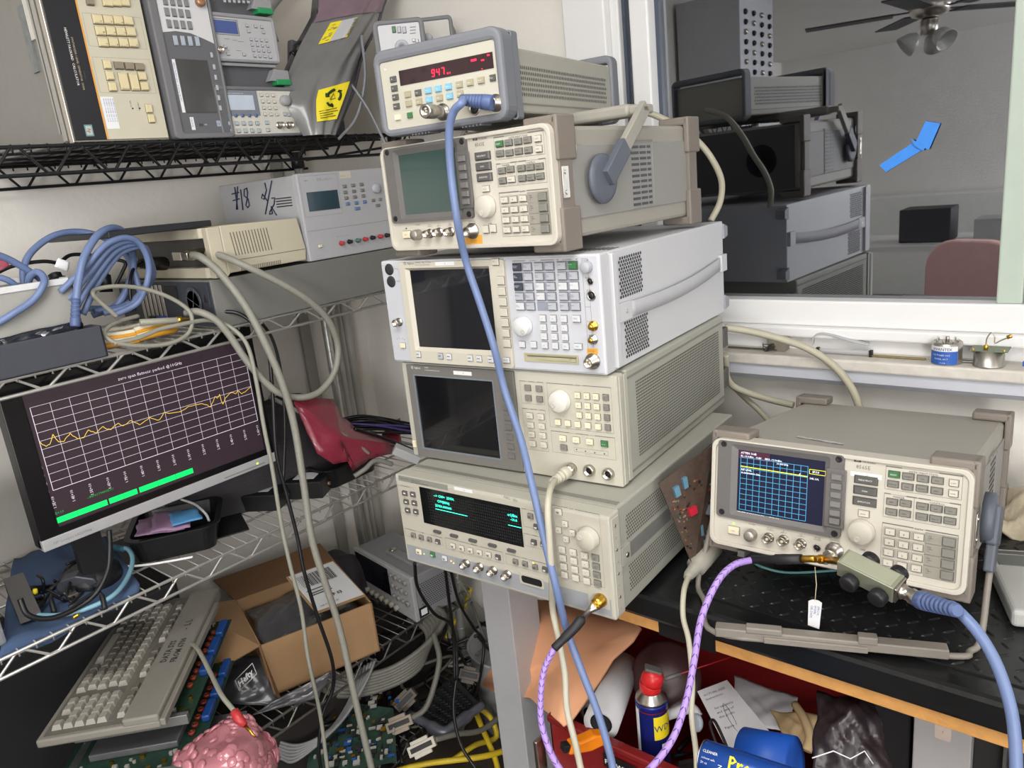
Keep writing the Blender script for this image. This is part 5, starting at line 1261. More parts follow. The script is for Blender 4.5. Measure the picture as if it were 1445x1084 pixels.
# black scissors handle loop
b = MB(); b.tube(smooth_path([at(1022,1080,d=1.06), at(1004,1030,d=1.10), at(1003,1018,d=1.11), at(1010,1020,d=1.10), at(1028,1060,d=1.06), at(1036,1090,d=1.04)], 6), .0022, 8)
tag(obj('scissor_handle', b, BLACKP), 'black looped tool handle in front of the printed leaflet', 'scissors')
# small white tube, dark clutter in box
b = MB(); b.tube(smooth_path([at(935,1012,d=1.30), at(952,1006,d=1.29), at(975,1000,d=1.28), at(985,1012,d=1.27)], 6), .009, 12); tag(obj('white_tube', b, PAP), 'crooked white plastic tube lying behind the spray can', 'tube')
b = MB(); b.lathe([(.012,0),(.014,.002),(.014,.006),(.009,.008),(0,.008)], (0,0,0), (-.4,-.8,.4), 20); tag(obj('round_cap', b, mat('grey_cap', (150,156,166), .4), loc=at(985,1020,d=1.2)), 'small grey round cap in the toolbox beside the cord', 'cap')
# purple antistatic bag at right
BAG = mat('bag_purple', (44,34,38), .38, noise=.5, nscale=28, bump=.25, bscale=26, coat=.1)
o = crumple('antistatic_bag', 'shiny dark purple antistatic bag of parts at the right end of the toolbox', 'bag', [at(1145,1090,d=1.02), at(1262,1100,d=.98), at(1235,990,d=1.06), at(1155,978,d=1.10)], BAG, .016, 8, n=22, freq=8, bulge=.015)
b = MB(); b.tube([at(*p, d=.995)-o.location for p in ((1146,1070),(1176,1060),(1200,1071),(1220,1060),(1232,1078))], .0009, 5); obj('bag_seam', b, WHITE, o)
random.seed(21)
for k in range(26):
    p = Vector((random.uniform(tf.x+.04, tf.x+.46), random.uniform(tf.y+.04, tf.y+.30), FB+random.uniform(.004,.03))); 
    if (Vector((p.x,p.y))-Vector((sc0.x,sc0.y))).length < .05: continue
    kind = k % 3; b = MB(); L_ = random.uniform(.03,.08); a = random.uniform(0, pi)
    if kind == 0: b.lathe([(.002,0),(.005,.001),(.005,L_*.5),(.003,L_*.55),(.003,L_)], (0,0,0), (cos(a),sin(a),.1), 12)
    elif kind == 1: b.tube(smooth_path([Vector((cos(a)*t*L_, sin(a)*t*L_, .02*sin(t*5+k))) for t in (0,.3,.6,1)], 4), .0035, 8)
    else: b.prism([(0,0),(L_,0),(L_*.9,.012),(L_*.4,.016),(.004,.010)], 'y', 0, .010, M=Matrix.Rotation(a, 4, 'Z'))
    o = obj(('plastic_fitting','hose_scrap','metal_bracket')[kind], b, (BLACKP, mat('scrap_dark_red', (80,40,44), .5), DGREYK)[kind], loc=p)
    tag(o, ('dark plastic fitting among the clutter on the toolbox floor','short curved hose scrap among the clutter on the toolbox floor','small grey bracket among the clutter on the toolbox floor')[kind], ('fitting','hose','bracket')[kind], ('dark plastic fittings in the toolbox','hose scraps in the toolbox','small brackets in the toolbox')[kind])
# cabinet below the bench at the right
cb0 = at(1290,1000,y=1.02); 
cbn = thing('drawer_cabinet', 'white steel cabinet with a worn sticker under the right end of the bench', 'cabinet', pose((cb0.x, 1.02, 0)))
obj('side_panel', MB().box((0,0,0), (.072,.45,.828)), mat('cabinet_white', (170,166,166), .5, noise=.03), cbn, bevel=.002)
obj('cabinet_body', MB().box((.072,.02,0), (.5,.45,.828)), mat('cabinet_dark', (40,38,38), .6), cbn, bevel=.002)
obj('door_strip', MB().box((.108,.005,0), (.112,.02,.8)), DGREYK, cbn)
s_ = at(1330,1035,y=1.018)-Vector((cb0.x,1.02,0)); b = MB(); b.prism(rr(s_.x-.010, s_.z-.012, s_.x+.010, s_.z+.012, .003), 'y', -.0008, 0); obj('sticker', b, mat('old_sticker', (206,188,174), .7, noise=.1), cbn)
b = MB(); b.text('!', (s_.x-.001,-.001,s_.z-.002), (1,0,0), (0,0,1), .008); obj('sticker_mark', b, mat('cap_red', (200,34,38), .35), cbn)
tag(obj('storage_bin', MB().box((0,0,0), (.055,.38,.80)), mat('bin_black', (22,22,24), .6), loc=(cb0.x-.062,1.04,0), bevel=.004), 'tall black storage bin beside the white cabinet under the bench', 'bin')
# ================================================================== BLACK SHELF, TOP LEFT
HZ = pi/2
SH1, SH2, SH3, SH4 = 1.690, 1.313, .8415, .3965
Z5 = zoom(90,0,5.42)
# --- vintage unit standing on its side
OLIVE = mat('old_case_grey', (134,131,126), .5, .1, noise=.06)
V = Panel('vintage_synthesizer', 'old black and cream instrument standing on its side, leftmost on the black shelf', 'signal source', pose((-1.475,.600,SH1), HZ), Z5)
b = MB(); b.box((.003,.022,.004), (.172,.44,.42)); V.add('case', b, OLIVE, bevel=.002)
b = MB(); b.box((0,.004,0), (.177,.020,.425)); V.add('front_frame', b, STEEL, bevel=.0015)
b = MB(); b.box((-.0012,.024,.006), (.003,.040,.42)); b.box((-.0016,.044,.02), (.003,.050,.40)); V.add('edge_trim', b, mat('edge_trim', (176,174,170), .3, .8))
W5 = lambda p, off=0: V.l(p, off)
xo = (W5((72,0))[0]+W5((340,1030))[0])/2
V.add('black_panel', MB().box((.003,0,.004), (xo,.005,.421)), mat('panel_black', (30,31,36), .4, noise=.05), bevel=.0006)
V.add('front_panel', MB().box((xo,0,.004), (.174,.005,.421)), mat('panel_putty', (196,190,170), .5, noise=.03), bevel=.0006)
V.rect((xo-.0006, .004), (xo+.0022, .421), mat('stripe_orange', (222,158,74), .5, noise=0), y=-.0004)
K1 = mat('key_cream', (214,200,160), .45, noise=.02); K2 = mat('key_taupe', (140,130,112), .45, noise=.02)
V.keys((265,145), (497,155), (308,320), 4, 3, .0165, .0148, K1, d=.006, y=-.0005)
for (p, t) in (((265,145),'9'),((350,150),'6'),((430,155),'3'),((290,230),'8'),((375,233),'5'),((455,236),'2'),((312,318),'7'),((395,325),'4'),((470,328),'1'),((545,330),'0')):
    c = W5(p, .006); V.write(t, (c[0]+.001, c[1]-.002), .0055, y=-.0068, zz=False, rot=-pi/2)
V.keys((340,10), (470,10), (340,10), 3, 1, .0165, .0148, K1, d=.006, y=-.0005); V.keys((205,0), (206,0), (205,0), 1, 1, .012, .0148, K2, d=.006, y=-.0005)
V.keys((428,498), (585,508), (428,498), 3, 1, .0155, .0125, K2, d=.006, y=-.0005)
V.keys((465,620), (545,625), (465,620), 2, 1, .0150, .0295, K1, d=.006, y=-.0005)
V.keys((605,580), (606,580), (622,658), 1, 2, .0140, .0145, K1, d=.006, y=-.0005)
V.keys((337,490), (338,490), (378,660), 1, 3, .0125, .0150, K1, d=.006, y=-.0005)
V.keys((655,828), (656,828), (675,905), 1, 2, .0110, .0150, K1, d=.005, y=-.0005)
a, c = W5((200,120)), W5((590,375)); V.frame((xo+.006, c[1]), (.168, a[1]+.004), GREYINK, .0004); a, c = W5((225,435)), W5((670,715)); V.frame((xo+.006, c[1]), (.168, a[1]), GREYINK, .0004)
a, c = W5((290,740)), W5((400,985)); q0_ = xo+.004; V.rect((q0_, c[1]), (q0_+.023, a[1]), WHITE, y=-.0005); 
for k in range(5): V.write('PROPERTY OF LAB  CAL 19-04', (q0_+.004+.004*k, a[1]-.003), .0030, BLUEINK, y=-.0008, zz=False, rot=-pi/2)
V.write('HEWLETT PACKARD  CALCULATOR', (xo-.030, .190), .0058, WINK, y=-.0004, zz=False, rot=-pi/2-.0)
V.write('SYNTHESIZER / LEVEL GENERATOR  3335A', (xo-.022, .175), .0046, mat('ink_tan', (196,176,140), .5, noise=0), y=-.0004, zz=False, rot=-pi/2)
for k in range(5): V.write('. . . . . . . .', (xo-.014-.003*(k%2), .12-.002*k), .004, WINK, y=-.0004, zz=False, rot=-pi/2) if k < 1 else None
V.rect((.0225,.010), (.0365,.030), mat('badge_teal', (110,160,170), .4, .4, noise=0), y=-.0005); V.rect((.0245,.0125), (.0345,.0275), CREAM, y=-.0007); V.write('hp', (.027,.024), .009, INK, y=-.0009, zz=False, rot=-pi/2, shear=.2)
for t, p in (('OVERLOAD', (560,780)), ('REMOTE', (500,770))): 
    c = W5(p); V.write(t, (c[0], c[1]), .003, y=-.0004, zz=False, rot=-pi/2)
for p in ((527,830), (580,828)): c = W5(p); V.add('indicator_light', MB().lathe([(.0016,0),(.001,.001),(0,.001)], (0,0,0), (0,-1,0), 10), BLACKP, loc=(c[0],-.0002,c[1]))
st = MB(); st.box((-.0008,.075,.13), (.003,.10,.24)); st.box((-.0008,.10,.34), (.003,.125,.44)) if 0 else None
V.add('side_sticker', st, mat('old_sticker_grey', (120,124,124), .5, noise=.3, nscale=60)); V.add('side_label', MB().box((-.0008,.055,.18), (.003,.072,.285)), mat('label_strip', (206,202,192), .6, noise=.05))
V.done()
# --- dark grey analyzer on its side
DG = mat('charcoal_case', (112,112,114), .55, noise=.03); DGP = mat('charcoal_panel', (98,98,102), .5, noise=.03)
N = Panel('portable_analyzer', 'charcoal portable analyzer with white keypad area, standing on its side on the black shelf', 'analyzer', pose((-1.468,.783,SH1), HZ), Z5)
b = MB(); b.box((.004,.03,.006), (.124,.34,.34)); N.add('case', b, DG, bevel=.008, seg=3)
b = MB(); b.ring(rr(0,0,.128,.35,.010), rr(.018,.010,.122,.345,.005), -.004, .04); N.add('front_bumper', b, DG, bevel=.003)
N.add('front_panel', MB().box((.016,.0,.009), (.123,.01,.346)), DGP)
za = N.l((790,250))[1]; 
b = MB(); pts = [(.0175,za),(.045,za+.004),(.075,za+.002),(.1,za-.006),(.121,za-.014),(.121,.345),(.0175,.345)]; b.prism(pts, 'y', -.001, .002); N.add('keypad_plate', b, mat('keypad_white', (206,205,206), .5, noise=.02))
N.keys((792,90), (952,105), (808,180), 4, 2, .0078, .0140, mat('key_midgrey', (128,128,132), .5), y=-.001, d=.003); N.keys((778,5), (940,20), (778,5), 4, 1, .0078, .0140, _M['key_midgrey'], y=-.001, d=.003)
N.keys((858,308), (1025,315), (858,308), 4, 1, .0082, .0175, mat('key_ice', (168,176,188), .5), y=-.0002, d=.003, name='menu_key')
s = [N.l(p) for p in ((865,450), (1108,470), (1158,865), (935,855))]
sx0, sx1, sz0, sz1 = (s[0][0]+s[3][0])/2, (s[1][0]+s[2][0])/2, (s[2][1]+s[3][1])/2, (s[0][1]+s[1][1])/2
N.add('screen', MB().box((sx0,-.0012,sz0), (sx1,.001,sz1)), mat('lcd_off_grey', (74,73,72), .15, noise=.1, nscale=14, coat=.3)); N.frame((sx0-.001,sz0-.001), (sx1+.001,sz1+.001), INK, .0012, y=-.0005)
N.keys((1152,512), (1153,512), (1200,825), 1, 5, .0050, .0098, KEYL, y=-.0002, d=.002, name='softkey', zz=True); N.keys((1133,420), (1134,420), (1133,420), 1, 1, .0050, .0098, KEYL, y=-.0002, d=.002)
N.rect((sx0-.0095, sz0+.0), (sx0-.0030, sz1), WHITE, y=-.0004); N.write('Agilent Technologies    property tag 0551', (sx0-.008, sz1-.006), .0042, BLUEINK, y=-.0006, zz=False, rot=-pi/2)
c = N.l((985,945)); N.rect((c[0]-.004, c[1]-.012), (c[0]+.004, c[1]+.012), WHITE, y=-.0004); N.write('CAL DUE', (c[0]-.002, c[1]+.010), .004, INK, y=-.0006, zz=False, rot=-pi/2)
c = N.l((1055,955)); N.rect((c[0]-.006, c[1]-.0025), (c[0]+.003, c[1]+.0025), INK, y=-.0004); N.write('ON', (c[0]+.005, c[1]-.001), .004, WINK, y=-.0006, zz=False)
c = N.l((1185,945)); N.rect((c[0]-.0045, c[1]-.0055), (c[0]+.0045, c[1]+.0055), mat('key_ice', (168,176,188)), y=-.0004); N.write('hp', (c[0], c[1]-.002), .006, BLUEINK, y=-.0006, zz=False, al='CENTER')
c = N.l((1050,12), .01); N.add('n_connector', MB().lathe([(.008,0),(.009,.004),(.009,.010),(.006,.012),(0,.012)], (0,0,0), (0,-1,0), 18), mat('copper_knob', (170,130,100), .35, .6), loc=(c[0],-.001,c[1]))
N.done()
# --- function generator, lower
Z6 = zoom(290,0,5.42)
def fgen(name, label, M, Z, W, H, D, casem, panm):
    P = Panel(name, label, 'function generator', M, Z)
    b = MB(); b.box((.004,.02,.004), (W-.004,D,H-.004)); P.add('case', b, casem, bevel=.003)
    b = MB(); b.ring(rr(0,0,W,H,.008), rr(.006,.006,W-.007,H-.008,.003), -.003, .03); P.add('front_bumper', b, casem, bevel=.003)
    P.add('front_panel', MB().box((.005,0,.005), (W-.006,.01,H-.007)), panm); return P
G = fgen('waveform_generator', 'cream waveform generator with pale lit display at the bottom of the pile', pose((-1.470,.885,SH1), HZ), Z6, .198, .100, .24, DG, mat('fg_cream', (204,201,192), .5, noise=.02))
a, c = G.l((100,690)), G.l((415,885)); G.add('display_surround', MB().box((.006,-.001,c[1]), (c[0]+.002,.001,.092)), mat('fg_slate', (122,126,136), .5), bevel=.0006)
a, c = G.l((160,735)), G.l((378,842)); G.add('display', MB().box((.020,-.0018,c[1]), (c[0],.0,a[1]+.002)), mat('lcd_pale', (164,172,182), .15, noise=.15, nscale=30, emit=.35))
G.keys((432,725), (522,728), (462,873), 3, 4, .0062, .0058, CREAMK, d=.003)
for k in range(5): 
    c = G.l((180+52*k, 884), .002); G.add('menu_button', MB().lathe([(.0036,0),(.0034,.002),(0,.0026)], (0,0,0), (0,-1,0), 14), mat('fg_blue', (86,106,146), .45), loc=(c[0],-.001,c[1]))
G.keys((190,942), (400,942), (205,1000), 5, 2, .0072, .0072, mat('key_bluegrey', (168,180,186), .5), d=.003); G.keys((475,937), (476,937), (485,993), 1, 2, .0080, .0062, _M['key_bluegrey'], d=.003)
G.keys((612,872), (643,875), (612,872), 2, 1, .0062, .0072, KEYL, d=.003, name='arrow_key')
G.knob((612,768), .0112, .012, mat('fg_knob', (158,158,158), .45), name='tuning_knob')
for p in ((578,955), (650,955)): G.conn(p, 'bnc')
G.write('Function / Arbitrary Waveform', (160,716), .0030, WINK, y=-.0013); G.done()
# --- bench tray units with green clips and middle generator
TRAY = mat('tray_grey', (146,146,148), .5, noise=.03); GRN = mat('clip_green', (34,140,84), .45)
def slab(name, label, z0, z1, y0, y1, x=-1.475):
    t = thing(name, label, 'instrument', pose((x, y0, z0), HZ))
    obj('case', MB().box((0,.012,0), (y1-y0-.02,.24,z1-z0)), mat('slab_dark', (84,84,88), .5), t, bevel=.002)
    obj('front_lip', MB().box((0,.0,z1-z0-.006), (y1-y0-.02,.02,z1-z0)), TRAY, t, bevel=.001)
    b = MB(); b.prism([(y1-y0-.045,.012),(y1-y0+.005,.012),(y1-y0+.005,.034),(y1-y0-.03,.036)], 'y', -.006, .04); obj('corner_bracket', b, TRAY, t, bevel=.001)
    obj('green_clip', MB().box((y1-y0-.030,-.009,.004), (y1-y0+.006,.03,.016)), GRN, t, bevel=.002)
    return t
slab('rack_unit', 'dark grey slim unit with a green corner clip directly above the cream waveform generator', 1.790, 1.836, .89, 1.065)
H_ = fgen('bench_multimeter', 'grey instrument with blue display between the two green clipped units', pose((-1.472,.888,1.837), HZ), Z6, .168, .092, .24, TRAY, mat('panel_cool', (176,176,178), .5, noise=.02))
a, c = H_.l((65,150)), H_.l((250,262)); H_.add('display', MB().box((.010,-.001,c[1]), (c[0],.001,a[1])), mat('lcd_blue', (70,84,132), .2, noise=.1, emit=.25)); H_.frame((.008,c[1]-.003), (c[0]+.003,a[1]+.003), INK, .001)
H_.keys((352,300), (470,310), (380,425), 4, 4, .0052, .0048, KEYL, d=.0025); H_.keys((500,435), (501,435), (500,435), 1, 1, .0052, .0048, KEYL, d=.0025)
for p in ((322,193),(387,200),(435,205),(335,236),(446,245),(157,355),(178,410),(300,415)): H_.key(H_.l(p,.003), .0060, .0052, KEYL, d=.0025)
H_.conn((112,380), 'bnc'); 
for p in ((165,300),(225,310),(165,385),(270,320),(255,390)): c = H_.l(p); H_.rect((c[0]-.006,c[1]), (c[0]+.006,c[1]+.001), GREYINK)
H_.done()
slab('rack_unit', 'dark grey slim unit with a green corner clip above the blue display instrument', 1.930, 1.975, .89, 1.05)
t = fgen('bench_multimeter', 'pale instrument at the very top of the pile, cut by the photo edge', pose((-1.474,.888,1.976), HZ), Z6, .160, .092, .24, TRAY, mat('panel_cool', (176,176,178), .5))
t.keys((150,8), (330,14), (150,8), 6, 1, .005, .005, KEYL, d=.0025); t.done()
# --- grey tube curving on the wall
o, _ = cable('grey_conduit', [at(385,60,x=-1.90), at(375,20,x=-1.90), at(400,-15,x=-1.88), at(445,-45,x=-1.86)], .017, mat('conduit_grey', (160,158,158), .5), 'curved grey plastic conduit on the wall beside the antistatic bag', 'pipe', n=14)
# --- antistatic bag leaning
SILV = mat('bag_silver', (128,127,126), .30, .15, noise=.22, nscale=9, bump=.35, bscale=18, coat=.25)
SILD = mat('bag_pinkish', (134,112,124), .35, .1, noise=.25, nscale=12, bump=.4, bscale=25)
bg = thing('antistatic_bag', 'large grey antistatic bag with yellow warning labels leaning on the black shelf', 'bag', Matrix.Translation(at(460,190,x=-1.46)))
o_ = bg.matrix_world.translation
def bagpt(u, v, off=0):
    # left edge and right edge polylines in the photo, lying on a leaning plane
    Lp = [(428,192,-1.455),(405,150,-1.47),(398,120,-1.49),(425,62,-1.52),(447,20,-1.545),(455,-40,-1.58)]; Rp = [(470,192,-1.44),(497,130,-1.455),(513,75,-1.475),(530,38,-1.495),(540,8,-1.51),(560,-45,-1.55)]
    k = v*(len(Lp)-1); i = min(int(k), len(Lp)-2); f = k-i
    l = at(Lp[i][0], Lp[i][1], x=Lp[i][2]).lerp(at(Lp[i+1][0], Lp[i+1][1], x=Lp[i+1][2]), f); r = at(Rp[i][0], Rp[i][1], x=Rp[i][2]).lerp(at(Rp[i+1][0], Rp[i+1][1], x=Rp[i+1][2]), f)
    p = l.lerp(r, u); p.x += .03*sin(pi*u)**.7+.004*sin(9*u+5*v)+.003*sin(23*u-14*v)+off
    return p-o_
b = MB(); b.sheet(lambda u, v: bagpt(u, v*.74), 24, 30); obj('bag_sheet', b, SILV, bg)
b = MB(); b.sheet(lambda u, v: bagpt(u, .74+v*.26, .004), 20, 8); obj('bag_flap', b, SILD, bg)
b = MB(); b.sheet(lambda u, v: bagpt(u, v)-Vector((.07*sin(pi*u),0,0))-Vector((.03,-.004,0)), 12, 20); obj('bag_back', b, SILV, bg)
b = MB(); b.tube([bagpt(1, k/20, 0)+Vector((.002,0.002,0)) for k in range(21)], .0035, 8); obj('bag_seam', b, mat('bag_dark_edge', (70,68,74), .4), bg)
b = MB(); random.seed(4)
for k in range(40): p = bagpt(.985, .25+.4*k/40, -.004)+Vector((0,random.uniform(-.006,.006),random.uniform(-.003,.003))); b.lathe([(0,-.004),(.004,0),(0,.004)], p, (1,0,0), 8)
obj('pink_bubble_lining', b, mat('bubble_purple', (140,96,120), .3), bg)
YLW = mat('label_yellow', (236,216,40), .5, noise=.03)
def bagpatch(u0, v0, u1, v1, m_, nm, off=.003, sk=.0, nn=6):
    b = MB(); b.sheet(lambda s, t: bagpt(u0+(u1-u0)*s+sk*t, v0+(v1-v0)*t, off), nn, nn); return obj(nm, b, m_, bg)
bagpatch(.28,.075,.70,.265, YLW, 'warning_label', sk=.08)
b = MB()
for k in range(3):
    a0 = pi/2+k*2*pi/3
    P_ = [bagpt(.555+.11*cos(a0+j*.22), .195+.044*sin(a0+j*.22), .0048) for j in range(6)]; b.tube(P_, .0028, 5)
    e = P_[-1]; b.tube([e, e+(P_[-1]-P_[-2])*1.4], [.0062,.0005], 5)
b.tube([bagpt(.51,.185,.0048), bagpt(.555,.215,.0048), bagpt(.60,.186,.0048), bagpt(.51,.185,.0048)], .0007, 4)
for k, (y_, l_) in enumerate(((.130,.30),(.117,.32),(.104,.26),(.092,.30))): b.tube([bagpt(.34+(.0), y_, .0046), bagpt(.34+l_, y_+.003, .0046)], .0009, 4)
obj('recycle_arrows', b, mat('ink_dark_green', (36,62,30), .5), bg)
bagpatch(.18,.57,.50,.71, YLW, 'warning_label', sk=.02, off=.0028); bagpatch(.31,.57,.46,.71, mat('label_faded', (188,188,192), .6, noise=.05), 'torn_label', sk=.03, off=.004)
b = MB(); random.seed(6)
for k in range(34):
    u_ = random.choice((random.uniform(.19,.28), random.uniform(.47,.48))); v_ = random.uniform(.58,.70); b.tube([bagpt(u_, v_, .0046), bagpt(u_+.035, v_+.003, .0046)], .0007, 4)
obj('label_print', b, GREYINK, bg)
tag(cable('black_cable', [at(418,75,x=-1.60), at(432,45,x=-1.6), at(448,15,x=-1.6)], .006, BLACKP)[0], 'black cable end sticking out behind the left edge of the antistatic bag', 'cable')
tag(obj('black_grip', MB().tube(smooth_path([at(412,78,x=-1.55), at(420,70,x=-1.55), at(428,62,x=-1.55)], 4), [.008]*4+[.014]*4+[.010], 10), BLACKP), 'black rubber grip poking out left of the antistatic bag', 'grip')
# dark case slab behind the bag and two upright instruments
def upright(name, label, u0, v0, u1, v1, d, H, D, yaw_add, casem, Z):
    p0, p1 = at(u0, v0, d=d), at(u1, v1, d=d); yw = atan2((p1-p0).y, (p1-p0).x)+yaw_add
    return Panel(name, label, 'instrument', pose(p0, yw), Z), math.hypot((p1-p0).x, (p1-p0).y)
Q, w_ = upright('handheld_tester', 'upright grey bumpered instrument with round cursor pad behind the frequency counter', 541, 98, 604, 98, 1.66, .22, .2, .05, DG, Z6)
Hh = .098
bs = Q.M.translation.z; fz = SH1-bs
b = MB(); b.box((-.0,.02,fz+.003), (w_,.20,Hh-.01)); Q.add('case', b, DG, bevel=.006)
b = MB(); b.ring(rr(-.012,fz+.002,w_+.002,Hh,.012), rr(.0,.0+fz+.01,w_-.008,Hh-.010,.004), -.003, .03); Q.add('front_bumper', b, DG, bevel=.003)
Q.add('front_panel', MB().box((-.001,.0,fz+.01), (w_-.006,.01,Hh-.009)), mat('panel_light', (198,198,200), .5))
Z7 = zoom(530,40,6.568)
Q.Z = zoom(380,0,3.189)
Q.keys((560,132), (607,134), (560,132), 3, 1, .0070, .012, lambda i, j: GREENK if i == 0 else KEYL, d=.003)
Q.keys((650,180), (664,184), (652,215), 2, 2, .0058, .0058, KEYW, d=.003)
c = Q.l((597,212)); Q.add('cursor_ring', MB().lathe([(.0155,0),(.0150,.002),(.0085,.002),(.0080,.0005),(0,.0005)], (0,0,0), (0,-1,0), 28), KEYL, loc=(c[0],0,c[1])); Q.add('cursor_button', MB().lathe([(.006,0),(.0055,.003),(0,.0035)], (0,0,0), (0,-1,0), 18), GREYK, loc=(c[0],0,c[1]))
for k in range(3): c = Q.l((645,122+14*k)); Q.rect((c[0]-.006,c[1]-.001), (c[0]+.007,c[1]+.001), GREYINK)
Q.done()
Q2, w2 = upright('handheld_tester', 'smaller grey bumpered instrument with a knob and connector, half hidden behind the first', 606, 84, 641, 84, 1.80, .2, .2, .0, DG, Z6)
fz = SH1-Q2.M.translation.z; w2 += .004
b = MB(); b.box((-.01,.02,fz+.003), (w2,.14,.085)); Q2.add('case', b, DG, bevel=.006)
b = MB(); b.ring(rr(-.03,fz+.003,w2+.001,.092,.010), rr(-.02,fz+.012,w2-.007,.083,.004), -.003, .03); Q2.add('front_bumper', b, DG, bevel=.003)
Q2.add('front_panel', MB().box((-.022,.0,fz+.01), (w2-.006,.01,.084)), mat('panel_warm2', (190,186,178), .5))
Q2.Z = zoom(380,0,3.189); Q2.knob((715,170), .010, .012, KEYL); Q2.conn((778,178), 'bnc'); Q2.keys((712,225), (760,215), (712,225), 3, 1, .006, .006, KEYW, d=.003); Q2.done()
b = MB(); b.prism([(0,0),(.17,0),(.17,.20),(.05,.23)], 'y', 0, .02)
pz_ = at(500,150,x=-1.62)
o = obj('grey_case', b, mat('case_slate', (110,111,118), .5, noise=.05), loc=(0,0,0), bevel=.004); o.matrix_world = pose((-1.60,1.14,SH1), HZ); tag(o, 'plain slate grey case standing behind the antistatic bag', 'case')
o, _ = cable('thin_grey_cable', [(510,50,'x',-1.47), (515,110,'x',-1.45), (503,165,'x',-1.45), (478,196,'x',-1.45)], .0035, mat('cord_grey2', (140,142,148), .5), 'thin grey cable draped right of the antistatic bag', 'cable')
o, _ = cable('thin_grey_cable', [(495,118,'x',-1.455), (520,155,'x',-1.42), (545,205,'x',-1.36)], .0030, _M['cord_grey2'], 'thin grey cable running down from the bag to behind the stack', 'cable')

# ================================================================== UPPER CHROME SHELF
PCG = mat('pc_case', (122,121,116), .45, noise=.03)
pc = Panel('desktop_computer', 'flat grey desktop computer lying on the upper chrome shelf', 'computer', pose((-1.472,.795,SH1*0+SH2), HZ))
b = MB(); b.box((0,0,0), (.545,.43,.100)); pc.add('case', b, PCG, bevel=.0015)
b = MB(); b.box((-.003,.004,.004), (.001,.426,.097)); pc.add('rear_plate', b, mat('pc_rear', (66,70,80), .45, .3, noise=.1))
def rear(nm, y0, y1, z0, z1, m_, t=.0045): pc.add(nm, MB().box((-.003-t,y0,z0), (-.002,y1,z1)), m_, bevel=.0006)
b = MB()
for k in range(1, 5): b.lathe([(.0075*k,0),(.0075*k+.0018,0),(.0075*k+.0018,.0016),(.0075*k,.0016)], (-.0045,.075,.055), (-1,0,0), 24)
for k in range(4): a = k*pi/2+.4; b.tube([Vector((-.0055,.075,.055)), Vector((-.0055,.075+.032*cos(a),.055+.032*sin(a)))], .0012, 5)
pc.add('fan_guard', b, mat('fan_wire', (90,94,102), .4, .5))
rear('power_inlet', .14, .19, .062, .088, BLACKP); rear('warning_plate', .012, .038, .045, .09, _M['pc_rear'], .001)
b = MB(); b.prism([(.018,.055),(.032,.055),(.025,.072)], 'x', -.0052, -.004); pc.add('warning_triangle', b, BLACKP)
for k in range(6): rear('slot_cover', .21+k*.02, .222+k*.02, .01, .09, STEEL, .001)
for k, (y_, m_) in enumerate(((.215, mat('vga_blue', (40,80,180), .4)), (.25, BLACKP), (.13, STEEL))): rear('port', y_, y_+.03, .008, .02, m_, .010)
pc.root['label'] = 'flat grey desktop computer lying on the upper chrome shelf under the beige unit'
o = obj('dark_tray', MB().box((0,0,0), (.21,.30,.012)), mat('tray_black', (34,36,40), .5), loc=(0,0,0), bevel=.002); o.matrix_world = pose((-1.50,.63,1.520), HZ); tag(o, 'thin dark tray lying on top of the beige unit', 'tray')
BEI = mat('old_beige', (196,188,166), .5, noise=.04)
bu = Panel('external_drive', 'beige vented computer unit with rear sockets sitting on the grey desktop computer', 'computer', pose((-1.470,.838,SH2+.102), HZ))
b = MB(); b.prism([(0,0.0),(.005,.006),(.196,.006),(.200,.030),(.190,.100),(.0,.104)], 'y', 0, .40); bu.add('case', b, BEI, bevel=.003)
b = MB(); b.prism([(0,0),(.0,.40),(-.030,.41),(-.030,.035)], 'z', 0, .022); b.prism([(0,0),(.0,.40),(-.030,.41),(-.030,.035)], 'z', .082, .103); b.box((-.030,.02,0),(0,.0,.103)) ; bu.add('rear_frame', b, BEI, bevel=.002)
bu.add('connector_plate', MB().box((-.008,.03,.022), (.001,.38,.082)), mat('plate_dark', (74,72,68), .5, .3, noise=.2), bevel=.001)
b = MB()
for k in range(13): b.prism([(.020+k*.0072,.088),(.0222+k*.0072,.088),(.0265+k*.0072,.040),(.0243+k*.0072,.040)], 'y', -.0006, .002)
bu.add('vent_slots', b, mat('vent_dark', (120,112,96), .8)); b = MB()
for k in range(22): b.prism([(.03+k*.0045,.0065),(.032+k*.0045,.0065),(.034+k*.0045,.0155),(.032+k*.0045,.0155)], 'y', -.0006, .001)
bu.add('bottom_slots', b, mat('vent_dark', (120,112,96), .8))
b = MB(); b.box((.003,-.0008,.030), (.199,.001,.0312)); bu.add('case_seam', b, _M['vent_dark'])
for y_ in (.05, .10, .16): bu.add('d_socket', MB().box((-.014,y_,.036), (-.006,y_+.036,.056)), STEEL, bevel=.002)
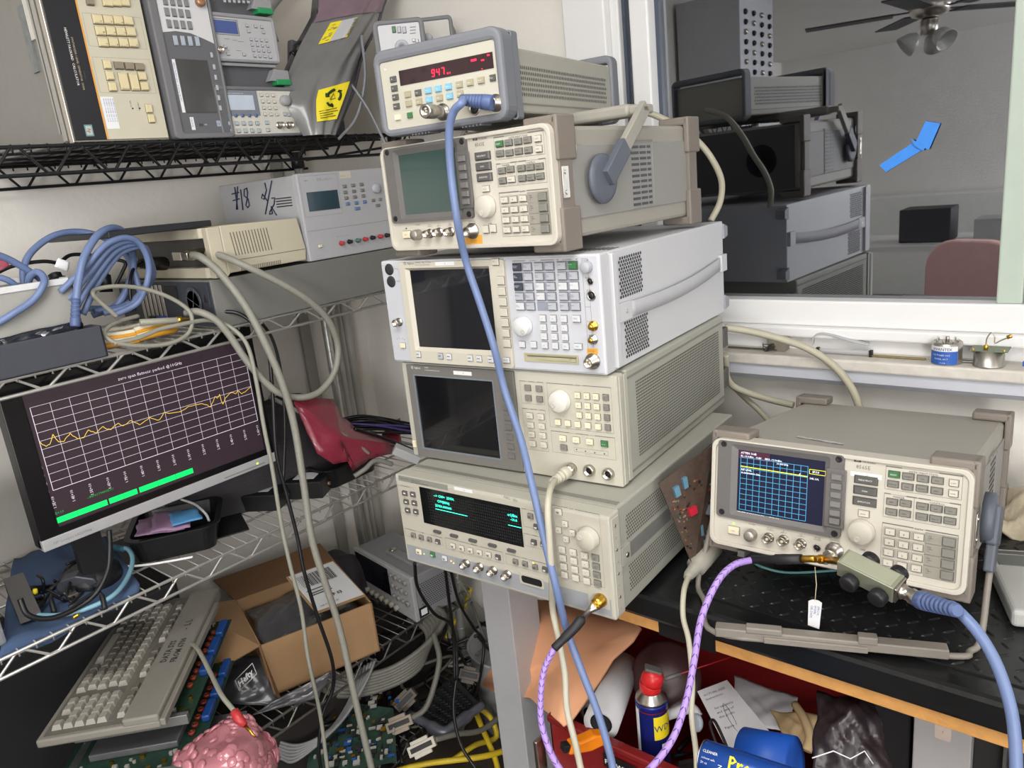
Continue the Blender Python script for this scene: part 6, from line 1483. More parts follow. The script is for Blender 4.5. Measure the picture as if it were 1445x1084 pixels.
# bench power supply
Z8 = zoom(320,210,6.02)
PS = Panel('power_supply', 'white bench power supply with coloured terminals on the grey desktop computer', 'power supply', pose((-1.468,1.043,SH2+.102), HZ), Z8)
PSM = mat('psu_white', (178,178,181), .5, noise=.02); W, H, D = .254, .194, .33
b = MB(); b.box((.002,.018,.001), (W-.002,D,H-.002)); PS.add('case', b, PSM, bevel=.002); b = MB(); b.box((0,0,0), (W,.016,H)); PS.add('front_frame', b, PSM, bevel=.0025)
b = MB(); b.box((-.0014,.004,.004), (.001,.006,H-.004)); b.box((-.0014,.010,.004), (.001,.0125,H-.004)); PS.add('edge_ribs', b, PSM)
s = [PS.l(p) for p in ((672,375), (935,345), (962,503), (705,537))]; PS.add('display', MB().box(((s[0][0]+s[3][0])/2,-.001,(s[2][1]+s[3][1])/2), ((s[1][0]+s[2][0])/2,.001,(s[0][1]+s[1][1])/2)), mat('lcd_teal_dark', (40,64,74), .15, noise=.05, coat=.3))
a, c = PS.l((625,200)), PS.l((990,560)); PS.frame((.006, c[1]+.004), ((s[1][0]+s[2][0])/2+.006, H-.006), GREYINK, .0005); PS.line((.004, PS.l((1000,660))[1]), (W-.004, PS.l((1000,660))[1]), GREYINK, .0008)
PS.keys((1005,318), (1150,302), (1022,418), 3, 3, .0098, .0058, GREYK, d=.003); PS.keys((1033,467), (1177,450), (1033,467), 3, 1, .0098, .0062, mat('key_steelblue', (96,130,176), .5), d=.003); PS.keys((1115,506), (1116,506), (1115,506), 1, 1, .0150, .0058, _M['key_steelblue'], d=.003)
PS.keys((1252,437), (1310,430), (1252,437), 2, 1, .0095, .0055, GREYK, d=.003); PS.keys((1290,480), (1291,480), (1290,480), 1, 1, .0120, .0055, GREYK, d=.003)
PS.knob((1272,335), .0115, .010, KEYL, name='adjust_knob', dimple=radians(250)); c = PS.l((800,826), .004); PS.key(c, .0098, .0068, IVORY, name='power_key')
for k, (p, col) in enumerate((((980,802),'r'),((1048,789),'k'),((1120,778),'g'),((1180,768),'r'),((1243,755),'k'),((1308,745),'r'),((1365,735),'k'))):
    c = PS.l(p, .006); PS.add('binding_post', MB().lathe([(.0055,0),(.0055,.003),(.0040,.004),(.0042,.011),(.0036,.012),(.0015,.012),(.0015,.008),(0,.008)], (0,0,0), (0,-1,0), 14), {'r': mat('post_red', (180,50,54), .4), 'k': BLACKP, 'g': mat('post_green', (70,110,96), .4)}[col], loc=(c[0],-.001,c[1]))
PS.write('Agilent', (655,277), .0038); PS.write('E3631A', (765,262), .0038); PS.write('0-6V,5A / 0-\u00b125V,1A', (828,258), .0025); PS.write('Triple Output DC Power Supply', (765,273), .0024)
c = PS.l((952,195)); d = PS.l((1055,245)); PS.rect((c[0], d[1]), (d[0], c[1]), mat('psu_sticker', (206,198,184), .6, noise=0)); PS.write('CAL DUE 11', (c[0]+.002, d[1]+.004), .003, y=-.0006, zz=False)
PS.write('OUTPUT  +6V      +25V      COM     -25V', (935,752), .0022); PS.done()
# marker writing on its left side (local -x face)
b = MB(); X_ = Vector((0,-1,0)); Z_ = Vector((0,0,1)); x_ = .0008
def stroke(pts): b.tube([Vector((x_-.0, p[0], p[1])) for p in pts], .0016, 5)
def side(u, v):
    o2 = PS.I @ CAM; r2 = PS.I.to_3x3() @ ray(320+u/6.02, 210+v/6.02); t_ = (.0015-o2.x)/r2.x; q_ = o2+r2*t_; return (q_.y, q_.z)
for pl_ in ([(70,325),(95,515)], [(95,320),(85,515)], [(45,385),(105,370)], [(55,440),(110,425)], [(120,345),(140,520)], [(175,335),(150,345),(150,400),(185,430),(195,480),(180,500),(165,480),(175,430),(180,370),(170,335)], [(385,270),(330,555)], [(325,290),(340,350),(320,430),(298,420),(305,385),(345,440)], [(385,420),(410,415),(405,470),(370,530),(365,555),(390,550),(380,490),(425,565)]): stroke([side(*p) for p in pl_])
PS.add('marker_writing', b, mat('marker_navy', (34,38,70), .5, noise=0))
b = MB()
for j in range(4):
    for i in range(5): q_ = side(430+i*26+j*3, 425+j*23-i*3); b.box((.0008,q_[0]-.006,q_[1]-.001), (.0022,q_[0]+.006,q_[1]+.0012))
PS.add('side_vents', b, BLACKP)
b = MB(); q_ = side(110,610); q2 = side(500,590); b.box((-.008,min(q_[0],q2[0]),.012), (.001,max(q_[0],q2[0]),.034), .002); PS.add('carry_handle', b, mat('handle_slate', (120,126,140), .5))

# --- white fabric bin with cables, dark foam tray
wbx = thing('storage_box', 'white lined storage box full of cables behind the dark tray', 'box', pose((-1.505,.18,SH2), HZ))
WB = mat('box_grey_white', (160,158,152), .7, noise=.05); W, D, H = .37, .26, .145
b = MB(); b.box((0,0,0),(W,.004,H)); b.box((0,0,0),(.004,D,H)); b.box((W-.004,0,0),(W,D,H)); b.box((0,D-.004,0),(W,D,H)); b.box((0,0,0),(W,D,.004)); obj('box_shell', b, WB, wbx, bevel=.001)
b = MB(); b.box((-.002,-.003,H-.008),(W+.002,.007,H+.003)); b.box((W-.007,-.003,H-.008),(W+.003,D,H+.003)); b.box((-.003,D-.007,H-.008),(W+.002,D+.003,H+.003)); obj('white_rim', b, mat('rim_white', (214,214,214), .6, bump=.2, bscale=300), wbx, bevel=.001)
ft = thing('foam_tray', 'charcoal foam tray with foil packets at the front of the upper chrome shelf', 'tray', pose((-1.455,.16,SH2), HZ))
FT = mat('charcoal_foam', (66,67,76), .8, noise=.06)
b = MB(); W, D, H = .402, .045, .058; b.box((0,0,0),(W,.006,H)); b.box((0,D-.006,0),(W,D,H)); b.box((0,0,0),(.006,D,H)); b.box((W-.006,0,0),(W,D,H)); b.box((0,0,0),(W,D,.006)); obj('tray_shell', b, FT, ft, bevel=.002)
random.seed(12)
crumple('foil_packet', 'crumpled silver foil packet lying in the charcoal tray', 'packet', [at(48,489,x=-1.475), at(112,470,x=-1.475), at(104,457,x=-1.49), at(45,470,x=-1.49)], mat('foil_bright', (200,200,204), .25, .9, noise=.1), .006, 5)
crumple('black_plastic_bag', 'crumpled black plastic lying in the charcoal tray', 'plastic bag', [at(0,512,x=-1.474), at(125,474,x=-1.478), at(110,452,x=-1.49), at(0,478,x=-1.49)], mat('black_film', (34,38,46), .25, noise=.3), .010, 6, freq=12)
# --- blue cable coil
def bc_(label, pts, r=.0062, m=None, name='coaxial_cable', group=None): return wired(name, label, pts, r, m or BLUE, group=group)[0]
X = 'x'
bc_('big blue cable arc rising behind the white storage box on the shelf', [(34,405,X,-1.60), (33,380,X,-1.60), (45,355,X,-1.61), (75,333,X,-1.62), (110,327,X,-1.63), (145,335,X,-1.62), (172,352,X,-1.60), (188,380,X,-1.58), (200,420,X,-1.56)])
o = bc_('tallest blue loop of the coil, ending in a ribbed boot above the foam tray', [(106,452,X,-1.46), (108,420,X,-1.465), (112,390,X,-1.47), (120,360,X,-1.48), (140,330,X,-1.50), (163,322,X,-1.53), (180,335,X,-1.56), (188,365,X,-1.58), (184,395,X,-1.58), (165,430,X,-1.58), (130,445,X,-1.60)], .0068)
boot(o, at(106,461,x=-1.458), at(107,425,x=-1.463)-at(106,461,x=-1.458), .0085, .0075, .05, ribs=5)
for k, dx_ in enumerate((0, 7, 14, 20)):
    bc_(('outer blue strand of the coil leaning on the beige unit','second blue strand of the coil beside the outer one','third blue strand of the coil over the shelf','innermost blue strand of the coil, lowest on the shelf')[k], [(85+dx_*1.6,412+dx_*1.6,X,-1.50-.01*k), (118+dx_,380+dx_,X,-1.49-.01*k), (150+dx_*.9,345+dx_*.7,X,-1.49-.01*k), (182+dx_*.9,336+dx_*.6,X,-1.50-.008*k), (203+dx_*.4,352+dx_*.6,X,-1.51-.008*k), (210+dx_*.2,385+dx_*.5,X,-1.52-.01*k), (196-dx_,425+dx_*.3,X,-1.53-.01*k), (160-dx_*2,446-dx_*.5,X,-1.54-.01*k)], .0060)
bc_('small blue loop hanging over the front of the white storage box', [(-10,460,X,-1.50), (15,445,X,-1.49), (45,425,X,-1.49), (60,405,X,-1.49), (62,392,X,-1.50), (52,384,X,-1.52), (42,392,X,-1.54), (42,408,X,-1.56), (55,420,X,-1.58)])
bc_('blue cable entering from the left photo edge over the storage box', [(-20,355,X,-1.52), (10,365,X,-1.53), (40,382,X,-1.54), (65,400,X,-1.56), (80,415,X,-1.58)])
bc_('short blue cable arc at the far left, inside the storage box', [(-10,425,X,-1.53), (8,410,X,-1.53), (25,406,X,-1.54), (35,415,X,-1.56)], .0055)
bc_('lower blue cable at the left edge dropping into the storage box', [(-20,388,X,-1.54), (10,395,X,-1.54), (30,410,X,-1.55), (45,425,X,-1.57)], .0055)
BCAB = mat('cable_black', (20,20,22), .4)
wired('power_cable', 'black cord arching from the left edge through the coil', [(-10,388,X,-1.62), (20,375,X,-1.62), (60,369,X,-1.62), (85,372,X,-1.62)], .0036, BCAB)
wired('power_cable', 'black cord arching behind the blue coil to its black plug', [(85,370,X,-1.60), (100,360,X,-1.62), (125,360,X,-1.62), (150,365,X,-1.62), (176,370,X,-1.60), (172,385,X,-1.60), (162,405,X,-1.60)], .0036, BCAB)
def plugbox(label, p0, p1, r):
    t = thing('power_plug', label, 'plug', Matrix.Translation(p0)); b = MB(); d_ = p1-p0
    b.tube([Vector((0,0,0)), d_*.25, d_*.3, d_], [r*.45, r*.6, r, r*1.05], 10); obj('plug_body', b, BCAB, t)
    b = MB()
    for k in (.05,.12,.19): b.lathe([(r*.72,0),(r*.72,.0025)], d_*k, d_, 10)
    obj('strain_relief', b, BCAB, t); return t
plugbox('black power plug standing left of the blue coil with a white tag', at(76,385,x=-1.56), at(88,412,x=-1.55), .016)
plugbox('black power plug hanging behind the blue coil, right one', at(146,378,x=-1.62), at(150,412,x=-1.62), .012)
t = plugbox('black mains plug pushed into the back of the beige unit', at(197,372,x=-1.60), at(232,372,x=-1.625), .014)
crumple('cable_tag', 'small white crumpled cable tag beside the black power plug', 'tag', [at(76,377,x=-1.545), at(96,384,x=-1.545), at(98,370,x=-1.545), at(82,364,x=-1.545)], WHITE, .003, 7, n=5)
wired('power_cable', 'black cord looping down from the beige unit to the shelf', [(205,370,X,-1.60), (190,378,X,-1.58), (184,395,X,-1.56), (184,420,X,-1.55), (190,440,X,-1.54)], .0036, BCAB)
# --- yellow and white striped coil
YST = mat('cable_orange', (226,160,44), .5); GCAB = mat('cable_grey', (150,148,134), .5, noise=.08, nscale=60); 
cz = SH2+.012
cc2 = at(232,470,z=cz)
for k in range(4):
    r0_ = .082-.006*k
    ctr = Vector((-1.535,.635,cz+.006*k))
    P_ = [ctr+Vector((r0_*.55*cos(a*pi/12), r0_*1.18*sin(a*pi/12), .002*sin(a))) for a in range(25)]
    tag(obj('striped_cable', MB().tube(P_, .0050, 8, cap=False), YST if k % 2 == 0 else mat('cable_cream', (226,218,196), .5)), 'yellow and white striped cable coil lying at the shelf front', 'cable', 'rings of the yellow and white striped coil')
g_ = thing('coaxial_cable', 'grey cable with gold plug resting across the striped coil', 'cable', Matrix.Translation(at(255,455,x=-1.49)))
o_ = g_.matrix_world.translation
obj('plug_sleeve', MB().cyl(at(197,455,x=-1.49)-o_, at(252,452,x=-1.475)-o_, .0065, 12), GCAB, g_); obj('gold_plug', MB().tube([at(250,452,x=-1.475)-o_, at(256,451,x=-1.474)-o_, at(257,451,x=-1.474)-o_, at(268,450,x=-1.472)-o_], [.007,.007,.003,.002], 12), BRASS, g_)
GC2 = mat('cable_grey_green', (146,144,132), .5, noise=.06)
wired('coaxial_cable', 'grey loop arching over the striped coil', [(165,447,X,-1.49), (140,425,X,-1.49), (131,415,X,-1.49), (137,408,X,-1.50), (165,404,X,-1.50), (200,407,X,-1.50), (235,418,X,-1.49), (262,434,X,-1.48), (271,450,X,-1.47), (266,470,X,-1.465), (245,483,X,-1.46), (215,488,X,-1.46), (180,487,X,-1.46), (155,480,X,-1.465), (148,468,X,-1.48), (165,455,X,-1.50), (195,446,X,-1.52)], .0042, GC2)
wired('coaxial_cable', 'grey cable with moulded plug crossing the striped coil', [(160,485,X,-1.462), (195,477,X,-1.462), (225,465,X,-1.465), (255,458,X,-1.465), (290,452,X,-1.47), (315,455,X,-1.46)], .0045, GC2)
# --- two thick grey bus cables out of the beige unit, hanging in front of everything
TH = mat('cable_thick_grey', (142,140,130), .5, noise=.1, nscale=90)
def backshell(parent, p, d, r=.011, L=.03, m=None): 
    d = Vector(d).normalized(); M_ = Vector((0,0,1)).rotation_difference(d).to_matrix().to_4x4(); M_ = Matrix.Translation(p) @ M_
    b = MB(); b.box((-.008,-.018,0), (.008,.018,L*.7), .002, M=M_); b.cyl(Vector(p)+d*L*.6, Vector(p)+d*L, r*.7, 10); return obj('connector_shell', b, m or STEEL, parent)
o, P_ = wired('bus_cable', 'thick grey bus cable dropping from the beige unit straight down past the carton', [(272,360,X,-1.50), (285,364,X,-1.46), (310,385,X,-1.44), (345,430,X,-1.41), (372,480,X,-1.39), (398,540,X,-1.38), (415,600,X,-1.38), (428,680,X,-1.37), (440,760,X,-1.36), (458,820,X,-1.35), (480,890,X,-1.34), (502,990,X,-1.32), (528,1100,X,-1.30)], .0078, TH)
backshell(o, at(275,360,x=-1.51), at(263,358,x=-1.54)-at(275,360,x=-1.51))
o, P_ = wired('bus_cable', 'thick grey bus cable looping right from the beige unit then back to the left', [(292,357,X,-1.50), (315,362,X,-1.46), (350,377,X,-1.42), (400,402,X,-1.40), (440,428,X,-1.39), (465,455,X,-1.39), (477,490,X,-1.40), (472,525,X,-1.40), (452,552,X,-1.40), (425,561,X,-1.40), (395,555,X,-1.41), (370,535,X,-1.42), (345,505,X,-1.43), (325,475,X,-1.44), (305,452,X,-1.45), (280,440,X,-1.47), (262,442,X,-1.50)], .0074, TH)
backshell(o, at(295,357,x=-1.515), at(283,353,x=-1.55)-at(295,357,x=-1.515))
wired('coaxial_cable', 'thin pale cable hanging in front of the monitor right edge down to the floor', [(300,450,X,-1.46), (330,465,X,-1.44), (350,490,X,-1.42), (362,540,X,-1.41), (372,600,X,-1.40), (384,660,X,-1.39), (397,740,X,-1.38), (410,800,X,-1.37), (425,860,X,-1.36), (435,930,X,-1.35), (452,1010,X,-1.34), (464,1100,X,-1.33)], .0044, GC2)
wired('power_cable', 'black cord hanging beside the monitor down over the carton', [(300,440,X,-1.49), (335,442,X,-1.46), (360,460,X,-1.44), (378,490,X,-1.43), (385,560,X,-1.42), (390,640,X,-1.41), (405,700,X,-1.40), (420,760,X,-1.39), (430,810,X,-1.38), (448,870,X,-1.37), (468,930,X,-1.36), (470,970,X,-1.37), (455,1010,X,-1.38), (450,1060,X,-1.38), (456,1100,X,-1.38)], .0042, BCAB)
wired('power_cable', 'second black cord curving behind the monitor corner', [(365,450,X,-1.50), (385,480,X,-1.50), (397,530,X,-1.50), (402,600,X,-1.49), (400,680,X,-1.48)], .0036, BCAB)
wired('coaxial_cable', 'grey cable lying over the pink bag on the middle shelf', [(380,560,X,-1.58), (410,575,X,-1.57), (440,590,X,-1.55), (470,605,X,-1.52), (505,628,X,-1.50), (520,640,X,-1.50)], .0052, TH)
crumple('pink_bag', 'bit of pink antistatic bag at the far left photo edge', 'bag', [at(-5,385,x=-1.56), at(15,375,x=-1.56), at(0,362,x=-1.58), at(-12,362,x=-1.58)], mat('bag_pink', (172,84,98), .35, noise=.15), .004, 3, n=5)
# ================================================================== MONITOR ON THE MIDDLE SHELF
bl, br, tr = at(60,772,x=-1.50), at(391,657,x=-1.50), at(346,480,x=-1.50)
MW, MH = br.y-bl.y, .315
Mo = Panel('computer_monitor', 'wide black monitor with silver base strip showing a yellow trace on a grid', 'monitor', pose((-1.50, bl.y, (bl.z+br.z)/2), HZ), zoom(0,560,3.189))
ZA, ZB = zoom(0,280,3.189), zoom(0,560,3.189)
b = MB(); b.box((0,.004,0), (MW,.045,MH)); Mo.add('housing', b, BLACKP, bevel=.004)
Mo.add('silver_strip', MB().box((0,-.002,0), (MW,.02,.022)), mat('strip_silver', (178,178,180), .4, .2), bevel=.002)
b = MB(); b.ring([(0,.022),(MW,.022),(MW,MH),(0,MH)], [(.034,.036),(MW-.022,.036),(MW-.022,MH-.02),(.034,MH-.02)], -.001, .006); Mo.add('screen_bezel', b, mat('bezel_gloss', (18,18,20), .2), bevel=.001)
Mo.add('screen', MB().box((.034,.0015,.036), (MW-.022,.005,MH-.02)), mat('monitor_screen', (50,40,46), .25, noise=0, emit=.45))
MWH = mat('plot_white', (196,186,196), noise=0, emit=.8); MYE = mat('plot_yellow', (206,170,60), noise=0, emit=.8); MGR = mat('plot_green', (0,214,96), noise=0, emit=.85); MG2 = mat('plot_green_dim', (20,150,60), noise=0, emit=.6)
Mo.Z = ZA; g = [Mo.l((133,928)), Mo.l((1110,700))]; Mo.Z = ZB; g += [Mo.l((1155,120)), Mo.l((235,410))]
gx0, gx1 = (g[0][0]+g[3][0])/2, (g[1][0]+g[2][0])/2; gz1, gz0 = (g[0][1]+g[1][1])/2, (g[2][1]+g[3][1])/2
for i in range(14): x = gx0+(gx1-gx0)*i/13; Mo.line((x,gz0), (x,gz1), MWH, .0010 if i in (0,13) else .0006, y=.0012)
for i in range(11): z = gz0+(gz1-gz0)*i/10; Mo.line((gx0,z), (gx1,z), MWH, .0010 if i in (0,) else .0006, y=.0012); Mo.write(str(i-5), (gx0-.012, z-.002), .0072, MWH, y=.001, zz=False)
for i in range(14): Mo.write(('%.1fE+10' % (1.3+.1*i)), (gx0+(gx1-gx0)*i/13-.002, gz0-.034), .0072, MWH, y=.001, zz=False, rot=pi/2)
Mo.write('dB', (gx0-.022, (gz0+gz1)/2-.004), .0072, MWH, y=.001, zz=False); Mo.write('zero span flatness: parked @10GHz', ((gx0+gx1)/2+.008, gz1+.0075), .0088, MWH, y=.001, al='CENTER', zz=False)
tr_ = [(178,205),(190,218),(205,225),(222,215),(235,170),(248,190),(262,205),(285,203),(300,180),(313,165),(330,180),(345,190),(375,185),(395,150),(415,158),(430,165),(460,135),(480,148),(495,150),(530,120),(550,132),(583,108),(605,118),(625,128),(650,110),(670,95),(695,103),(715,105),(735,72),(760,76),(800,70),(820,62),(845,45),(875,38),(905,32),(930,38),(945,48),(955,25),(965,0),(975,8),(985,-10),(993,20),(1000,35),(1010,8),(1025,-8),(1040,-18),(1058,-12),(1070,-25),(1085,-12),(1100,-20),(1125,-43)]
T_ = [Mo.l(p) for p in tr_]; gw = gx1-gx0; random.seed(1)
tx0, tx1 = T_[0][0], T_[-1][0]
T_ = [(gx0+.001+(p[0]-tx0)/(tx1-tx0)*(gw-.002), p[1]) for p in T_]
for a, c in zip(T_, T_[1:]):
    m_ = ((a[0]+c[0])/2, (a[1]+c[1])/2+random.uniform(-.0015,.0015)); Mo.line(a, m_, MYE, .0011, y=.0008); Mo.line(m_, c, MYE, .0011, y=.0008)
for a, c, nn in (((210,590),(490,495),2), ((497,490),(625,447),2), ((633,443),(877,362),3)):
    a, c = Mo.l(a), Mo.l(c); z = .045
    for k in range(nn): Mo.rect((a[0]+(c[0]-a[0])*k/nn+.0004, z-.002), (a[0]+(c[0]-a[0])*(k+1)/nn-.0002, z+.009), MGR, y=.001)
c = Mo.l((205,530)); Mo.write('2.595E+10', (c[0], .060), .0070, MG2, y=.001, zz=False); c = Mo.l((395,465)); Mo.write('-.449011949057U', (c[0], .068), .0068, MG2, y=.001, zz=False)
Mo.write('HP Compaq LA2205wg', (.018,.008), .0070, GREYINK, y=-.0024, zz=False)
c = Mo.l((1160,318)); Mo.add('power_led', MB().box((c[0]-.002,-.003,.010), (c[0]+.002,-.0018,.013)), mat('led_lime', (190,240,40), noise=0, emit=2)); Mo.add('strip_slot', MB().box((MW-.13,-.0026,.006), (MW-.03,-.0018,.0085)), GREYK)
zb = .8425-(bl.z+br.z)/2
b = MB(); b.box((MW*.19-.025,.06,zb+.01), (MW*.19+.025,.08,.12)); b.lathe([(.055,0),(.058,.008),(.055,.03),(.03,.045),(0,.045)], (MW*.19,.10,zb), (0,0,1), 32); Mo.add('stand', b, BLACKP)
Mo.done()

# ================================================================== MIDDLE SHELF CLUTTER
z2 = SH3+.0012
def onz(u, v, z): return at(u, v, z=z)
def tray(name, label, c0, c1, dep, h, m, ang=0):
    yw = atan2((c1-c0).y, (c1-c0).x); W = (c1-c0).length; t = thing(name, label, 'tray', pose(c0, yw)); b = MB()
    o1, i1 = rr(0,0,W,dep,.03), rr(.006,.006,W-.006,dep-.006,.026); r1 = rr(-.006,-.006,W+.006,dep+.006,.034)
    V = lambda l, z: [b.bm.verts.new((p[0], p[1], z)) for p in l]
    L_ = [V(rr(.012,.012,W-.012,dep-.012,.024), 0), V(o1, h-.004), V(r1, h-.003), V(r1, h), V(i1, h), V(rr(.016,.016,W-.016,dep-.016,.020), .004)]
    for A_, B_ in zip(L_, L_[1:]):
        for k in range(len(A_)): f = b.bm.faces.new((A_[k], A_[(k+1) % len(A_)], B_[(k+1) % len(A_)], B_[k])); f.smooth = False
    b.bm.faces.new(L_[0]); b.bm.faces.new(L_[-1]); obj('tray_shell', b, m, t); return t
BLKT = mat('tray_plastic_black', (20,20,22), .35, noise=.1)
tray('food_tray', 'black plastic tray holding folded purple and blue cloths under the monitor', Vector((*onz(176,770,z2+.058).xy, z2+.004)), Vector((*onz(306,742,z2+.058).xy, z2+.004)), .17, .058, BLKT)
b = MB(); P_ = [onz(*p, z2) for p in ((150,808),(352,748),(330,706),(150,770))]; b.prism([(p.x, p.y) for p in P_], 'z', z2, z2+.003); tag(obj('black_board', b, mat('board_black', (26,26,28), .5)), 'flat black board lying beneath the plastic tray', 'board')
crumple('purple_cloth', 'folded dusty purple cloth lying in the black plastic tray', 'cloth', [onz(191,757,.915), onz(262,748,.915), onz(258,722,.915), onz(196,735,.915)], mat('cloth_purple', (150,118,148), .85, noise=.05), .008, 2, n=10, freq=5)
crumple('purple_cloth', 'second purple cloth, overlapping the first beside the blue one', 'cloth', [onz(213,752,.922), onz(270,745,.922), onz(262,720,.925), onz(217,724,.925)], _M['cloth_purple'], .004, 5, n=8, freq=4)
crumple('blue_cloth', 'bright blue folded cloth on top of the purple cloths', 'cloth', [onz(243,742,.932), onz(286,732,.932), onz(276,717,.93), onz(238,725,.93)], mat('cloth_sky', (76,140,190), .8), .003, 6, n=8, freq=4)
DEN = mat('cloth_denim', (66,86,118), .9, noise=.2, nscale=14, bump=.3, bscale=60)
def drape(name, label, cat, poly, m, z, n=26, amp=.004, hang=None):
    c = [onz(*p, z) for p in poly]; random.seed(3); o_ = c[0]
    def fn(u, v):
        p = (c[0]*(1-u)+c[1]*u)*(1-v)+(c[3]*(1-u)+c[2]*u)*v
        zz = amp*(sin(13*u+4*v)+sin(17*v-6*u)+.6*sin(31*u*v+2))*.5+amp
        q = Vector((p.x, p.y, z+zz)); 
        if q.x > -1.484: q.z -= min(.022, (q.x+1.484)*.8); q.x = -1.484+.03*(q.x+1.484)
        return q-o_
    b = MB(); b.sheet(fn, n, n); o = obj(name, b, m, loc=o_, solid=.002); return tag(o, label, cat)
drape('denim_cloth', 'dark blue cloth spread under the clutter left of the tray', 'cloth', [(0,952),(206,842),(150,758),(20,790)], DEN, z2, amp=.006)
b = MB(); b.prism([(0,0),(.17,0),(.17,.03),(0,.012)], 'y', 0, .035)
p0 = onz(60,872,z2+.01); p1 = onz(22,795,z2+.01); o = obj('grey_wedge', b, mat('wedge_grey', (92,90,88), .5)); o.matrix_world = pose(p0+Vector((0,0,.004)), atan2((p1-p0).y, (p1-p0).x)); tag(o, 'long grey plastic wedge lying on the dark blue cloth at left', 'component')
random.seed(14)
for k in range(14):
    p = onz(random.uniform(55,125), random.uniform(800,868), z2+.02); P_ = [p+Vector((random.uniform(-.03,.03), random.uniform(-.03,.03), random.uniform(-.012,.022))) for _ in range(4)]
    tag(obj('adapter_lead', MB().tube(smooth_path(P_, 5), [.003]*12+[.005]*4, 7), BLACKP), 'short black adapter lead in the heap on the dark blue cloth', 'lead', 'black adapter leads on the dark blue cloth')
b = MB(); b.prism([(0,0),(.055,.004),(.075,.012),(.07,.024),(.04,.036),(.012,.032),(0,.02)], 'y', 0, .03); o = obj('curved_bracket', b, mat('bracket_dark', (70,72,78), .35, .3), bevel=.003); o.matrix_world = pose(onz(82,842,z2+.012), .9); tag(o, 'dark curved plastic housing on the dark blue cloth', 'component')
tag(obj('silver_connector', MB().box((0,0,0), (.028,.018,.008)), STEEL, loc=onz(90,842,z2+.018), bevel=.001), 'flat silver connector end beside the dark curved housing', 'connector')
tag(obj('brass_fitting', MB().lathe([(.004,0),(.005,.003),(.003,.005),(.003,.012)], (0,0,0), (.6,.5,.3), 10), BRASS, loc=onz(104,871,z2+.012)), 'tiny brass fitting at the shelf edge beneath the pale blue cable', 'fitting')
tag(obj('yellow_bead', MB().lathe([(.004,0),(.005,.003),(.004,.010),(0,.011)], (0,0,0), (.2,.1,1), 10), YLW, loc=onz(50,838,z2+.025)), 'small yellow bead in the lead heap', 'bead')
LBL = mat('cable_pale_blue', (122,168,186), .45)
o, _ = wired('coaxial_cable', 'pale blue cable curving over the dark blue cloth', [(163,773,'z',.885), (180,775,'z',.885), (187,790,'z',.88), (180,815,'z',.87), (160,840,'z',.865), (125,858,'z',.86), (85,868,'z',.86), (45,868,'z',.86)], .0046, LBL)
boot(o, at(160,773,z=.885), at(176,775,z=.885)-at(160,773,z=.885), .007, .006, .03, m=mat('boot_petrol', (56,110,136), .45), ribs=4)
wired('power_cable', 'glossy black cable crossing the dark blue cloth', [(154,748,X,-1.49), (155,775,X,-1.48), (152,805,X,-1.475), (135,838,X,-1.47), (105,860,X,-1.47), (70,873,X,-1.47), (40,868,X,-1.475), (28,845,X,-1.485)], .0050, BCAB)
wired('white_lead', 'thin white lead lying in front of the plastic tray', [(160,800,'z',z2+.01), (200,798,'z',z2+.01), (240,792,'z',z2+.01), (272,786,'z',z2+.01)], .0025, WHITE)
wired('white_lead', 'thin white lead curving into the plastic tray at its right end', [(256,705,'z',.92), (275,712,'z',.92), (290,725,'z',.90), (295,735,'z',.89)], .0028, WHITE)
cl = mat('clear_plastic', (176,180,186), .1, noise=0, trans=.5); 
o = obj('clear_box', MB().box((0,0,0), (.09,.10,.10)), cl, bevel=.006); p_ = at(18,905,x=-1.475); o.matrix_world = pose((-1.485, p_.y-.095, z2+.012), HZ); tag(o, 'cloudy clear plastic box at the left photo edge on the middle shelf', 'box')
BB = mat('brick_black', (26,25,26), .4, noise=.1)
def brick(label, c, yw, w, d, h, lbl=True, z=z2):
    t = thing('power_brick', label, 'power brick', pose((c.x, c.y, z), yw)); obj('brick_case', MB().box((0,0,0), (w,d,h)), BB, t, bevel=.003)
    if lbl: obj('rating_label', MB().box((w*.2,d*.25,h-.0005), (w*.75,d*.75,h+.0006)), WHITE, t)
    obj('socket_ring', MB().lathe([(.005,0),(.005,.006),(.003,.006),(.003,.002)], (w,d*.5,h*.5), (1,0,0), 12), mat('copper_knob', (170,130,100), .35, .6), t); return t
brick('black power brick with white label nearest the shelf edge', onz(326,724,z2), .55, .125, .095, .042)
brick('plain black power brick leaning against the monitor corner', onz(340,695,z2), .65, .12, .09, .060, False)
brick('black power brick with label strip, rightmost of the three', onz(402,706,z2), .55, .10, .085, .045)
KR = mat('cardboard', (172,136,98), .8, noise=.06, nscale=20, bump=.1, bscale=150); KRD = mat('cardboard_dark', (120,88,60), .85, noise=.08)
o = obj('small_carton', MB().box((0,0,0), (.10,.11,.075)), KRD, bevel=.002); o.matrix_world = pose(onz(366,672,z2)+Vector((-.02,.02,.0)), .75); tag(o, 'small brown carton behind the black power bricks', 'carton')
BSH = mat('fabric_dark', (54,50,54), .8, noise=.15, bump=.3)
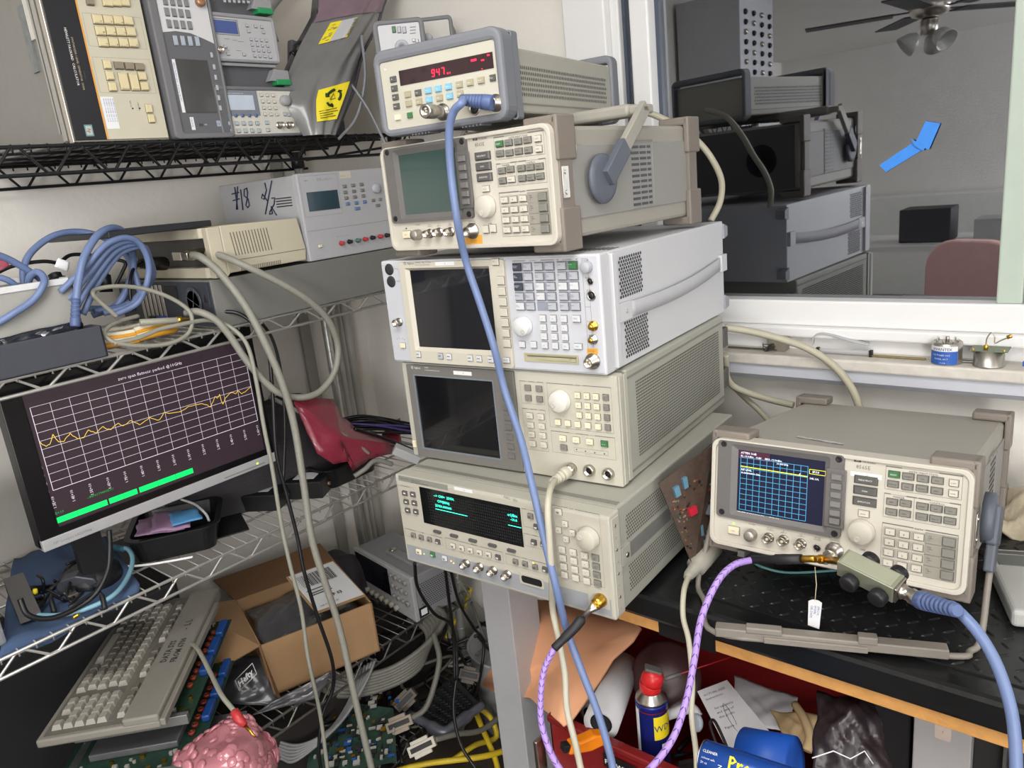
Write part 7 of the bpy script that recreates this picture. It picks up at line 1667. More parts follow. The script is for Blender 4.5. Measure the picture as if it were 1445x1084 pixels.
def pod(name, label, cat, c, sx, sy, sz, m, yw=0, seed=1):
    random.seed(seed); ph = [random.uniform(0,6) for _ in range(4)]
    def fn(u, v):
        a = 2*pi*u; r = sin(pi*v*.5)**.6 if v < 1 else 1
        k = 1+.08*sin(3*a+ph[0])+.05*sin(7*a+ph[1]+5*v)
        return Vector((sx*r*k*cos(a), sy*r*k*sin(a), sz*cos(pi*v*.5)**.7*(1+.1*sin(4*a+ph[2])*r)))
    b = MB(); b.sheet(fn, 28, 12); bmesh.ops.remove_doubles(b.bm, verts=b.bm.verts, dist=1e-5); o = obj(name, b, m); o.matrix_world = pose(c, yw); return tag(o, label, cat)
pod('fabric_bag', 'dark fabric bag slumped on the middle shelf behind the monitor', 'bag', (-1.74,.98,z2), .15,.26,.21, BSH, 0, 2)
PNK = mat('bag_magenta', (150,50,70), .35, noise=.12, nscale=12, bump=.5, bscale=22, coat=.3)
pk = [(415,567,-1.56),(440,562,-1.58),(470,563,-1.60),(484,590,-1.58),(505,607,-1.56),(535,618,-1.53),(560,628,-1.51),(553,640,-1.505),(520,648,-1.50),(497,665,-1.49),(496,650,-1.49),(470,655,-1.49),(448,640,-1.50),(435,615,-1.52),(424,590,-1.54)]
b = MB(); o_ = at(470,620,x=-1.53); V_ = [b.bm.verts.new(at(u,v,x=x)-o_) for u, v, x in pk]; ce = b.bm.verts.new(at(478,618,x=-1.49)-o_)
for i in range(len(V_)): b.bm.faces.new((ce, V_[i], V_[(i+1) % len(V_)]))
bmesh.ops.subdivide_edges(b.bm, edges=b.bm.edges, cuts=3, use_grid_fill=True, smooth=.6)
random.seed(3)
for v in b.bm.verts: v.co += Vector((random.uniform(-.003,.004), 0, random.uniform(-.001,.001)))
for f in b.bm.faces: f.smooth = True
tag(obj('pink_bag', b, PNK, loc=o_, solid=.003), 'magenta pink antistatic bag draped over black boxes on the middle shelf', 'bag')
tray('black_case', 'black open case lying under the magenta pink bag', Vector((-1.52,1.02,z2+.001)), Vector((-1.52,1.20,z2+.001)), .15, .055, BLKT)
crumple('pink_bag', 'smaller pink bag corner among the black cables behind the white plug', 'bag', [at(535,620,x=-1.60), at(566,632,x=-1.58), at(565,590,x=-1.62), at(548,600,x=-1.62)], PNK, .006, 9, n=8)
random.seed(31); VIO = mat('cable_violet', (70,56,112), .5)
for k in range(22):
    s_ = k*.008; z0_ = z2+.03+.004*(k % 6); y0 = 1.02+.012*k*.6
    P_ = [Vector((-1.62-.03*random.random(), 1.02+.02*random.random(), z0_)), Vector((-1.66-.05*random.random(), 1.12+.03*random.random(), z0_+.05+.03*random.random())), Vector((-1.64+.06*random.random(), 1.22+.03*random.random(), z0_+.05+.03*random.random())), Vector((-1.58+.05*random.random(), 1.34+.04*random.random(), z0_+.01))]
    tag(obj('thin_cable', MB().tube(smooth_path(P_, 8), .0033, 7), VIO if k % 5 == 4 else BCAB), 'violet cable in the bundle behind the magenta bag' if k % 5 == 4 else 'black cable in the bundle behind the magenta bag', 'cable', ('violet' if k % 5 == 4 else 'black')+' cables of the bundle on the middle shelf')
wired('power_cable', 'black cord crossing over the magenta bag towards the white plug', [(500,605,X,-1.50), (540,618,X,-1.49), (575,632,X,-1.47), (590,640,X,-1.46)], .0045, BCAB)
t = thing('white_plug', 'white rectangular connector at the left edge of the network analyzer', 'plug', Matrix.Translation(at(556,633,x=-1.46)))
o_ = t.matrix_world.translation; d_ = (at(592,648,x=-1.42)-o_); M_ = Vector((1,0,0)).rotation_difference(d_).to_matrix().to_4x4(); b = MB(); b.box((0,-.012,-.012), (d_.length,.012,.012), .002, M=M_); obj('plug_body', b, mat('plug_offwhite', (186,186,186), .5), t)
wired('coaxial_cable', 'grey cable from the white plug lying on the middle shelf', [(553,655,X,-1.49), (530,650,X,-1.50), (515,662,X,-1.50), (500,672,X,-1.51)], .0065, TH)

# ================================================================== LOWER SHELF: carton, oscilloscope
CM = pose((-1.5492,.7708,SH4+.002), 1.2407)
ct_ = thing('carton', 'open brown cardboard carton with shipping label flap on the lower shelf', 'carton', CM); W, D, H = .287, .27, .142
b = MB(); b.box((0,0,0),(W,.004,H)); b.box((0,D-.004,0),(W,D,H)); b.box((0,0,0),(.004,D,H)); b.box((W-.004,0,0),(W,D,H)); b.box((0,0,0),(W,D,.004)); obj('carton_walls', b, KR, ct_)
CI = CM.inverted()
def flp(pts, nm, m_, th=.004):
    P_ = [CI @ p for p in pts]; b = MB(); b.quad(P_); return obj(nm, b, m_, ct_, solid=th)
a0, a1_ = CM @ Vector((0,0,H)), CM @ Vector((0,D,H))
flp([a0, at(304,948,d=1.66), at(262,858,d=1.80), a1_], 'left_flap', KR)
flp([a0, a0.lerp(a1_,.03)+Vector((-.004,0,-.004)), at(395,985,d=1.76), at(388,980,d=1.74)], 'corner_tab', KRD)
b0, b1 = CM @ Vector((0,D,H)), CM @ Vector((W,D,H)); flp([b0, b1, b1+Vector((-.10,.02,.03)), b0+Vector((-.10,.0,.03))], 'rear_flap', KRD)
r0_, r1_ = CM @ Vector((W,D*.05,H)), CM @ Vector((W,D,H))
lf_ = [at(447,866,d=1.84), at(516,841,d=1.95), at(470,792,d=2.06), at(404,815,d=1.95)]
flp(lf_, 'label_flap', KR); nrm = (lf_[1]-lf_[0]).cross(lf_[3]-lf_[0]).normalized(); nrm = nrm if nrm.z > 0 else -nrm
P_ = [CI @ (p.lerp(sum(lf_, Vector())/4, .05)+nrm*.003) for p in lf_]; b = MB(); b.quad(P_); obj('shipping_label', b, WHITE, ct_)
b = MB(); X_ = (lf_[2]-lf_[3]); Y_ = (lf_[0]-lf_[3]); C3 = CI.to_3x3(); random.seed(2)
def lb(s_, t_): return CI @ (lf_[3]+X_*s_+Y_*t_+nrm*.0045)
for k in range(24): s_ = .12+.70*k/24; w_ = random.choice((.008,.014,.02)); b.quad([lb(s_,.12), lb(s_+w_,.12), lb(s_+w_,.42), lb(s_,.42)])
for t_ in (.50,.57,.62): b.quad([lb(.1,t_), lb(.55,t_), lb(.55,t_+.02), lb(.1,t_+.02)])
b.text('ZFP 03', lb(.35,.80), (C3 @ X_).normalized(), -(C3 @ Y_).normalized(), .016, bold=.02); b.text('SHIP TO: DEPT B2', lb(.12,.93), (C3 @ X_).normalized(), -(C3 @ Y_).normalized(), .007); obj('label_print', b, INK, ct_)
CLB = mat('smoky_bag', (98,97,100), .18, noise=.35, nscale=12, bump=.4, bscale=26, alpha=.85, coat=.5)
o = crumple('clear_bag', 'crinkled clear bag of cables inside the open carton', 'bag', [CM @ Vector((.02,.02,.09)), CM @ Vector((W-.02,.02,.10)), CM @ Vector((W-.02,D-.02,.12)), CM @ Vector((.02,D-.02,.11))], CLB, .018, 12, n=18)
kb_ = [at(268,985,d=1.78), at(395,1000,d=1.80), at(375,930,d=1.86), at(320,920,d=1.86)]
crumple('trash_bag', 'dark plastic bag with printed white box logo crushed under the carton', 'bag', kb_, mat('bag_graphite', (62,62,66), .3, noise=.2, coat=.4), .012, 15, n=16)
o = bpy.data.objects['trash_bag']; c_ = at(352,960,d=1.765)-o.location; xd = at(366,948,d=1.77)-at(342,972,d=1.765); xd.normalize(); zd = (at(345,945,d=1.77)-at(352,962,d=1.765)).normalized()
b = MB(); L0 = c_-xd*.022+Vector((.012,-.012,.012)); b.text('Hefty', L0, xd, zd, .019, bold=.03)
for p_, q_ in (((-.004,-.006),(.050,-.006)),((.050,-.006),(.050,.020)),((.050,.020),(-.004,.020)),((-.004,.020),(-.004,-.006))): b.tube([L0+xd*p_[0]+zd*p_[1], L0+xd*q_[0]+zd*q_[1]], .0009, 4)
obj('logo_print', b, WHITE, o)
crumple('clear_bag', 'clear crinkled plastic hanging over the shelf edge below the carton', 'bag', [at(355,1010,d=1.78), at(450,985,d=1.82), at(470,945,d=1.86), at(385,990,d=1.80)], CLB, .014, 16, n=12)
# oscilloscope
Z9 = zoom(240,740,3.141)
Sc = Panel('oscilloscope', 'small grey oscilloscope with dark screen behind the carton on the lower shelf', 'oscilloscope', pose((-1.7612,1.2267,SH4+.003), -.1485), Z9)
W, D, H = .301, .143, .137; SCG = mat('scope_grey', (132,132,134), .5, noise=.04)
b = MB(); b.box((.0,.012,0), (W-.003,D,H-.003)); Sc.add('case', b, SCG, bevel=.004); b = MB(); b.box((0,0,0), (W,.014,H)); Sc.add('front_frame', b, mat('scope_front', (160,160,160), .5), bevel=.003)
Sc.add('screen', MB().box((.008,-.001,.042), (.185,.001,H-.01)), DARKGLASS); Sc.write('SIGLENT   SDS1104X-E', (.012,H-.0085), .005, WINK, y=-.0014, zz=False)
for j in range(3):
    for i in range(4): Sc.knob((.205+.023*i, .115-.032*j), .0075 if (i+j) % 2 else .0055, .008, GREYK, zz=False)
for k in range(8): Sc.knob((.03+.026*k, .016), .0085, .012, mat('probe_cap', (150,146,134), .5), name='input_cap', zz=False)
holes(Sc, 'side_perforation', W-.0028, .03, .13, .03, .11, .0068, .0062, .0024, .0020, hexo=True); Sc.add('type_label', MB().box((W-.0028,.015,.006), (W-.0015,.045,.036)), BLACKP); b = MB(); b.box((W-.0018,.020,.012), (W-.0010,.040,.030)); Sc.add('white_code_plate', b, WHITE)
b = MB(); b.box((.11,.045,H-.004), (.26,.075,H+.006), .003); Sc.add('top_handle', b, SCG); b = MB(); b.lathe([(.012,0),(.010,.003),(0,.003)], (.125,.06,H+.006), (0,0,1), 16); Sc.add('handle_pivot', b, STEEL); Sc.done()
pod('cable_pile', 'black fabric heap behind the oscilloscope on the lower shelf', 'fabric', (-1.80,1.18+.0,SH4+.001), .11,.08,.12, BSH, 0, 5)
random.seed(41)
for k in range(14):
    P_ = [Vector((-1.86+.25*random.random(), .98+.2*random.random(), SH4+.012+.05*random.random())) for _ in range(5)]
    tag(obj('black_cable', MB().tube(smooth_path(P_, 7), .0035, 6), BCAB), 'black cable in the tangle between carton and oscilloscope', 'cable', 'black cables of the tangle behind the carton')
# added black block standing in for shade at the back; black crate
tag(obj('shade_block', MB().box((0,0,0), (.22,.78,.33)), mat('shade_black_matt', (30,29,32), .7, noise=.2), loc=(-1.91,-.10,SH4+.001), bevel=.01), 'added matt black block darkening the back of the lower shelf behind the keyboard', 'case')
tag(obj('black_crate', MB().box((0,0,0), (.26,.30,.20)), mat('crate_black', (24,23,25), .6, noise=.2), loc=(-1.80,-.02+.0,z2+.001), bevel=.008), 'black crate at the far left of the middle shelf behind the monitor', 'crate')
# ================================================================== KEYBOARD ON THE BOARD PILE
KZ = .690
k0, k1, k2 = at(48,1043,z=KZ), at(240,1010,z=KZ), at(298,850,z=KZ)
ex = (k1-k0); KW = .212; KL = .455; ex.normalize(); ey = Vector((-ex.y, ex.x, 0))
KM = Matrix.Translation(k0+Vector((0,0,-.010))); KM.col[0][:3] = ex; KM.col[1][:3] = ey
kb = thing('terminal_keyboard', 'long old beige keyboard with handwriting on its top edge, lying on circuit boards', 'keyboard', KM)
KBG = mat('keyboard_grey', (132,128,119), .55, noise=.05); KBC = mat('keyboard_cap', (154,150,140), .5, noise=.04); KBD = mat('keyboard_cap_dark', (104,99,91), .55, noise=.04)
b = MB(); b.box((0,0,-.012), (KW,KL,.004), .004); b.box((KW*.70,0,.0), (KW,KL,.016), .004); b.box((KW,.0,-.008), (KW+.010,.40,.006), .002); obj('keyboard_case', b, KBG, kb)
b = MB(); b.box((.010,.008,.004), (KW*.68,KL-.01,.0052)); obj('key_well', b, KBD, kb)
KC = {}
def cap(x, y, w, l, m_):
    key = (w, l, m_.name)
    if key not in KC:
        b = MB(); P_ = [(-w/2,-l/2,0),(w/2,-l/2,0),(w/2,l/2,0),(-w/2,l/2,0)]; Q_ = [(-w*.32,-l*.34,.009),(w*.36,-l*.34,.010),(w*.36,l*.36,.010),(-w*.32,l*.36,.009)]
        A_ = [b.bm.verts.new(p) for p in P_]; B_ = [b.bm.verts.new(p) for p in Q_]
        for i in range(4): b.bm.faces.new((A_[i], A_[(i+1)%4], B_[(i+1)%4], B_[i]))
        b.bm.faces.new(B_); me = b.mesh('key'); me.materials.append(m_); KC[key] = me
    o = bpy.data.objects.new('key', KC[key]); COL.objects.link(o); o.parent = kb; o.location = (x, y, .005)
random.seed(8)
for r in range(5):
    x = .028+r*.0195
    for c in range(14): 
        if r == 0 and 4 <= c <= 9: continue
        cap(x, .135+c*.0208+(.004 if r % 2 else 0), .018, .0190, KBC if (c > 10 or c < 2 or r == 4) else KBD)
cap(.028, .135+6.5*.0208, .018, .12, KBC)
for r in range(5):
    for c in range(4):
        if r == 0 and c == 1: continue
        cap(.028+r*.0195, .030+c*.0208, .018, .0190, KBC)
for c in range(16):
    if c in (4, 9): continue
    cap(.138, .035+c*.0238, .016, .0190, KBC if c % 5 < 2 else KBD)
b = MB()
for k in range(6): b.box((.118+k*.0018,.02,.0052), (.119+k*.0018,KL-.02,.0062))
obj('grille_ribs', b, KBG, kb)
b = MB(); 
for k, (s_, y_) in enumerate((("it hurts",.30), ('fix here',.325))): pass
for s_, xx, yy, sz in (('FROM 6700',.200,.205,.017), ('DATA SYS',.180,.205,.017), ('-  L L',.192,.300,.018)): b.text(s_, (xx-.004, yy, .0165), (0,-1,0) if 0 else (0,1,0), (-1,0,0), sz, align='CENTER', bold=.035)
obj('handwriting', b, INK, kb)
# circuit boards piled under the keyboard
PG = mat('pcb_green', (34,62,50), .45, noise=.3, nscale=90); SHD = mat('shield_grey', (104,104,106), .45, .3, noise=.15, nscale=60); BLC = mat('conn_blue', (24,66,130), .45); CUW = mat('coil_orange', (128,52,32), .45, .2)
def pcb_(label, x0, y0, w, l, z, seed, blue=True):
    o_ = k0+ex*x0+ey*y0; M_ = Matrix.Translation((o_.x, o_.y, z)); M_.col[0][:3] = ex; M_.col[1][:3] = ey
    t = thing('circuit_board', label, 'circuit board', M_); random.seed(seed)
    obj('board', MB().box((0,0,0), (w,l,.002)), PG, t); b = MB(); b.box((.02,.07,.002), (w-.045,l-.03,.016), .002); obj('metal_shield', b, SHD, t)
    if blue:
        b = MB(); 
        for k in range(3): b.box((w-.018,.13+k*.068,.002), (w-.002,.185+k*.068,.016), .003)
        obj('blue_connector', b, BLC, t)
    b = MB()
    for k in range(9): 
        y = .10+k*(l-.13)/9; b.lathe([(.0055,0),(.0065,.001),(.0065,.006),(.005,.007),(.003,.007),(.003,.001)], (w-.028,y,.003), (0,0,1), 12)
    obj('copper_coils', b, CUW, t)
    b = MB(); g2 = MB()
    for k in range(46):
        x, y = random.uniform(.01,w-.01), random.choice((random.uniform(.004,.060), random.uniform(l-.03,l-.004))); s_ = random.uniform(.004,.009); (g2 if k % 3 == 0 else b).box((x,y,.002), (x+s_,y+s_*.8,.004+random.uniform(.002,.008)))
    obj('small_components', b, mat('comp_grey', (150,148,140), .5), t); obj('gold_components', g2, BRASS, t)
    b = MB(); b.box((.005,-.002,-.008), (w-.005,.010,.012), .001); obj('edge_rail', b, mat('rail_alu', (140,140,138), .4, .6), t)
pcb_('upper circuit board with blue connectors right under the keyboard', .03, .05, .215, .34, .640, 1)
pcb_('second circuit board in the pile below the keyboard, shifted outward', .035, -.03, .225, .33, .590, 2)
pcb_('third circuit board in the pile, front edge visible below the keyboard', -.03, -.10, .225, .33, .540, 3, False)
pcb_('lowest circuit board in the pile at the bottom photo edge', -.05, -.16, .23, .33, .480, 4, False)
for (x, y) in ((.06,-.02),(.02,.05)): pass
tag(obj('shield_box', MB().box((0,0,0), (.20,.24,.045)), SHD, bevel=.003), 'grey metal module with rows of rivets beside the pink bubble wrap', 'module'); o = bpy.data.objects['shield_box']; Mx = Matrix.Translation((*(k0+ex*.12-ey*.02).xy, .515)); Mx.col[0][:3] = ex; Mx.col[1][:3] = ey; o.matrix_world = Mx @ Matrix.Translation((-.02,-.03,-.02))
sup = obj('support_crate', MB().box((0,0,0), (.22,.40,.07)), mat('crate_black', (24,23,25)), bevel=.004); Mx = Matrix.Translation((*(k0-ex*.02-ey*.14).xy, SH4+.001)); Mx.col[0][:3] = ex; Mx.col[1][:3] = ey; sup.matrix_world = Mx; tag(sup, 'black crate carrying the pile of circuit boards', 'crate')
# pink bubble wrap
BW = mat('bubble_pink', (214,140,150), .14, noise=.15, nscale=14, coat=.7, trans=.25)
def bub(cu, cv, d_, sx, sy, sz, name, label, seed):
    c = at(cu, cv, d=d_); random.seed(seed); bm_ = MB(); ph = [random.uniform(0,6) for _ in range(4)]
    def fn(u, v):
        a, e = 2*pi*u, pi*(v-.5); k = 1+.12*sin(3*a+ph[0])*cos(e)+.10*sin(5*e+ph[1])+.035*abs(sin(16*a)*sin(12*e))
        return Vector((sx*k*cos(e)*cos(a), sy*k*cos(e)*sin(a), sz*k*sin(e)))
    bm_.sheet(fn, 64, 34); bmesh.ops.remove_doubles(bm_.bm, verts=bm_.bm.verts, dist=1e-5); o = tag(obj(name, bm_, BW, loc=c), label, 'bubble wrap'); b2 = MB()
    for k in range(260):
        u, v = random.random(), .5+math.asin(random.uniform(-.9,.98))/pi; p = fn(u, v); p2 = fn(u, v)*1.02; r_ = random.uniform(.008,.014)
        b2.lathe([(r_,-.003),(r_*.93,.0012),(r_*.7,.0028),(r_*.35,.0037),(0,.0040)], p, p.normalized()+Vector((random.uniform(-.5,.5),random.uniform(-.5,.5),random.uniform(-.5,.5)))*.6, 8)
    obj('air_bubbles', b2, BW, o)
bub(318, 1092, 1.42, .085,.10,.075, 'bubble_wrap', 'crumpled pink bubble wrap parcel in front of the circuit boards', 3)
# lead with red clip
o, _ = wired('clip_lead', 'grey test lead with a red and gold tip crossing from under the keyboard', [(262,905,'d',1.62), (278,915,'d',1.52), (297,950,'d',1.42), (312,980,'d',1.34), (330,1003,'d',1.30)], .0042, GCAB)
b = MB(); b.tube([at(330,1003,d=1.30), at(337,1015,d=1.295), at(346,1024,d=1.29)], [.0075,.0085,.005], 10); obj('red_sleeve', b, mat('post_red', (180,50,54)), o); b = MB(); b.tube([at(346,1024,d=1.29), at(360,1040,d=1.28)], [.003,.002], 8); obj('gold_tip', b, BRASS, o)
# ================================================================== LOWEST SHELF AND FLOOR CLUTTER
Gg = mat('cable_lab_grey', (104,102,94), .5, noise=.1)
for k in range(7):
    wired('bus_cable', ('grey bus cable of the big coil hanging below the lower shelf'), [(430+3*k,925+7*k,'d',2.02-.01*k), (480,952+5*k,'d',2.0), (540,948+4*k,'d',2.0), (590,920+4*k,'d',2.03), (622-3*k,885+3*k,'d',2.08), (625-5*k,865+3*k,'d',2.12), (600-4*k,850+4*k,'d',2.16)], .0078, Gg, group='grey bus cables of the coil below the lower shelf', seg=7)
def dplug(label, u0, v0, u1, v1, d_, m_):
    a, c = at(u0, v0, d=d_), at(u1, v1, d=d_); ax = (c-a); L_ = ax.length; ax.normalize(); up = (CAM-a).normalized(); up = (up-ax*up.dot(ax)).normalized(); sd = up.cross(ax); M_ = Matrix.Translation(a); M_.col[0][:3] = ax; M_.col[1][:3] = sd; M_.col[2][:3] = up
    t = thing('bus_connector', label, 'connector', M_); b = MB(); b.box((0,-.013,-.008), (L_,.013,.008), .002); b.box((L_*.15,-.022,-.006), (L_*.8,.022,.006), .002); obj('connector_shell', b, m_, t); obj('black_insert', MB().box((L_*.1,-.006,.0078), (L_*.9,.006,.0095)), BLACKP, t, bevel=.001)
CW_ = mat('connector_cream', (196,190,176), .5); CB_ = mat('connector_brown', (140,128,112), .5, noise=.1)
dplug('cream stacking bus connector lying on the lowest shelf', 577, 1063, 614, 1045, 1.95, CW_); dplug('brownish stacking bus connector above the cream one', 546, 1029, 582, 1014, 1.97, CB_)
dplug('dark bus connector near the steel leg', 648, 950, 676, 956, 2.05, mat('connector_dark', (84,76,66), .5)); dplug('dark bus connector with chrome screws behind the grey coil', 560, 1000, 585, 975, 2.02, _M['connector_dark'])
wired('bus_cable', 'grey bus cable from the cream connector to behind the steel leg', [(614,1044,'d',1.95), (645,1036,'d',1.98), (680,1030,'d',2.02), (720,1000,'d',2.1)], .0075, Gg)
wired('bus_cable', 'grey bus cable rising from the brownish connector into the coil', [(582,1013,'d',1.97), (600,1000,'d',1.97), (612,970,'d',1.98), (620,930,'d',2.0), (612,895,'d',2.04)], .0075, Gg)
for k in range(6): wired('signal_cable', 'thin light grey cable in the fan across the green board', [(375+4*k,1040+6*k,'d',1.86), (420,1052+4*k,'d',1.88), (465+3*k,1030-2*k,'d',1.92), (495+4*k,985-4*k,'d',1.96), (505+5*k,945-3*k,'d',2.0)], .0040, mat('cable_mid_grey', (128,128,128), .5), group='thin light grey cables fanned across the green board', seg=7)
gb = [at(430,1100,d=1.88), at(560,1075,d=1.90), at(555,1000,d=2.02), at(450,985,d=2.04)]
t = thing('circuit_board', 'large green circuit board lying below the lower shelf', 'circuit board', Matrix.Translation(gb[0])); o_ = gb[0]
b = MB(); b.quad([p-o_ for p in gb]); obj('board', b, PG, t, solid=.002); nn = (gb[1]-gb[0]).cross(gb[3]-gb[0]).normalized(); nn = nn if nn.z > 0 else -nn; random.seed(77)
ms = [MB(), MB(), MB(), MB()]
for k in range(150):
    s_, t_ = random.uniform(.03,.95), random.uniform(.03,.95); p = gb[0]+(gb[1]-gb[0])*s_+(gb[3]-gb[0])*t_-o_; q = random.choice((0,0,0,1,1,2,3)); w_ = random.uniform(.004,.018); X_ = (gb[1]-gb[0]).normalized()*w_; Y_ = (gb[3]-gb[0]).normalized()*random.uniform(.003,.012); h_ = nn*random.uniform(.003,.009); Q_ = [p+h_, p+X_+h_, p+X_+Y_+h_, p+Y_+h_]; ms[q].quad(Q_)
    for i in range(4): ms[q].quad([Q_[i], Q_[(i+1)%4], Q_[(i+1)%4]-h_, Q_[i]-h_])
for mb, m_, nm in zip(ms, (BLACKP, mat('comp_grey', (150,148,140)), BLC, BRASS), ('black_chips','grey_components','blue_components','gold_components')): obj(nm, mb, m_, t)
# ergonomic black keyboard on lowest shelf
e0, e1, e2, e3 = at(575,1012,d=2.06), at(628,1040,d=2.0), at(682,1000,d=2.08), at(640,955,d=2.16)
t = thing('black_keyboard', 'black keyboard with silver wrist rest lying on the lowest shelf', 'keyboard', Matrix.Translation(e0)); o_ = e0; b = MB(); b.quad([p-o_ for p in (e0,e1,e2,e3)]); obj('keyboard_case', b, mat('kb_black', (28,28,30), .45), t, solid=.018, bevel=.003)
up_ = Vector((0,0,.012)); w0, w1 = e0.lerp(e3,.0), e1; b = MB(); b.tube(smooth_path([e0-o_+up_, (e0+e1)/2-o_+up_*1.1, e1-o_+up_, e1.lerp(e2,.5)-o_+up_, e2-o_+up_], 6), [.012]*8+[.017]*12+[.012]*5, 12); obj('silver_wrist_rest', b, mat('rest_silver', (106,108,118), .35, .4), t)
for j in range(5):
    for i in range(9):
        s_, q_ = .12+.085*i, .22+.15*j; p = (e0*(1-q_)+e3*q_)*(1-s_)+(e1*(1-q_)+e2*q_)*s_-o_; key = ('ek',)
        if key not in KC: b = MB(); b.box((-.006,-.006,0), (.006,.006,.005), .001); KC[key] = b.mesh('key'); KC[key].materials.append(BLACKP)
        o = bpy.data.objects.new('key', KC[key]); COL.objects.link(o); o.parent = t; o.location = p+Vector((0,0,.011)); o.rotation_euler = (0,0,.5)
YC = mat('cable_yellow', (206,178,34), .45)
wired('yellow_cable', 'yellow cable running along the bottom of the photo', [(560,1088,'d',1.98), (600,1078,'d',2.0), (640,1073,'d',2.0), (690,1066,'d',2.02), (740,1050,'d',2.1)], .0080, YC)
wired('yellow_cable', 'yellow cable looping left of the steel leg', [(640,1072,'d',2.06), (670,1052,'d',2.08), (700,1040,'d',2.1), (690,1010,'d',2.12), (672,1005,'d',2.12), (700,1075,'d',2.02), (702,1110,'d',1.98)], .0075, YC)
wired('yellow_cable', 'yellow cable behind the oscilloscope hanging by the wall', [(665,830,'d',2.3), (655,855,'d',2.3), (640,880,'d',2.3), (630,900,'d',2.3)], .0070, YC)
for lab, P_ in (('leftmost black cord hanging below the signal generator', [(585,795,'d',1.75), (590,830,'d',1.85), (612,865,'d',1.92), (638,885,'d',1.95), (645,940,'d',1.95), (640,1000,'d',1.93), (650,1050,'d',1.9), (675,1090,'d',1.88)]), ('second black cord hanging below the signal generator', [(628,800,'d',1.75), (634,850,'d',1.85), (640,900,'d',1.93), (642,960,'d',1.94)]), ('third black cord hanging below the signal generator', [(636,805,'d',1.8), (648,850,'d',1.95), (668,885,'d',2.05), (682,905,'d',2.1), (680,940,'d',2.1), (672,980,'d',2.12)])):
    wired('power_cable', lab, P_, .0042, BCAB)
wired('white_lead', 'thin pale lead behind the black cords', [(645,815,'d',2.1), (662,840,'d',2.15), (680,860,'d',2.2)], .0028, GC2)
tag(obj('white_bucket', MB().lathe([(.10,0),(.12,.25),(.125,.26),(.118,.26),(.115,.25)], (0,0,0), (0,0,1), 32), mat('bucket_grey', (150,150,152), .5), loc=(-1.33,1.40,.0)), 'pale grey bucket on the floor behind the steel leg', 'bucket')
random.seed(55)
for k in range(26):
    c = at(random.uniform(560,690), random.uniform(870,1075), d=2.22); P_ = [c+Vector((random.uniform(-.10,.10), random.uniform(-.10,.10), random.uniform(-.05,.05))) for _ in range(5)]
    tag(obj('dark_cable', MB().tube(smooth_path(P_, 6), .0045, 6), BCAB if k % 3 else Gg), 'black cable in the tangle left of the steel leg' if k % 3 else 'dull grey cable in the tangle left of the steel leg', 'cable', ('black' if k % 3 else 'dull grey')+' cables of the tangle left of the steel leg')
for k in range(34):
    c = at(random.uniform(380,560), random.uniform(960,1080), d=2.12); P_ = [c+Vector((random.uniform(-.12,.12), random.uniform(-.12,.12), random.uniform(-.05,.05))) for _ in range(5)]
    tag(obj('dark_cable', MB().tube(smooth_path(P_, 6), .0050, 6), BCAB), 'black cable in the tangle behind the green board', 'cable', 'black cables of the tangle behind the green board')
tag(obj('dark_box', MB().box((0,0,0), (.36,1.5,.22)), mat('floor_box', (40,34,32), .8, noise=.2), loc=(-1.90,-.2,.075)), 'dark storage box at the back of the lowest shelf', 'box')
# --- hanging signal cables in front of the stack
PALE = mat('cord_pale2', (188,182,164), .5, noise=.05)
nBw = A.M @ Vector((nB[0], -.016, nB[1]))
d1 = (at(655,141,d=1.06)-nBw).normalized()
o, _ = wired('coaxial_cable', 'long blue coaxial cable hanging from the top counter in front of the whole stack', [nBw+d1*.045, (652,145,A,.045), (640,158,A,.045), (634,185,Bp,.05), (636,240,Bp,.045), (645,310,Bp,.045), (658,370,C,.05), (678,430,C,.045), (697,490,C,.045), (712,550,D_,.045), (735,620,D_,.075), (752,690,D_,.115), (768,760,E_,.035), (785,830,E_,.045), (800,890,'d',1.13), (822,950,'d',1.12), (845,1010,'d',1.10), (862,1070,'d',1.08), (868,1110,'d',1.07)], .0058, BLUE)
boot(o, nBw-d1*.004, d1, .0105, .0072, .052)
o, _ = wired('coaxial_cable', 'pale cable hanging from the probe socket of the network analyzer', [(783,678,D_,.045), (776,692,D_,.095), (773,720,E_,.030), (776,770,E_,.04), (779,820,E_,.04), (780,860,'d',1.15), (788,900,'d',1.14), (797,950,'d',1.13), (800,1000,'d',1.12), (812,1050,'d',1.10), (825,1110,'d',1.08)], .0050, PALE)
pc_ = D_.M @ Vector((D_.l((1060,735), .008)[0], -.009, D_.l((1060,735), .008)[1])); dd = (pt((783,678,D_,.042))-pc_).normalized()
boot(o, pc_, dd, .0100, .0055, .045, m=PALE, ribs=5); obj('cable_nut', MB().lathe([(.0098,0),(.0105,.002),(.0105,.009),(.0085,.010)], pc_-dd*.004, dd, 20), STEEL, o)
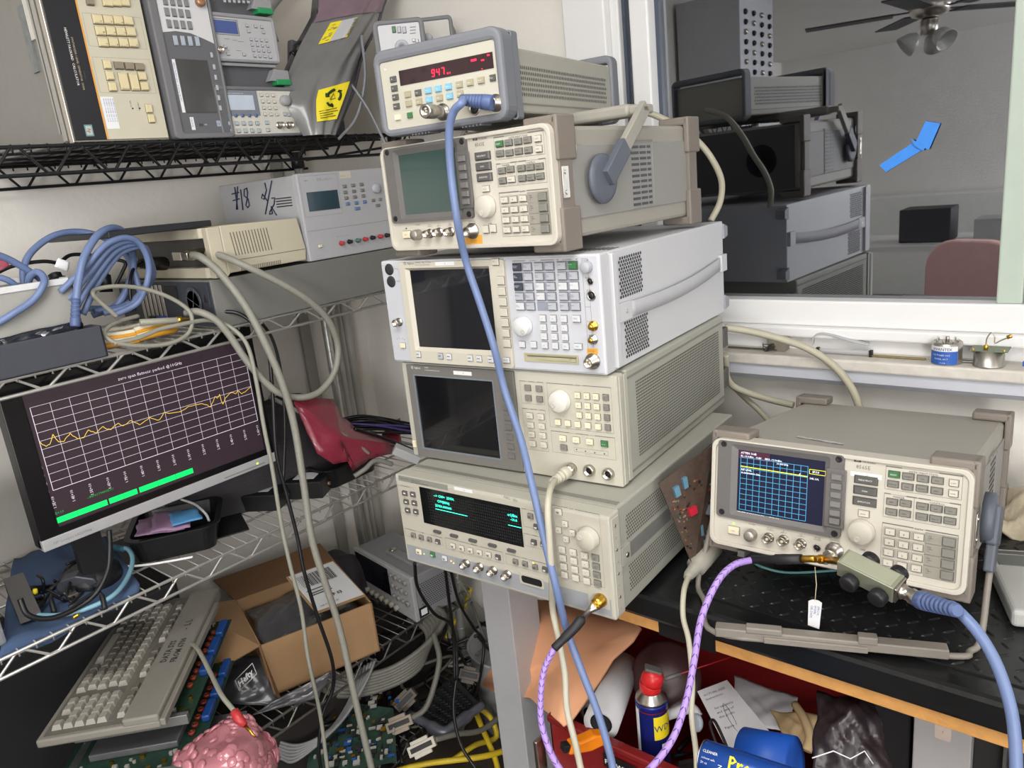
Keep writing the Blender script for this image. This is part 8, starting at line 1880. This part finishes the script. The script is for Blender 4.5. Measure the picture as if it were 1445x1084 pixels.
# rear cables at the right of the stack
REAR = mat('cable_ivory', (178,172,152), .5, noise=.06)
wired('rear_cable', 'pale cable looping behind the upper spectrum analyzer', [(900,155,'y',1.42), (930,165,'y',1.42), (958,180,'y',1.44), (985,200,'y',1.46), (1005,225,'y',1.47), (1018,255,'y',1.46), (1016,285,'y',1.44), (1003,312,'y',1.42)], .0062, REAR)
wired('rear_cable', 'thick pale cable arching from the stack over the sill front to behind the right analyzer', [(1022,462,'y',1.40), (1060,468,'y',1.42), (1100,478,'y',1.44), (1140,492,'y',1.45), (1175,515,'y',1.46), (1200,545,'y',1.46), (1212,575,'y',1.46), (1212,600,'y',1.46)], .0072, REAR)
wired('rear_cable', 'pale cable running from the stack down behind the right analyzer lid', [(1022,528,'y',1.40), (1035,545,'y',1.42), (1060,556,'y',1.44), (1090,565,'y',1.45), (1120,572,'y',1.45)], .0068, REAR)
wired('rear_cable', 'short pale cable dropping steeply beside the signal generator', [(1024,500,'y',1.40), (1028,535,'y',1.43), (1050,560,'y',1.46), (1070,578,'y',1.46), (1090,600,'y',1.46)], .0060, REAR)
# ================================================================== ROOM BEHIND THE CAMERA (seen mirrored in the window)
fan = thing('ceiling_fan', 'ceiling fan with dark blades and three glass lamp shades, mirrored in the window', 'ceiling fan', pose((-1.05,-1.9,0)))
b = MB(); b.cyl((0,0,2.45), (0,0,2.28), .02, 16); b.lathe([(.03,0),(.09,.02),(.11,.06),(.09,.11),(.04,.13)], (0,0,2.16), (0,0,1), 28); b.cyl((0,0,2.16), (0,0,2.08), .045, 20); obj('motor', b, STEEL, fan)
for k in range(5):
    a = k*2*pi/5+.35; b = MB(); b.box((.10,-.012,2.205), (.22,.012,2.212), M=Matrix.Rotation(a, 4, 'Z')); b.box((.18,-.065,2.200), (.64,.065,2.208), .002, M=Matrix.Rotation(a, 4, 'Z')); obj('blade', b, mat('blade_dark', (60,62,68), .5), fan)
for k in range(3):
    a = k*2*pi/3+.6; d_ = Vector((cos(a)*.8, sin(a)*.8, -.6)); b = MB(); b.lathe([(.02,.03),(.045,.06),(.062,.12),(.058,.12),(.04,.06)], Vector((cos(a)*.03, sin(a)*.03, 2.10)), d_, 20); obj('glass_shade', b, mat('shade_glass', (200,200,196), .3), fan)
ch = thing('office_chair', 'chair with pinkish rounded back, mirrored in the window', 'chair', pose((-.62,-.95,0), .4))
b = MB(); b.prism(rr(-.22,.62,.22,1.06,.14), 'y', 0, .05); obj('backrest', b, mat('chair_pink', (236,190,184), .8), ch, bevel=.01); b = MB(); b.box((-.24,.0,.45), (.24,.46,.53), .02); obj('seat', b, mat('chair_grey', (90,86,88), .8), ch)
for k in range(5): a = k*2*pi/5; b = MB(); b.tube([(0,.22,.10), (.26*cos(a),.22+.26*sin(a),.06)], .018, 8); b.lathe([(0,-.03),(.028,-.02),(.03,0),(.028,.02),(0,.03)], (.26*cos(a),.22+.26*sin(a),.03), (0,1,0), 12); obj('leg', b, BLACKP, ch)
b = MB(); b.cyl((0,.22,.08), (0,.22,.46), .025, 12); b.box((-.03,-.01,.40), (.03,.04,.70), .004); obj('column', b, BLACKP, ch)
tb = thing('side_table', 'white table with dark clutter behind the chair, mirrored in the window', 'table', pose((-1.6,-3.4,0)))
obj('tabletop', MB().box((-.3,-.5,.72), (2.2,.3,.76)), TRIM, tb)
for x, y in ((-.27,-.47),(2.17,-.47),(-.27,.27),(2.17,.27)): obj('leg', MB().box((x,y,0), (x+.04,y+.04,.72)), TRIM, tb)
for k, (x, w_, h_, c_) in enumerate(((-1.5,.35,.25,(60,60,66)), (-1.0,.5,.16,(190,190,190)), (-.35,.42,.32,(30,32,38)), (.2,.2,.12,(180,40,40)))):
    tag(obj('bench_box', MB().box((0,0,0), (w_,.3,h_)), mat('bbox%d' % k, c_, .6), loc=(x,-3.6,.761), bevel=.008), ('dark grey box at the left end of the white table','pale low box on the white table','black monitor like box on the white table','small red box at the right of the white table')[k], 'box')
tag(obj('wall_cabinet', MB().box((0,0,0), (3.6,.35,.98)), mat('cab_pale', (235,235,230), .6), loc=(-2.6,-5.58,0), bevel=.01), 'long pale cabinet along the rear wall, mirrored in the window', 'cabinet')
rk = thing('module_rack', 'tall rack of connector modules on the left wall, mirrored in the window', 'rack', pose((-1.60,-1.05,0)))
obj('rack_frame', MB().box((-.33,0,0), (0,.42,2.3)), mat('rack_grey', (190,192,196), .5), rk, bevel=.004)
b = MB(); g2 = MB()
for j in range(30):
    for i in range(4): (b if (i+j) % 3 else g2).lathe([(.012,0),(.014,.006),(.008,.014),(0,.014)], (.0,.06+i*.1,.9+j*.045), (1,0,0), 10)
obj('black_sockets', b, BLACKP, rk); obj('steel_sockets', g2, STEEL, rk)
